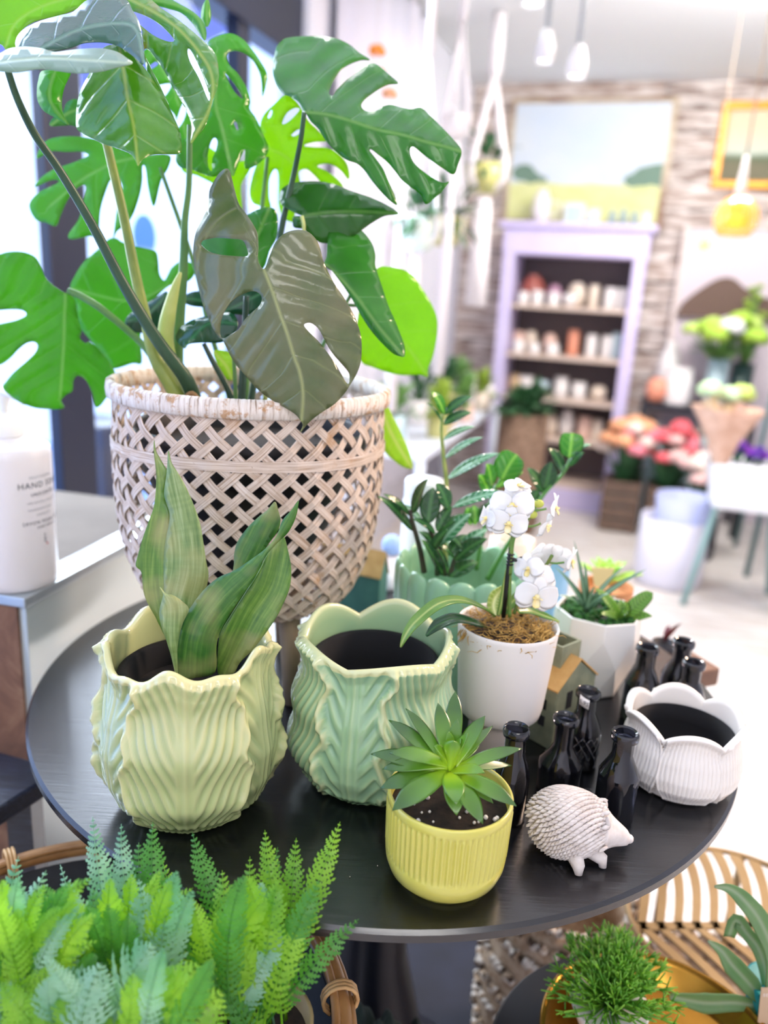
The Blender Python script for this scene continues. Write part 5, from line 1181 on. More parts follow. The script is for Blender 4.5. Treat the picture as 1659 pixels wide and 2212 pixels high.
# ------------------------------------------------------------------ woven bamboo basket stand with nursery pot
YB = .90; bl = D(257, 835, YB); br = D(832, 862, YB); bc = (bl + br) / 2; RR = (br.x - bl.x) / 2; ZR = D(545, 845, YB).z + .004
BC = Vector((bc.x, YB, 0))
ZBOT = D(600, 1300, YB - .04).z + .010
bsk = thing('basket_planter', 'large whitewashed bamboo basket planter on wooden legs holding the monstera', 'basket', (BC.x, BC.y, .75))
PB = [(ZR - .006, .985), (ZR - .05, 1.0), (ZR - .09, 1.005), (ZR - .14, .985), (ZR - .18, .94), (ZR - .215, .86), (ZR - .24, .74), (ZBOT + .004, .58), (ZBOT, .42)]
PB = spline([Vector((z, r)) for z, r in PB], 8); arc = [0]
for i in range(len(PB) - 1): arc.append(arc[-1] + ((PB[i + 1] - PB[i]) * Vector((1, RR))).length)
arc = [0]
for i in range(len(PB) - 1): arc.append(arc[-1] + sqrt((PB[i + 1].x - PB[i].x) ** 2 + ((PB[i + 1].y - PB[i].y) * RR) ** 2))
SL = arc[-1]
def bprof(s):
    for i in range(len(arc) - 1):
        if s <= arc[i + 1] + 1e-9:
            t = (s - arc[i]) / max(1e-9, arc[i + 1] - arc[i]); p = PB[i] + (PB[i + 1] - PB[i]) * t; d = PB[i + 1] - PB[i]; n = Vector((-d.x, 0)); 
            dz, dr = d.x, d.y * RR; L = sqrt(dz * dz + dr * dr); return p.x, p.y * RR, (-dz / L), (dr / L)
    p = PB[-1]; return p.x, p.y * RR, 0, 1
wv = N('bamboo_whitewash'); wv.set(rough=.7); uvb = wv.new('UVMap'); mp = wv.new('Mapping'); wv.link(uvb.outputs[0], mp.inputs[0]); mp.inputs['Scale'].default_value = (18, 900, 1)
gr = wv.noise(1, 4, mp.outputs[0], .6); bl2 = wv.noise(24, 4, wv.obj(), .6, .5)
cw = wv.ramp(gr, [(.36, '#a58a72'), (.48, '#d0bba9'), (.62, '#e3d5c9')]); wv.color(wv.mix(wv.ramp(bl2, [(.60, (0, 0, 0, 1)), (.72, (.75, .75, .75, 1))]), cw, '#b98a58')); wv.bump(gr, .35, .0006)
NSTR = 34; dl = 2 * pi / NSTR; kt = 1.08 / RR; wb2 = B()
for fam in (1, -1):
    for i in range(NSTR):
        n = 64; v = []; f = []; uv = []
        for q in range(n + 1):
            s = SL * q / n; z, r, nr, nz = bprof(s); th = i * dl + fam * kt * s + .05; m = 2 * kt * s / dl
            off = .0014 * cos(pi * m) * fam + .0004
            w = .0041 * (.5 + .55 * r / RR) * (1 + .08 * sin(i * 3.1 + q * .2))
            tz = Vector((0, 0, 0)); er = Vector((cos(th), sin(th), 0)); et = Vector((-sin(th), cos(th), 0)); N_ = er * nr * -1 if False else (er * (-(-nr)) if False else er * abs(nr) + Vector((0, 0, -nz)))
            dn = (er * nz + Vector((0, 0, -abs(nr)))).normalized() if True else None
            dn = (-er * (-nz) + Vector((0, 0, -abs(nr)))); dn.normalize()
            dirv = (dn + et * (fam * kt * r)).normalized(); sd = dirv.cross(N_).normalized(); c = Vector((BC.x, BC.y, z)) + er * r + N_ * off
            for a, h in ((-1, 0), (1, 0), (1, -.0009), (-1, -.0009)): v.append(c + sd * (a * w) + N_ * h); uv.append((s + i * .37, a * w + i * .05 + fam))
        for q in range(n):
            for k in range(4): f.append((q * 4 + k, q * 4 + (k + 1) % 4, q * 4 + 4 + (k + 1) % 4, q * 4 + 4 + k))
        wb2.add(v, f, uv)
o = wb2.mk('woven_strips', wv.m, bsk, smooth=False); o['label'] = 'diagonal lattice of pale bamboo strips'
# horizontal band
zb_ = D(545, 1012, YB - RR).z; v = []; f = []; uv = []; n = 240
def rz_(z):
    for i in range(len(PB) - 1):
        if PB[i].x >= z >= PB[i + 1].x: t = (PB[i].x - z) / (PB[i].x - PB[i + 1].x); return (PB[i].y + (PB[i + 1].y - PB[i].y) * t) * RR
    return RR
for i in range(n):
    th = 2 * pi * i / n; r = rz_(zb_) + .0022 + .0006 * cos(NSTR * th * 1); zo = .001 * sin(3 * th)
    for dz, dr in ((-.0055, 0), (.0055, 0), (.0055, -.001), (-.0055, -.001)): v.append(Vector((BC.x + (r + dr) * cos(th), BC.y + (r + dr) * sin(th), zb_ + dz + zo))); uv.append((th * RR, dz))
for i in range(n):
    for k in range(4): f.append((i * 4 + k, i * 4 + (k + 1) % 4, ((i + 1) % n) * 4 + (k + 1) % 4, ((i + 1) % n) * 4 + k))
mk('waist_band', v, f, wv.m, bsk, smooth=False, uv=uv)
# wrapped rim
rm_ = N('rim_wrap'); rm_.set(rough=.75); tcn = rm_.new('UVMap'); mp = rm_.new('Mapping'); rm_.link(tcn.outputs[0], mp.inputs[0]); mp.inputs['Scale'].default_value = (260, 25, 1)
g1 = rm_.noise(1, 3, mp.outputs[0], .6); mp3 = rm_.new('Mapping'); rm_.link(tcn.outputs[0], mp3.inputs[0]); mp3.inputs['Scale'].default_value = (60, 60, 1); g2 = rm_.noise(1, 5, mp3.outputs[0], .7)
rm_.color(rm_.mix(rm_.ramp(g2, [(.52, (0, 0, 0, 1)), (.60, (.8, .8, .8, 1))]), rm_.ramp(g1, [(.34, '#9a8470'), (.46, '#ddd0c4'), (.65, '#f0e9e2')]), '#b98750'))
rb_ = B(); v = []; f = []; uv = []; n = 620; hp_ = [(.000, -.010), (.0045, -.008), (.0055, 0), (.0045, .008), (0, .0105), (-.0045, .008), (-.0055, 0), (-.0045, -.008)]
for i in range(n):
    th = 2 * pi * i / n; k = abs(sin(th * 95 + .8 * sin(7 * th))) ** .5
    for dr, dz in hp_: q = .86 + .14 * k; r = RR + .001 + dr * q; v.append(Vector((BC.x + r * cos(th), BC.y + r * sin(th), ZR - .002 + dz * (.95 + .05 * k)))); uv.append((th * RR, dz))
for i in range(n):
    for k in range(8): f.append((i * 8 + k, i * 8 + (k + 1) % 8, ((i + 1) % n) * 8 + (k + 1) % 8, ((i + 1) % n) * 8 + k))
mk('rim', v, f, rm_.m, bsk, uv=uv)
lgm = simple('worn_wood_leg', '#b0987e', .7, '#7f6b58', 30, bump=.3, bscale=80, stretch=(1, 1, .25))
foot = G(632, 1518)
tl_ = D(622, 1300, foot.y + .01)
o0 = Vector((foot.x - BC.x, foot.y - BC.y, 0)); a0 = atan2(o0.y, o0.x)
for k in range(3):
    a = a0 + k * 2 * pi / 3; d = Vector((cos(a), sin(a), 0)); B().tube([Vector((BC.x, BC.y, .7505)) + d * o0.length, Vector((BC.x, BC.y, ZBOT + .012)) + d * (o0.length * .86)], [.0105, .0135], 20).mk('leg', lgm, bsk)
B().lathe((BC.x, BC.y, ZBOT - .003), [(.001, .004), (.44 * RR, .004), (.44 * RR, 0), (.001, 0)], 48, close=False).mk('base_disc', lgm, bsk)
# the monstera in its nursery pot
mon = thing('monstera_plant', 'tall monstera with split leaves growing from a dark nursery pot in the basket', 'plant', (BC.x, BC.y, ZBOT + .002))
zp = ZR - .045; M_nav = simple('nursery_black', '#0a0c17', .4)
B().lathe((BC.x + .0, BC.y, ZBOT + .004), [(.36 * RR, 0), (.40 * RR, .004), (.70 * RR, .10), (.835 * RR, zp - ZBOT - .03), (.835 * RR, zp - ZBOT - .025), (.87 * RR, zp - ZBOT - .022), (.875 * RR, zp - ZBOT - .004), (.86 * RR, zp - ZBOT), (.845 * RR, zp - ZBOT - .005), (.82 * RR, zp - ZBOT - .03), (.80 * RR, zp - ZBOT - .05)], 64).mk('nursery_pot', M_nav, mon)
B().lathe((BC.x, BC.y, zp - .022), [(.001, .006), (.80 * RR, 0)], 48, close=False).mk('soil', bpy.data.materials['soil_brown'], mon)
ml_g = leafm('monstera_green', '#256518', '#3a8424', '#7aae54', trans=.3, rough=.28, freq=26, slant=.75, side=.04, vs=.22, tcol='#5fbf2a')
ml_d = leafm('monstera_dark', '#1d5414', '#2f701a', '#5f9240', trans=.3, rough=.3, freq=26, slant=.6, side=.04, vs=.18, tcol='#4a9a22')
ml_b = leafm('monstera_backlit', '#3f8f14', '#62ac1e', '#a8cc50', trans=.55, freq=24, slant=.7, side=.05, vs=.25, tcol='#b6dc1e')
ml_o = leafm('monstera_olive', '#55663e', '#6f7250', '#9aa268', trans=.06, rough=.22, freq=22, slant=.8, side=.05, vs=.22)
ml_t = leafm('monstera_teal', '#1d4a3c', '#2a6049', '#5f8c74', trans=.12, rough=.3, freq=26, slant=.8, side=.05, vs=.25)
ml_gr = leafm('monstera_grey', '#7f9c8e', '#8fab9a', '#b7c8b4', trans=.25, rough=.45, freq=26, slant=.8, side=.05, vs=.15)
ml_p = leafm('monstera_patched', '#3d7a16', '#5c9420', '#a8c058', trans=.3, rough=.2, freq=22, slant=.8, side=.06, vs=.3, tcol='#74c828', patch='#9c8a44')
ml_m = leafm('monstera_mid', '#22711f', '#388c28', '#86bc60', trans=.42, freq=24, slant=.7, side=.05, vs=.25, tcol='#8ccc30')
ml_dk = leafm('monstera_deep', '#15462f', '#1d5a38', '#3f7a50', trans=.12, rough=.2, freq=30, slant=.7, side=.06, vs=.2)
ml_pl = leafm('monstera_yellow', '#9fb83a', '#b0c850', '#d4dc8a', trans=.5, freq=30, slant=.7, side=.06, vs=.3, tcol='#c4e850')
T = lambda *a, **k: traced_leaf('leaf', mon, *a, **k)
# front olive leaf
T(Z4((505, 685), (540, 600), (580, 510), (640, 455), (720, 435), (790, 450), (840, 500), (865, 560), (890, 650), (950, 770), (1010, 860), (1060, 940), (1105, 1040), (1128, 1140), (1126, 1260), (1100, 1350), (1050, 1435), (1020, 1480), (960, 1545), (870, 1605), (810, 1650), (772, 1690), (735, 1732), (752, 1685), (735, 1650), (700, 1610), (600, 1550), (520, 1500), (450, 1440), (380, 1360), (320, 1290), (280, 1220), (240, 1140), (220, 1125), (180, 1070), (150, 1000), (110, 900), (85, 800), (60, 680), (52, 560), (70, 450), (110, 370), (150, 280), (155, 190), (180, 130), (220, 70), (265, 42), (290, 70), (315, 170), (345, 270), (390, 330), (430, 390), (460, 450), (468, 540), (466, 630)),
  Z4((505, 690), (560, 830), (600, 950), (650, 1090), (700, 1250), (735, 1350), (755, 1500), (738, 1725)), YB - .16, gx=-.02, gy=-.02, fold=.16, curl=.3, rip=.0016, nv=8,
  holes=(Z4((122, 500), (200, 484), (290, 490), (365, 500), (394, 550), (398, 602), (300, 600), (220, 592), (150, 570), (104, 530), (108, 510)), Z4((245, 970), (290, 900), (350, 855), (420, 828), (470, 838), (491, 870), (480, 915), (430, 960), (380, 1010), (340, 1072), (290, 1105), (245, 1128), (224, 1105), (228, 1030)), Z4((760, 1042), (800, 1028), (850, 1062), (890, 1135), (940, 1220), (1000, 1290), (1045, 1345), (1052, 1385), (1040, 1420), (1000, 1360), (960, 1290), (900, 1205), (850, 1145), (790, 1085))), mat=ml_o, step=12)
# dark heart leaf
T(Z4((750, 345), (720, 332), (660, 302), (615, 270), (600, 230), (615, 180), (660, 145), (740, 128), (850, 125), (960, 145), (1060, 185), (1180, 225), (1290, 275), (1367, 331), (1280, 345), (1200, 388), (1130, 437), (1060, 485), (970, 512), (880, 520), (830, 495), (790, 460), (760, 430), (700, 420), (688, 390), (690, 352), (720, 345)), Z4((750, 347), (900, 325), (1100, 318), (1365, 331)), YB - .02, gx=.10, gy=-.25, fold=.25, rip=.0010, mat=ml_d)
# silver sheen leaf on the right
T(Z4((890, 655), (905, 600), (908, 520), (918, 450), (950, 400), (1000, 378), (1060, 387), (1110, 420), (1160, 470), (1200, 530), (1218, 600), (1217, 660), (1240, 740), (1270, 830), (1300, 920), (1340, 1010), (1380, 1110), (1404, 1180), (1405, 1240), (1385, 1246), (1330, 1225), (1260, 1160), (1190, 1080), (1130, 990), (1080, 900), (1030, 820), (980, 750), (930, 685)), Z4((895, 657), (990, 740), (1110, 880), (1250, 1070), (1398, 1242)), YB - .05, gx=.1, gy=-.30, fold=.22, rip=.001, mat=ml_g)
# big backlit leaf behind it
T(Z4((1120, 900), (1150, 780), (1235, 676), (1320, 672), (1400, 690), (1460, 730), (1510, 800), (1560, 880), (1600, 960), (1615, 1040), (1605, 1150), (1580, 1260), (1555, 1320), (1552, 1376), (1500, 1360), (1400, 1365), (1300, 1347), (1200, 1312), (1130, 1280), (1090, 1150)), Z4((1100, 900), (1260, 1010), (1420, 1180), (1552, 1374)), YB + .05, gx=.2, gy=.1, fold=.1, rip=.0012, mat=ml_b)
# top right split leaf
T(Z2((470, 715), (455, 700), (430, 655), (385, 620), (330, 600), (290, 550), (267, 480), (268, 400), (285, 310), (320, 265), (360, 243), (480, 232), (600, 237), (680, 250), (760, 290), (820, 340), (887, 382), (830, 385), (760, 410), (700, 450), (660, 510), (635, 560), (626, 600), (648, 612), (680, 570), (740, 510), (810, 460), (870, 415), (915, 408), (960, 435), (1010, 480), (1067, 532), (1010, 540), (960, 560), (900, 600), (850, 640), (830, 680), (860, 712), (920, 710), (970, 682), (1020, 672), (1090, 690), (1150, 700), (1210, 690), (1260, 730), (1320, 790), (1380, 850), (1430, 905), (1465, 950), (1471, 990), (1450, 1050), (1421, 1116), (1350, 1075), (1290, 1035), (1230, 990), (1185, 952), (1158, 938), (1143, 955), (1147, 1000), (1175, 1050), (1230, 1100), (1290, 1140), (1350, 1170), (1393, 1163), (1360, 1210), (1320, 1250), (1275, 1290), (1247, 1307), (1232, 1290), (1210, 1245), (1150, 1200), (1090, 1150), (1050, 1100), (1000, 1040), (940, 990), (895, 955), (885, 965), (920, 1010), (970, 1080), (1000, 1150), (1040, 1240), (1060, 1312), (1010, 1280), (960, 1230), (900, 1160), (850, 1090), (800, 1045), (740, 1025), (680, 980), (620, 920), (590, 880), (560, 830), (510, 780), (488, 745)),
  Z2((470, 718), (620, 735), (780, 780), (930, 830), (1100, 865), (1250, 910), (1390, 945), (1468, 972)), YB - .03, gx=.05, gy=-.35, fold=.30, rip=.002, nv=7, mat=ml_g, step=12)
# backlit yellow green split leaf
T(Z2((232, 948), (222, 925), (190, 860), (185, 790), (210, 730), (270, 670), (345, 605), (405, 640), (450, 700), (490, 770), (540, 820), (600, 880), (612, 905), (540, 908), (480, 922), (468, 935), (540, 942), (620, 948), (690, 990), (740, 1050), (756, 1120), (745, 1146), (700, 1092), (640, 1052), (580, 1050), (548, 1065), (600, 1090), (660, 1130), (715, 1192), (700, 1235), (650, 1262), (600, 1200), (530, 1122), (480, 1082), (432, 1102), (440, 1180), (420, 1260), (402, 1400), (380, 1420), (330, 1390), (300, 1300), (302, 1180), (297, 1100), (272, 1085), (242, 1150), (240, 1260), (250, 1330), (190, 1320), (130, 1290), (120, 1200), (150, 1080), (190, 1000)), Z2((232, 950), (320, 985), (390, 1040), (480, 1160), (560, 1200)), YB + .09, gx=0, gy=.15, fold=.05, rip=.001,
  holes=(Z2((325, 790), (355, 725), (405, 692), (436, 700), (400, 745), (355, 785)), Z2((385, 862), (430, 828), (442, 848), (402, 872)), Z2((232, 750), (248, 710), (262, 705), (255, 740), (240, 758))), mat=ml_b)
# mid green hanging leaf
T(Z1((1240, 260), (1300, 215), (1380, 200), (1450, 235), (1500, 290), (1550, 360), (1595, 440), (1590, 500), (1568, 575), (1560, 470), (1530, 390), (1480, 330), (1420, 305), (1370, 310), (1352, 340), (1372, 392), (1420, 440), (1470, 520), (1495, 600), (1490, 650), (1530, 710), (1570, 800), (1602, 880), (1590, 930), (1540, 980), (1465, 1005), (1462, 890), (1400, 1040), (1385, 1047), (1330, 1038), (1275, 1056), (1200, 1035), (1140, 1010), (1080, 1000), (1050, 950), (1080, 860), (1180, 760), (1230, 690), (1270, 590), (1290, 480), (1270, 360)), Z1((1290, 340), (1290, 500), (1290, 640), (1330, 780), (1388, 1044)), YB + .03, gx=.15, gy=-.15, fold=.25, rip=.0015,
  holes=(Z1((1245, 1000), (1240, 930), (1258, 850), (1280, 822), (1300, 845), (1290, 900), (1268, 950), (1268, 1022)), Z1((1342, 440), (1380, 475), (1430, 545), (1450, 592), (1400, 548)), Z1((1395, 735), (1412, 728), (1425, 770), (1412, 775))), mat=ml_m)
T(Z1((1060, 880), (1150, 820), (1280, 900), (1400, 960), (1500, 960), (1490, 1020), (1440, 1110), (1445, 1260), (1380, 1240), (1320, 1130), (1180, 1050), (1090, 1020)), Z1((1060, 900), (1250, 980), (1440, 1250)), YB + .10, mat=ml_b, gx=.1)
# glossy arching blades at the top
T(Z1((735, -20), (880, -10), (960, 48), (1050, 108), (1150, 188), (1232, 262), (1285, 322), (1306, 420), (1300, 520), (1270, 600), (1252, 680), (1222, 760), (1172, 822), (1139, 857), (1146, 760), (1120, 680), (1080, 600), (1030, 520), (990, 440), (950, 380), (900, 310), (868, 290), (862, 320), (900, 400), (950, 500), (1010, 640), (900, 520), (852, 240), (850, 190), (820, 120), (770, 50)), Z1((760, -10), (900, 60), (1050, 160), (1180, 300), (1265, 450), (1255, 640), (1142, 850)), YB - .10, gx=.0, gy=-.4, fold=.25, curl=.2, rip=.001,
  holes=(Z1((785, 68), (870, 95), (960, 150), (1040, 236), (1010, 250), (935, 222), (855, 165), (815, 120)), Z1((1118, 300), (1140, 300), (1200, 420), (1250, 560), (1245, 600), (1190, 470), (1135, 370))), mat=ml_p, step=12)
T(Z1((860, 300), (1000, 300), (1100, 400), (1170, 600), (1150, 800), (1130, 870), (1080, 870), (1060, 760), (1045, 690), (1000, 640), (950, 560), (880, 420)), Z1((900, 300), (1050, 560), (1120, 860)), YB + .06, mat=ml_m, gx=.1,
  holes=(Z1((885, 405), (925, 370), (945, 385), (905, 412)), Z1((940, 515), (1010, 498), (1022, 520), (985, 575), (965, 560)), Z1((1050, 740), (1090, 620), (1112, 640), (1105, 700), (1070, 760))))
T(Z1((880, -15), (1000, -10), (1080, 28), (1150, 68), (1205, 120), (1233, 182), (1226, 243), (1190, 205), (1150, 142), (1085, 80), (1000, 52), (920, 28)), Z1((880, -5), (1050, 30), (1180, 110), (1226, 240)), YB - .02, gy=-.3, fold=.3, mat=ml_m)
T(Z1((1200, 95), (1213, 30), (1240, -8), (1255, 40), (1260, 110), (1240, 160), (1215, 145)), Z1((1240, 158), (1235, 60), (1240, -6)), YB, mat=ml_m, fold=.3)
# centre front leaf and its side lobe
T(Z1((720, 270), (640, 275), (580, 330), (540, 430), (500, 500), (470, 580), (458, 640), (455, 700), (457, 762), (480, 790), (540, 822), (620, 860), (700, 885), (780, 920), (808, 958), (825, 992), (842, 963), (880, 935), (930, 922), (1000, 921), (1078, 915), (1086, 870), (1075, 790), (1045, 715), (1000, 620), (940, 520), (880, 430), (830, 360), (780, 290)), Z1((712, 278), (740, 430), (765, 600), (800, 760), (825, 988)), YB - .17, gx=0, gy=-.32, fold=.22, rip=.0012, nv=6, mat=ml_p)
T(Z1((350, 340), (330, 405), (250, 425), (230, 480), (222, 530), (226, 600), (262, 662), (330, 702), (412, 747), (378, 682), (370, 602), (385, 520), (422, 440), (430, 360)), Z1((390, 350), (320, 450), (300, 600), (408, 742)), YB - .09, fold=.3, mat=ml_m)
T(Z1((300, 752), (320, 702), (370, 682), (400, 612), (460, 592), (540, 640), (500, 760), (420, 748)), Z1((540, 650), (420, 670), (302, 750)), YB + .02, mat=ml_g)
# teal leaf, flat grey leaf and bright leaf at the top left
T(Z1((100, 285), (98, 230), (140, 178), (230, 130), (350, 95), (440, 70), (540, -5), (740, -5), (790, 60), (830, 130), (850, 230), (860, 382), (800, 340), (740, 295), (680, 265), (600, 252), (500, 258), (420, 285), (300, 308), (180, 300)), Z1((240, 296), (420, 200), (600, 150), (800, 160), (858, 375)), YB - .20, gx=.05, gy=-.55, fold=.15, mat=ml_t)
T(Z1((-60, 340), (0, 320), (60, 290), (150, 280), (250, 290), (330, 312), (450, 297), (600, 290), (700, 312), (760, 350), (790, 379), (700, 402), (600, 427), (450, 437), (250, 412), (100, 432), (0, 424), (-60, 420)), Z1((-50, 380), (250, 350), (500, 360), (788, 379)), YB - .24, gx=.02, gy=-.7, fold=.1, mat=ml_gr)
T(Z1((-150, -60), (200, -80), (540, -40), (520, 10), (440, 60), (340, 93), (200, 130), (112, 200), (95, 285), (40, 302), (0, 262), (-120, 250)), Z1((540, -30), (300, 20), (100, 130), (30, 295)), YB - .08, gy=-.3, mat=ml_b)
# left mid fingered leaf
T(Z1((300, 905), (220, 948), (248, 872), (310, 825), (450, 815), (600, 840), (750, 900), (850, 925), (1008, 925), (1005, 1000), (960, 1080), (920, 1232), (888, 1130), (872, 1010), (855, 985), (848, 1010), (848, 1080), (830, 1180), (790, 1290), (750, 1345), (700, 1380), (672, 1440), (680, 1400), (700, 1250), (732, 1130), (718, 1080), (690, 1060), (660, 1075), (635, 1130), (600, 1250), (588, 1400), (575, 1425), (540, 1410), (430, 1430), (410, 1400), (470, 1310), (500, 1200), (516, 1125), (500, 1104), (450, 1132), (400, 1200), (360, 1290), (335, 1350), (275, 1330), (215, 1312), (175, 1225), (225, 1155), (290, 1120), (340, 1095), (350, 1078), (300, 1078), (208, 1116), (258, 1050), (350, 1000), (440, 970), (520, 935), (525, 920), (480, 905), (400, 908)), Z1((860, 935), (700, 965), (600, 1010), (480, 1080), (300, 1230)), YB + .06, gx=-.1, gy=.05, rip=.001, nv=5, mat=ml_m, step=12)
# big left split leaf
T(Z3((415, 540), (340, 492), (290, 440), (260, 370), (222, 310), (140, 280), (60, 280), (0, 295), (-80, 320), (-160, 430), (-170, 600), (-60, 655), (0, 650), (100, 645), (158, 658), (166, 688), (100, 720), (0, 742), (-120, 780), (-150, 920), (-80, 1010), (0, 1000), (60, 962), (120, 900), (170, 862), (220, 854), (243, 882), (222, 930), (160, 990), (90, 1050), (40, 1110), (18, 1150), (80, 1210), (150, 1250), (250, 1280), (405, 1281), (392, 1230), (425, 1192), (463, 1170), (472, 1100), (500, 1070), (548, 1098), (590, 1180), (612, 1268), (645, 1258), (690, 1200), (748, 1138), (740, 1060), (700, 980), (640, 912), (575, 855), (545, 862), (513, 830), (521, 787), (505, 720), (490, 650), (480, 590), (450, 550)), Z3((417, 545), (412, 700), (408, 850), (395, 1060), (385, 1200)), YB + .0, gx=.15, gy=.1, fold=.08, rip=.002, nv=6, mat=ml_m, step=12)
# leaf between the stems
T(Z3((450, 512), (480, 430), (540, 340), (620, 270), (690, 202), (740, 190), (780, 215), (860, 240), (950, 260), (1000, 280), (1012, 340), (1020, 420), (1050, 462), (1078, 420), (1100, 380), (1160, 340), (1245, 360), (1240, 430), (1180, 480), (1090, 492), (1000, 570), (960, 650), (900, 800), (907, 985), (850, 992), (720, 1027), (680, 960), (600, 870), (500, 740), (490, 620)), Z3((1080, 492), (950, 560), (800, 590), (640, 560), (455, 512)), YB + .08, gx=-.05, mat=ml_m, rip=.001)
T(Z3((800, 722), (850, 660), (920, 620), (1000, 570), (1072, 533), (1060, 640), (1045, 700), (1040, 800), (900, 797), (828, 785)), Z3((1060, 560), (940, 680), (805, 722)), YB + .04, mat=ml_dk, fold=.2)
T(Z3((1125, 822), (1160, 760), (1240, 712), (1330, 690), (1420, 670), (1500, 680), (1522, 765), (1460, 830), (1410, 860), (1300, 860), (1210, 868), (1182, 897), (1140, 862)), Z3((1515, 740), (1330, 740), (1180, 892)), YB - .05, mat=ml_dk, fold=.3, gy=-.3)
T(Z3((1168, 580), (1200, 547), (1262, 530), (1320, 550), (1330, 625), (1240, 627), (1182, 606)), Z3((1325, 600), (1240, 580), (1170, 580)), YB + .02, mat=ml_dk)
T(Z4((90, 480), (250, 430), (410, 332), (470, 302), (540, 290), (580, 312), (593, 382), (586, 480), (540, 570), (500, 680), (400, 700), (250, 645), (130, 590)), Z4((480, 680), (450, 520), (540, 295)), YB + .0, mat=ml_g, fold=.2)
T(Z4((230, 960), (300, 860), (400, 810), (510, 820), (510, 920), (430, 975), (330, 975)), Z4((500, 830), (370, 900), (240, 960)), YB - .02, mat=ml_dk)
T(Z4((180, 1217), (240, 1205), (300, 1232), (316, 1300), (312, 1388), (268, 1390), (230, 1342)), Z4((185, 1217), (260, 1300), (300, 1388)), YB - .03, mat=ml_pl)
T(ZG((60, 120), (120, 150), (165, 235), (212, 330), (262, 440), (296, 540), (300, 605), (230, 590), (150, 530), (95, 470), (50, 380)), ZG((70, 130), (150, 350), (298, 603)), YB + .06, mat=ml_pl, fold=.1)
# petioles
pdk = simple('petiole_dark', '#35583a', .4, '#2b4a34', 30); pol = simple('petiole_olive', '#98a54c', .4, '#7c9040', 30); pgr = simple('petiole_green', '#5f8a48', .4, '#4c7a40', 30); ppl = simple('sheath_pale', '#d3d88a', .4, '#b4c466', 20)
def pet(pts, Ys, ws, mat, name='petiole', flat=1):
    n = len(pts); Ys = Ys if isinstance(Ys, (list, tuple)) else [Ys] * n
    P = [D(x, y, YB + Y) for (x, y), Y in zip(pts, Ys)]; R_ = [sz(p, w) / 2 for p, w in zip(P, ws)]; S = spline(P, 5); m = len(S)
    RR_ = []
    for i in range(m): t = i / (m - 1) * (n - 1); a = int(min(t, n - 2)); RR_.append(R_[a] + (R_[a + 1] - R_[a]) * (t - a))
    B().tube(S, RR_, 12, flat=flat).mk(name, mat, mon)
pet([(16, 150), (38, 215), (75, 290), (130, 370), (200, 487), (270, 620), (340, 735), (405, 825), (430, 900)], [-.2, -.19, -.17, -.15, -.13, -.11, -.09, -.07, -.05], [15, 16, 18, 19, 21, 24, 28, 32, 32], pdk)
pet([(228, 300), (245, 370), (268, 470), (292, 590), (315, 690), (335, 770), (375, 840), (400, 900)], [-.06] * 8, [18, 20, 21, 23, 25, 30, 36, 34], pol)
pet([(410, 270), (408, 400), (399, 480), (396, 580), (386, 700), (384, 800), (400, 900)], [-.02] * 7, [12, 13, 15, 20, 26, 26, 24], pgr)
pet([(346, 362), (370, 430), (395, 500), (425, 590), (450, 700), (480, 800), (500, 880)], [.05] * 7, [8, 9, 10, 10, 11, 12, 12], pgr)
pet([(147, 628), (175, 640), (220, 668), (285, 722), (318, 757), (360, 820)], [.0, .0, .0, .01, .01, 0], [14, 15, 16, 15, 15, 15], pgr)
pet([(657, 242), (650, 300), (634, 380), (612, 475), (590, 600), (560, 760), (540, 880)], [-.03, -.02, 0, 0, 0, -.02, -.03], [10, 11, 12, 13, 14, 15, 15], pdk)
pet([(652, 467), (656, 500), (640, 560), (600, 700), (570, 880)], [-.02, -.02, 0, 0, 0], [8, 8, 8, 10, 12], ppl)
pet([(570, 690), (700, 660), (770, 660)], [.04, .04, .04], [8, 8, 8], pgr)
pet([(700, 570), (760, 620), (720, 700), (640, 860)], [-.05, .0, .0, 0], [7, 8, 9, 10], pgr)
pet([(440, 742), (462, 785), (485, 825), (505, 868), (515, 900)], [-.05] * 5, [10, 12, 14, 16, 16], simple('petiole_deep', '#1c3f2c', .35))
pet([(532, 640), (528, 740), (524, 820), (520, 900)], [-.07] * 4, [12, 14, 16, 18], bpy.data.materials['petiole_deep'])
pet([(505, 770), (508, 830), (510, 900)], [-.06] * 3, [8, 9, 9], pgr)
pet([(578, 340), (566, 450), (550, 600), (530, 880)], [.09, .08, .06, .0], [8, 9, 10, 12], pgr)
pet([(390, 588), (376, 630), (362, 690), (358, 740), (372, 800), (385, 830)], [-.04] * 6, [6, 22, 34, 36, 32, 26], ppl, 'leaf_sheath')
pet([(420, 905), (400, 870), (415, 850), (440, 880), (450, 910)], [-.08] * 5, [8, 12, 12, 10, 8], simple('aerial_root', '#8d6a44', .8), 'aerial_root')

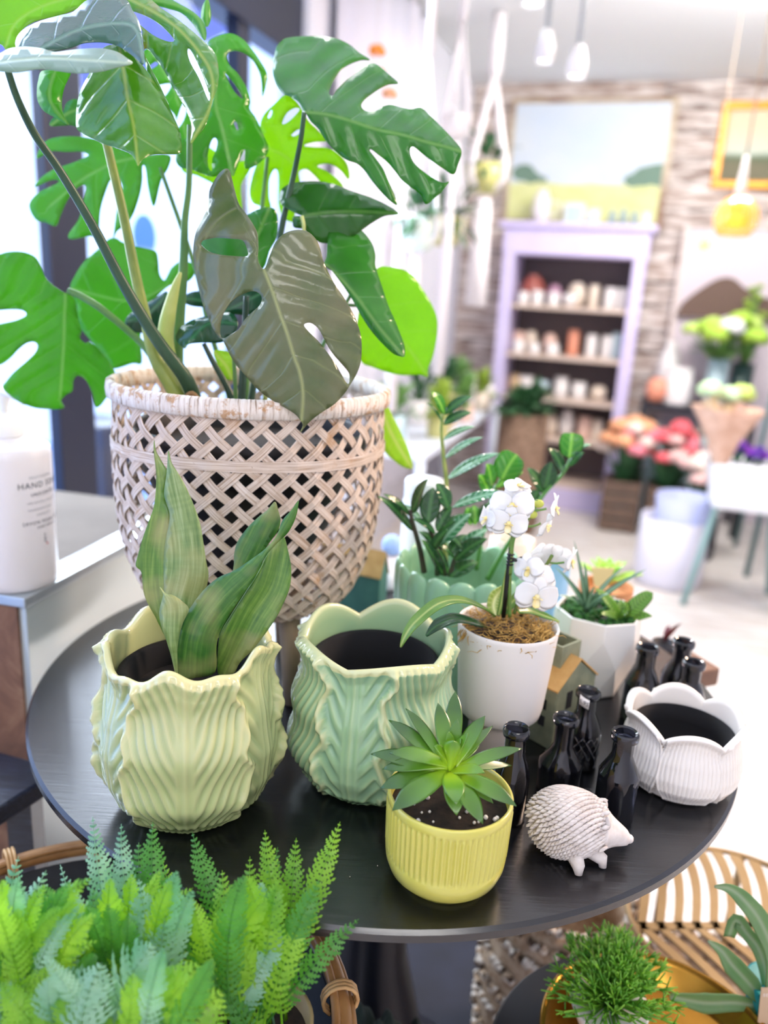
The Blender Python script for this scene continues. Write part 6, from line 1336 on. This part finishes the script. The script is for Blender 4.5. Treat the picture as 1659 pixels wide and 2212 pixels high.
# ------------------------------------------------------------------ steel topped counter and soap bottle
ZC_ = .83; cA = G(52, 1290, ZC_); cB = G(272, 1172, ZC_); ed = (cB - cA).normalized(); pd = Vector((-ed.y, ed.x, 0)); cl_, cw_ = .46, .34
ctr = thing('counter', 'steel rimmed counter with pale mirrored front and brown hide end at the left', 'counter', (cA + ed * .25 + pd * .17) * Vector((1, 1, 0)))
CMx = Matrix(((ed.x, pd.x, 0), (ed.y, pd.y, 0), (0, 0, 1)))
def cbx(name, u0, u1, w0, w1, z0, z1, mat, bv=0, par=ctr, **k):
    c = cA + ed * (u0 + u1) / 2 + pd * (w0 + w1) / 2; c.z = (z0 + z1) / 2; o = B().box(c, (u1 - u0, w1 - w0, z1 - z0), ax=CMx).mk(name, mat, par, smooth=False, **k)
    if bv: bev(o, bv)
    return o
mm = N('mirror_steel_pale'); mm.set(rough=.28, metal=.35); mm.color(mm.ramp(mm.noise(3, 3, mm.obj((1, 1, .3))), [(.3, '#b4bfc0'), (.7, '#d3dbd9')]))
cbx('front_panel', .004, cl_, .002, .012, 0, ZC_ - .012, mm.m)
hd_ = N('brown_hide'); hd_.set(rough=.75); hd_.color(hd_.ramp(hd_.noise(9, 6, hd_.obj(), .65, .8), [(.3, '#4c3428'), (.5, '#7d5740'), (.68, '#a07a5c')]))
cbx('end_panel', .0, .010, .012, cw_, 0, ZC_ - .012, hd_.m)
cbx('core', .010, cl_, .012, cw_, 0, ZC_ - .014, M_dark)
stl = simple('brushed_steel', '#aab2b6', .3, '#c2cacd', 10, metal=.7)
cbx('steel_rim', -.004, cl_, -.004, .040, ZC_ - .014, ZC_, stl, .002); cbx('steel_rim', -.004, .042, .040, cw_, ZC_ - .014, ZC_, stl, .002); cbx('steel_rim', .042, cl_, cw_ - .03, cw_, ZC_ - .014, ZC_ + .002, stl, .002)
cbx('top_inset', .042, cl_, .040, cw_ - .03, ZC_ - .014, ZC_ - .003, simple('dark_steel_inset', '#544b42', .85, '#655c52', 5))
# soap bottle
sbx = cA + ed * .052 + pd * .052; sq = D(22, 1262, sbx.y); sbp = Vector((-.474, .958, ZC_)); RS = sz(sbp + Vector((0, 0, .05)), 172) / 2
soap = thing('soap_bottle', 'white hand soap pump bottle standing on the steel counter corner', 'bottle', sbp)
zsh = D(22, 958, sbp.y).z - ZC_; M_sp = simple('soap_white_plastic', '#ebe4e4', .35, coat=.2)
B().lathe(sbp, [(.90 * RS, 0), (.97 * RS, .003), (RS, .012), (RS, zsh - .012), (.97 * RS, zsh - .004), (.90 * RS, zsh), (.45 * RS, zsh + .009), (.42 * RS, zsh + .010), (.30 * RS, zsh + .012)], 72).mk('bottle_body', M_sp, soap)
M_pw = simple('pump_white', '#f1efee', .3)
zc1 = zsh + .010
B().lathe(sbp + Vector((0, 0, zc1)), [(.42 * RS, 0), (.43 * RS, .002), (.42 * RS, .018), (.40 * RS, .020), (.30 * RS, .021), (.28 * RS, .027), (.10 * RS, .029), (.09 * RS, .030)], 48, rf=lambda a, j, r, z: r * (1 + (.012 * cos(40 * a) if j in (1, 2) else 0))).mk('pump_collar', M_pw, soap)
ph_ = D(20, 850, sbp.y).z - ZC_
B().lathe(sbp + Vector((0, 0, zc1 + .028)), [(.075 * RS * 1.3, 0), (.08 * RS * 1.3, ph_ - zc1 - .045), (.16 * RS, ph_ - zc1 - .035), (.17 * RS, ph_ - zc1 - .028), (.08 * RS, ph_ - zc1 - .024)], 24).mk('pump_stem', M_pw, soap)
nz_ = sbp + Vector((0, 0, ph_ + .003)); tn = D(54, 872, sbp.y - .02)
B().tube(spline([nz_ + Vector((-.02, .01, .0)), nz_, nz_ + (tn - nz_) * .6 + Vector((0, 0, .004)), tn], 6), [.006, .0085] + [.009] * 12 + [.006, .0055, .0048, .004, .0035][:5], 14, flat=.6).mk('pump_nozzle', M_pw, soap)
fnt_m = simple('label_ink', '#2e3340', .7); ink2 = simple('label_ink_grey', '#7f858c', .8)
def soap_text(txt, ang, z, size, mat, shear=0):
    # letters bent round the bottle one by one
    cu = bpy.data.curves.new('t', 'FONT'); cu.body = txt; cu.size = size; cu.shear = shear; cu.space_character = 1.18; cu.resolution_u = 2
    o = bpy.data.objects.new('t', cu); COL.objects.link(o); dg = bpy.context.evaluated_depsgraph_get(); me = bpy.data.meshes.new_from_object(o.evaluated_get(dg)); bpy.data.objects.remove(o)
    v = []; rr_ = RS + .0004
    for q in me.vertices: a = ang + q.co.x / rr_; v.append(sbp + Vector((rr_ * cos(a), rr_ * sin(a), z + q.co.y)))
    f = [tuple(p.vertices) for p in me.polygons]; return v, f
tx = B(); tx2 = B()
angc = atan2(0 - sbp.y, 0 - sbp.x)  # towards camera
def zt_(py): return D(60, py, sbp.y - RS * .8).z - ZC_
a0 = angc + radians(9)
for txt, a, py, s, bb, sh in (('HAND SOAP', a0, 1060, .0105, tx, 0), ('UNSCENTED', a0 + .30, 1078, .0062, tx, 0), ('SAVON POUR LES MAINS', a0 + .05, 1139, .0062, tx, .15), ('SANS PARFUM', a0 + .40, 1149, .0045, tx, .15), ('MOISTURIZING', a0 + .28, 1040, .0044, tx2, 0), ('100% NATURAL INGREDIENTS', a0 + .18, 1094, .0034, tx2, 0), ('INGREDIENTS VEGAN', a0 + .20, 1109, .0034, tx2, 0), ('HYDRATANT', a0 + .42, 1121, .0034, tx2, 0)):
    v, f = soap_text(txt, a, zt_(py), s, None, sh); mk('label_text', v, f, fnt_m if bb is tx else ink2, soap, smooth=False)
lx = B()
for k, (dz, w) in enumerate(((0, .006), (.0022, .004), (.0044, .006), (.0066, .003), (.0088, .005), (.011, .002))):
    a = a0 + .62; p = sbp + Vector((RS * cos(a), RS * sin(a), zt_(1180) + dz)); lx.ball(p, w * .28, 6, 5, (1, 1, .4))
lx.mk('label_emblem', fnt_m, soap)
rd = B(); a = a0 + .68; rd.ball(sbp + Vector((RS * cos(a), RS * sin(a), zt_(1186))), .0013, 8, 6); rd.mk('label_mark', simple('red_mark', '#c0342c', .6), soap, label='tiny red mark')

# ------------------------------------------------------------------ black stool at the left edge
zs_ = .65; q1, q2, q3, q4 = G(0, 1622, zs_), G(65, 1640, zs_), G(88, 1690, zs_), G(0, 1745, zs_)
e1 = (q2 - q1).normalized(); e2 = (q3 - q4).normalized(); q0 = q1 - e1 * .25; q5 = q4 - e2 * .25; q2e = q2 + e1 * .03; q3e = q3 + e2 * .015
st2 = thing('black_stool', 'worn black wooden stool top beside the counter at the left edge', 'stool', Vector(((q1.x + q4.x) / 2 - .1, (q1.y + q4.y) / 2, 0)))
wn = N('worn_black_paint'); wn.set(rough=.3); gv2 = wn.obj((10, 90, 90), (0, 0, .3)); gn = wn.noise(3, 5, gv2, .65); wn.color(wn.ramp(gn, [(.35, '#12141f'), (.62, '#262b3a'), (.75, '#4b5266')])); wn.bump(gn, .4, .001)
b = B(); b.poly([q0, q5, q3e, q2e], zs_ - .024, zs_); bev(b.mk('seat', wn.m, st2, smooth=False), .004)
for q in (q2e + Vector((-.03, -.01, 0)), q3e + Vector((-.04, .01, 0)), q0 + Vector((.03, -.02, 0)), q5 + Vector((.03, .02, 0))): B().box((q.x, q.y, (zs_ - .024) / 2), (.03, .03, zs_ - .024)).mk('leg', wn.m, st2, smooth=False)

# ------------------------------------------------------------------ ferns in a bamboo rimmed tray
zf_ = .62; fc_ = Vector((-.245, .575, zf_)); RF = .238
def circ(p, q, r):
    ax, ay, bx, by, cx, cy = p.x, p.y, q.x, q.y, r.x, r.y; d = 2 * (ax * (by - cy) + bx * (cy - ay) + cx * (ay - by))
    ux = ((ax * ax + ay * ay) * (by - cy) + (bx * bx + by * by) * (cy - ay) + (cx * cx + cy * cy) * (ay - by)) / d
    uy = ((ax * ax + ay * ay) * (cx - bx) + (bx * bx + by * by) * (ax - cx) + (cx * cx + cy * cy) * (bx - ax)) / d
    return Vector((ux, uy, p.z)), sqrt((ux - ax) ** 2 + (uy - ay) ** 2)
fc_, RF = circ(G(738, 2180, zf_), G(165, 1833, zf_), G(690, 2030, zf_))
if not .18 < RF < .32: fc_, RF = Vector((-.245, .575, zf_)), .238
tray = thing('fern_basket', 'wide round basket with cane bound bamboo rim and dark liner holding the ferns', 'basket', (fc_.x, fc_.y, .40))
cane = simple('bamboo_cane', '#b98a56', .45, '#8f6238', 25, coat=.2, stretch=(1, 1, 1)); canl = simple('cane_binding', '#d9b078', .5, '#b98c58', 60)
B().lathe((fc_.x, fc_.y, .42), [(.70 * RF, 0), (.86 * RF, .10), (.97 * RF, zf_ - .43), (.965 * RF, zf_ - .43), (.85 * RF, .105), (.69 * RF, .006)], 72).mk('liner', simple('dark_liner', '#191c20', .7, '#2c2f33', 20, bump=.3, bscale=90), tray)
def ring(r, z, rad, n=120): return [Vector((fc_.x + r * cos(2 * pi * i / n), fc_.y + r * sin(2 * pi * i / n), z)) for i in range(n + 1)]
for dr, dz, rad in ((0, 0, .0085), (.008, -.006, .005), (-.006, .008, .004)): B().tube(ring(RF + dr, zf_ + dz, rad), rad, 10, caps=False).mk('rim_cane', cane, tray)
for k in range(16):
    a = 2 * pi * k / 16 + .22; bb = B()
    for m_ in range(3):
        aa = a + (m_ - 1) * .016; c = Vector((fc_.x, fc_.y, zf_)); e = Vector((cos(aa), sin(aa), 0)); bb.tube([c + e * (RF + .0155 * cos(t)) + Vector((0, 0, .0155 * sin(t))) for t in [2 * pi * i / 14 for i in range(15)]], .0019, 6, caps=False)
    bb.mk('cane_binding', canl, tray)
sto = thing('basket_stand', 'low black stand underneath the fern basket', 'stand', (fc_.x, fc_.y, 0)); B().lathe((fc_.x, fc_.y, 0), [(.10, 0), (.10, .42)], 32).mk('stand_body', M_black, sto)
def fernm(name, a, b_, tc):
    n = N(name); n.set(rough=.42, coat=.1); n.color(n.ramp(n.noise(30, 3, n.obj()), [(.35, a), (.65, b_)])); n.bump(n.noise(300, 2, n.obj()), .2, .0006)
    t = n.new('BsdfTranslucent'); t.inputs['Color'].default_value = hexc(tc); m = n.new('MixShader'); m.inputs[0].default_value = .4
    n.link(n.b.outputs[0], m.inputs[1]); n.link(t.outputs[0], m.inputs[2]); n.link(m.outputs[0], n.out.inputs[0]); return n.m
fm1 = fernm('fern_lime', '#5c9c1c', '#8fc430', '#b4e83a'); fm2 = fernm('fern_green', '#2f7424', '#55993a', '#78c83c'); fm3 = fernm('fern_painted_sheen', '#5c9c72', '#a4cfb2', '#8ad07c'); fst = simple('fern_stem', '#6f8a3c', .5)  # bluish window sheen is painted into the third fern colour
def frond(name, par, p0, p1, bend, width, npin, mat, up=(0, -.6, .8), rnd=random, t0=.28):
    p0 = Vector(p0); p1 = Vector(p1); ctrl = (p0 + p1) / 2 + Vector(bend); b = B(); upv = Vector(up)
    C = lambda t: p0 * (1 - t) ** 2 + ctrl * 2 * t * (1 - t) + p1 * t * t
    n = 14; b.tube([C(i / n) for i in range(n + 1)], [.0011 * (1 - .8 * i / n) for i in range(n + 1)], 5)
    for i in range(npin):
        t = t0 + (1 - t0) * (i + .3) / npin; c = C(t); tg = ((ctrl - p0) * (1 - t) + (p1 - ctrl) * t).normalized(); sd = tg.cross(upv).normalized(); nn = sd.cross(tg)
        u = (t - t0) / (1 - t0); L = width * .5 * (1.08 * sin(pi * (.16 + .84 * u) ** .8) ** .8 if u < .985 else .1)
        for s in (-1, 1):
            L_ = max(L * rnd.uniform(.85, 1.1), .001); d = (sd * s * .88 + tg * (.42 + .3 * u) - nn * rnd.uniform(-.05, .35)).normalized(); pn = nn; wv_ = d.cross(pn).normalized(); nl = 4; W = min(L_ * .30 + .0006, (1 - t0) * (p1 - p0).length / npin * .60)
            ph_l = rnd.uniform(-.08, .22); v = []; f = []; m = nl * 4
            for k in range(m + 1):
                q = k / m; e = W * (.14 + .86 * abs(sin(pi * (q * nl + ph_l))) ** .9) * (1 - q) ** .6 * min(1, .3 + q * 4)
                cc = c + d * (L_ * q) - nn * (L_ * .22 * q * q) + tg * (.16 * L_ * q * q); v += [cc - wv_ * e + d * .55 * e - nn * .18 * e, cc, cc + wv_ * e + d * .55 * e - nn * .18 * e]
            for k in range(m): f += [(3 * k, 3 * k + 1, 3 * k + 4, 3 * k + 3), (3 * k + 1, 3 * k + 2, 3 * k + 5, 3 * k + 4)]
            b.add(v, f)
    return mk(name, b.v, b.f, mat, par)
rf_ = random.Random(77)
def fern(label, crown_px, zc, potR, potlabel, tips, nrand, box, seed, Yr):
    c = G(crown_px[0], crown_px[1], zc); t = thing('potted_fern', label, 'potted fern', (c.x, c.y, zc - .10))
    base = Vector((c.x, c.y, zc - .10)); B().lathe(base, [(.8 * potR, 0), (potR, .09), (1.04 * potR, .095), (1.04 * potR, .105), (.96 * potR, .105), (.92 * potR, .09), (.001, .088)], 40).mk('pot', simple('fern_pot_' + str(seed), '#8c7750', .5, '#a08d62', 20), t)
    B().lathe(base + Vector((0, 0, .09)), [(.001, .006), (.92 * potR, 0)], 32, close=False).mk('soil', bpy.data.materials['soil_brown'], t)
    rn = random.Random(seed)
    for (px, py), dY, w, m in tips:
        p1 = D(px, py, c.y + (.045 if py < 1860 else .03 if py < 1900 else .012) + dY * .2); w *= .74; p0 = c + Vector((rn.uniform(-.02, .02), rn.uniform(-.015, .015), -.01)); L = (p1 - p0).length
        frond('frond', t, p0, p1, (rn.uniform(-.01, .01), -.035, .03 + L * .10), w, max(12, int(L / .0078)), m, rnd=rn)
    for i in range(nrand):
        px = rn.uniform(box[0], box[2]); py = rn.uniform(box[1], box[3]); p1 = D(px, py, c.y + .01 + .3 * rn.uniform(*Yr)); q_ = D(rn.uniform(box[0], box[2]), box[3], c.y); p0 = c * .55 + q_ * .45; p0.z = c.z - .015; p0.y = c.y + rn.uniform(-.02, .01); L = (p1 - p0).length
        frond('frond', t, p0, p1, (rn.uniform(-.02, .02), -.02, .025 + L * .15), min(rn.uniform(.019, .028), L * .36), max(6, int(L / .0070)), (fm1, fm2, fm1, fm3)[i % 4], rnd=rn)
    return t
fern('bushy lime green fern with the longest fronds reaching over the black table edge', (560, 2215), .675, .04, '', [((735, 1775), .0, .034, fm1), ((572, 1793), .0, .034, fm1), ((640, 1810), .0, .032, fm1), ((540, 1850), -.02, .036, fm1), ((415, 1797), .0, .034, fm2), ((775, 1985), -.02, .028, fm2), ((690, 1900), .0, .036, fm2), ((662, 1972), -.05, .034, fm1), ((600, 1900), -.03, .04, fm1), ((350, 1855), -.02, .03, fm1), ((480, 1880), -.03, .04, fm1), ((450, 1990), -.08, .05, fm1), ((540, 2030), -.09, .045, fm1), ((400, 1960), -.05, .045, fm2), ((590, 2060), -.06, .035, fm1), ((620, 1990), -.04, .04, fm2), ((440, 2060), -.08, .05, fm1), ((660, 2060), -.02, .022, fm1), ((600, 1830), .01, .034, fm2)], 20, (380, 1890, 640, 2130), 5, (-.10, 0))
fern('middle fern with painted blue green window sheen behind the lime green one', (330, 2215), .675, .045, '', [((330, 1775), .03, .036, fm2), ((262, 1780), .03, .036, fm3), ((200, 1765), .02, .034, fm3), ((300, 1820), .0, .04, fm2), ((225, 1850), .0, .04, fm3), ((380, 1880), .0, .04, fm2), ((130, 1868), .01, .024, fm3), ((300, 1900), -.02, .045, fm3), ((370, 1940), -.04, .045, fm3), ((200, 1920), -.02, .045, fm2), ((90, 1950), .0, .036, fm1), ((150, 1990), -.04, .04, fm1), ((260, 2000), -.06, .05, fm3)], 52, (90, 1880, 430, 2160), 6, (-.10, .0))
fern('pale feathery fern at the far left edge with blurred fronds', (60, 2230), .68, .045, '', [((40, 1850), .0, .04, fm3), ((100, 1880), -.01, .04, fm3), ((10, 1900), -.02, .04, fm1), ((60, 1960), -.03, .04, fm1), ((140, 2030), -.02, .045, fm3), ((200, 2060), -.03, .045, fm3)], 36, (-90, 1880, 230, 2170), 7, (-.12, -.02))
fern('lowest fern spilling over the bottom edge of the photo', (260, 2330), .68, .05, '', [((330, 2040), -.04, .06, fm3), ((220, 2080), -.05, .06, fm3), ((430, 2080), -.05, .055, fm1), ((120, 2100), -.05, .06, fm3), ((480, 2140), -.05, .055, fm1)], 26, (0, 2040, 480, 2230), 8, (-.10, -.03))

# ------------------------------------------------------------------ lower right corner: gold tray, black table, leaf cut-out tray, baskets
zg = .50; gc, gR = circ(G(1165, 2212, zg), G(1350, 2053, zg), G(1590, 2150, zg))
bt = thing('black_side_table', 'black metal side table with cut-outs under the brass tray', 'table', (gc.x - .01, gc.y - .01, 0))
B().lathe((gc.x - .012, gc.y - .012, zg - .04), [(.001, 0), (gR + .035, 0), (gR + .040, .005), (gR + .036, .010), (.001, .010)], 96, close=False).mk('tabletop', simple('black_metal_brown', '#100d0c', .6), bt)
for k in range(3): a = k * 2.1 + 2.3; B().tube([(gc.x + .1 * cos(a), gc.y + .1 * sin(a), zg - .04), (gc.x + .15 * cos(a), gc.y + .15 * sin(a), 0)], .009, 10).mk('leg', M_black, bt)
br_ = simple('brass', '#c6953e', .25, '#a87a2c', 12, metal=.85)
brt = thing('brass_tray', 'round brass tray with raised rim holding the leafless green cactus', 'tray', (gc.x, gc.y, zg - .03))
B().lathe((gc.x, gc.y, zg - .0295), [(.001, 0), (gR - .02, 0), (gR - .012, .004), (gR - .002, .028), (gR, .030), (gR - .003, .0305), (gR - .008, .026), (gR - .018, .004), (gR - .024, .002), (.001, .002)], 120, close=False).mk('tray_body', br_, brt)
rp_ = G(1310, 2200, zg - .02); rh = thing('rhipsalis_plant', 'spiky bright green pencil stemmed cactus in a white pot on the brass tray', 'potted plant', (rp_.x, rp_.y, zg - .027))
B().lathe((rp_.x, rp_.y, zg - .027), [(.03, 0), (.042, .03), (.040, .03), (.001, .025)], 40, close=False).mk('pot', CM['white'], rh)
rm1 = simple('rhipsalis_green', '#3f8a22', .4, '#7cb83a', 60); rm2 = simple('rhipsalis_lime', '#8cc83c', .4, '#5aa02c', 60); rn = random.Random(12)
for part in range(3):
    bb = B()
    for i in range(110):
        a = rn.random() * 6.28; e = rn.uniform(.1, 1.45); d = Vector((cos(a) * cos(e), sin(a) * cos(e), sin(e))); p = Vector((rp_.x, rp_.y, zg + .003)); L = rn.uniform(.026, .046); q = [p, p + d * L * .8]
        d1 = (d + Vector((rn.uniform(-.4, .4), rn.uniform(-.4, .4), rn.uniform(-.1, .5)))).normalized(); q.append(q[-1] + d1 * L * .7); bb.tube(q, [.0012, .0011, .0009], 5)
        for z_ in range(3):
            d2 = (d1 + Vector((rn.uniform(-.8, .8), rn.uniform(-.8, .8), rn.uniform(-.4, .6)))).normalized(); bb.tube([q[-1], q[-1] + d2 * rn.uniform(.008, .016)], [.0009, .0007], 5)
    o = bb.mk('stems', (rm1, rm2, rm1)[part], rh); o['kind'] = 'stuff'
sf = G(1640, 2190, zg - .02); sg_t = thing('staghorn_fern', 'grey green staghorn fern in a teal pot at the bottom right corner', 'potted plant', (sf.x + .01, sf.y, zg - .027))
B().lathe((sf.x + .01, sf.y, zg - .027), [(.022, 0), (.03, .05), (.028, .05), (.001, .045)], 32, close=False).mk('pot', simple('teal_pot', '#1f9aa0', .4), sg_t)
stm = leafm('staghorn_leaf', '#5f8a58', '#7fa070', '#a9bf98', trans=.3, rough=.6, freq=0, slant=0, side=.01, vs=0, tcol='#8fd05a')
Z8 = Z(1020, 1800, .38517)
def sgl(pts, ws, dY=0): sweep_leaf('frond', sg_t, pts, ws, [sf.y + dY + y for y in [0] * len(pts)], stm, up=(0, -1, .4), gut=.2, th=.001, zf=Z8, k=.38517)
sgl([(1660, 900), (1690, 700), (1620, 500), (1520, 370), (1440, 310), (1360, 300)], [40, 90, 110, 90, 50, 8], -.02)
sgl([(1640, 960), (1560, 850), (1460, 740), (1400, 660), (1325, 605)], [40, 110, 110, 60, 8], -.01)
sgl([(1640, 980), (1480, 950), (1300, 950), (1110, 915)], [40, 90, 110, 30], -.01)
sgl([(1650, 940), (1650, 800), (1610, 650), (1540, 560), (1480, 490), (1440, 580)], [30, 70, 80, 70, 80, 60], .0)
tgp = [D(x, y, sf.y - .03) for x, y in Z8((1622, 868), (1700, 868), (1700, 1100), (1602, 1060))]
tb_ = B(); tb_.add(tgp + [p + Vector((0, .001, 0)) for p in tgp], [(0, 1, 2, 3), (7, 6, 5, 4), (0, 4, 5, 1), (1, 5, 6, 2), (2, 6, 7, 3), (3, 7, 4, 0)]); lb_ = tb_.mk('plant_label', simple('kraft_card', '#cdb394', .8), sg_t, smooth=False)
cu = bpy.data.curves.new('label_letters', 'FONT'); cu.body = 'st'; cu.size = .008
o = bpy.data.objects.new('t', cu); COL.objects.link(o); me = bpy.data.meshes.new_from_object(o.evaluated_get(bpy.context.evaluated_depsgraph_get())); bpy.data.objects.remove(o)
tp0 = D(*Z8((1628, 915))[0], sf.y - .0306); mk('label_letters', [tp0 + Vector((v.co.x, 0, v.co.y)) for v in me.vertices], [tuple(p.vertices) for p in me.polygons], CM['white'], sg_t, smooth=False)
# leaf cut-out tray table
zl_ = .40; lc, lR = circ(G(1355, 1960, zl_), G(1400, 2050, zl_), G(1540, 1835, zl_)); lc, lR = (lc, lR) if .1 < lR < .25 else (Vector((.55, .88, zl_)), .18)
lt = thing('leaf_tray_table', 'gold metal side table with palm leaf cut-out top at the right edge', 'table', (lc.x, lc.y, 0)); M_g2 = simple('soft_gold', '#a88d64', .45, '#957a52', 8, metal=.4)
pl3 = B(); pl3.tube([Vector((lc.x + lR * cos(t), lc.y + lR * sin(t), zl_)) for t in [2 * pi * i / 90 for i in range(91)]], .0045, 8, caps=False)
ax0 = radians(5); e_ = Vector((cos(ax0), sin(ax0), 0)); n_ = Vector((-sin(ax0), cos(ax0), 0))
def strip(P, w0, w1):
    v = []; f = []; m = len(P)
    for i, p in enumerate(P):
        tg = (P[min(i + 1, m - 1)] - P[max(i - 1, 0)]).normalized(); s = tg.cross(Vector((0, 0, 1))); w = w0 + (w1 - w0) * i / (m - 1)
        for a in (-1, 1):
            for h in (-.0014, .0014): v.append(p + s * a * w + Vector((0, 0, h)))
    for i in range(m - 1):
        a = i * 4; f += [(a, a + 1, a + 5, a + 4), (a + 2, a + 6, a + 7, a + 3), (a + 1, a + 3, a + 7, a + 5), (a, a + 4, a + 6, a + 2)]
    f += [(0, 2, 3, 1), (4 * m - 4, 4 * m - 3, 4 * m - 1, 4 * m - 2)]; pl3.add(v, f)
strip([lc + e_ * (lR * (-.97 + 1.94 * i / 10)) for i in range(11)], .007, .004)
for i in range(11):
    x = -.93 + .165 * i
    for s in (-1, 1):
        P = []
        for k in range(12):
            t = k / 11; xx = x + .62 * t - .30 * t * t; yy = s * (.95 * t ** .9)
            if xx * xx + yy * yy > .96: break
            P.append(lc + e_ * (lR * xx) + n_ * (lR * yy))
        if len(P) > 2:
            q = P[-1] - lc; P.append(lc + q.normalized() * lR * .99); strip(P, .0055, .0085)
pl3.mk('leaf_top', M_g2, lt, smooth=False)
for k in range(3): a = k * 2.094 + radians(188); B().tube([(lc.x + lR * .97 * cos(a), lc.y + lR * .97 * sin(a), zl_ - .002), (lc.x + lR * .85 * cos(a), lc.y + lR * .85 * sin(a), 0)], .006, 8).mk('leg', M_g2, lt)
def rope_basket(name, label, c, prof, mats, seed, n=11, amp=.004):
    t = thing(name, label, 'basket', c); rn = random.Random(seed); b = B(); b.lathe(c, prof, 64, rf=lambda a, j, r, z: r * (1 + .01 * sin(23 * a + j)), close=True); b.mk('basket_body', mats[0], t)
    for mi, m in enumerate(mats):
        bb = B()
        for k in range(len(prof) - 1):
            r = prof[k][0]; z = prof[k][1]
            if r < .02: continue
            for i in range(46):
                if rn.random() > .8: continue
                a = 2 * pi * (i + rn.random() * .6) / 34; L = rn.uniform(.08, .16); q = [Vector((c.x + (r + amp * (.3 + .9 * sin(pi * u))) * cos(a + L * u), c.y + (r + amp * (.3 + .9 * sin(pi * u))) * sin(a + L * u), c.z + z + rn.uniform(-.004, .004) + .010 * u)) for u in (0, .33, .66, 1)]; bb.tube(q, [.001, .0052, .0052, .001], 5)
        o = bb.mk('rope_strands', m, t); o['kind'] = 'stuff'
tan1 = simple('jute_tan', '#a58a70', .95, '#c7b29a', 90); tan2 = simple('cotton_cream', '#e2d8cc', .95); tan3 = simple('jute_dark', '#57463a', .95)
prr = [(.08, 0), (.10, .03), (.115, .08), (.12, .13), (.12, .18), (.12, .22), (.115, .26), (.108, .30), (.10, .33), (.092, .36), (.085, .35), (.10, .25)]
pf2 = [(r, z) for r, z in prr]
rope_basket('woven_basket', 'round cream and brown rope basket on the floor under the table edge', Vector((.315, 1.00, .0)), pf2, (tan1, tan2, tan3, tan2), 3)
jb = Vector((lc.x + .01, lc.y + .02, 0)); prj = [(.09, 0), (.12, .03), (.135, .08), (.14, .13), (.14, .18), (.13, .22), (.125, .24), (.12, .235), (.12, .2), (.001, .19)]
rope_basket('jute_basket', 'brown jute rope basket visible through the gold leaf table', jb, prj, (tan1, tan3, tan2), 5)
# bunched dark green cloth at the bottom
cc0 = G(830, 2185, .38); cv = []; cf = []; nx, ny = 44, 26
dg_ = thing('folded_cloth', 'bunched dark green cloth at the bottom edge beside the fern basket', 'cloth', (cc0.x, cc0.y - .03, .0))
for i in range(nx + 1):
    for j in range(ny + 1):
        u = i / nx; w = j / ny; x = cc0.x - .05 + .14 * u; y = cc0.y - .10 + .11 * w; z = .40 - .05 * u + .010 * sin(26 * u + 3 * sin(5 * w)) + .006 * sin(47 * u + 9 * w) - .03 * (w - .6) ** 2 * 4; cv.append((x, y, z))
for i in range(nx):
    for j in range(ny): a = i * (ny + 1) + j; cf.append((a, a + ny + 1, a + ny + 2, a + 1))
mk('cloth_fold', cv, cf, simple('dark_green_cloth', '#1a2a28', .9, '#22332f', 60, bump=.5, bscale=160), dg_).modifiers.new('thickness', 'SOLIDIFY').thickness = .004
cb_ = B(); cb_.box((cc0.x + .02, cc0.y - .045, .165), (.12, .09, .33)); cb_.mk('cloth_stack', bpy.data.materials['dark_green_cloth'], dg_, smooth=False)

fsheet_ = thing('dark_floor_sheet', 'added dark navy sheet on the floor darkening the space beneath the round table', 'mat', (.0, .95, 0)); bev(B().box((.0, .95, .005), (.70, .80, .010)).mk('sheet_body', simple('navy_sheet', '#0c1120', .8, '#141a2c', 20), fsheet_, smooth=False), .003)  # added dark sheet, stands in for the darkness below the tabletop
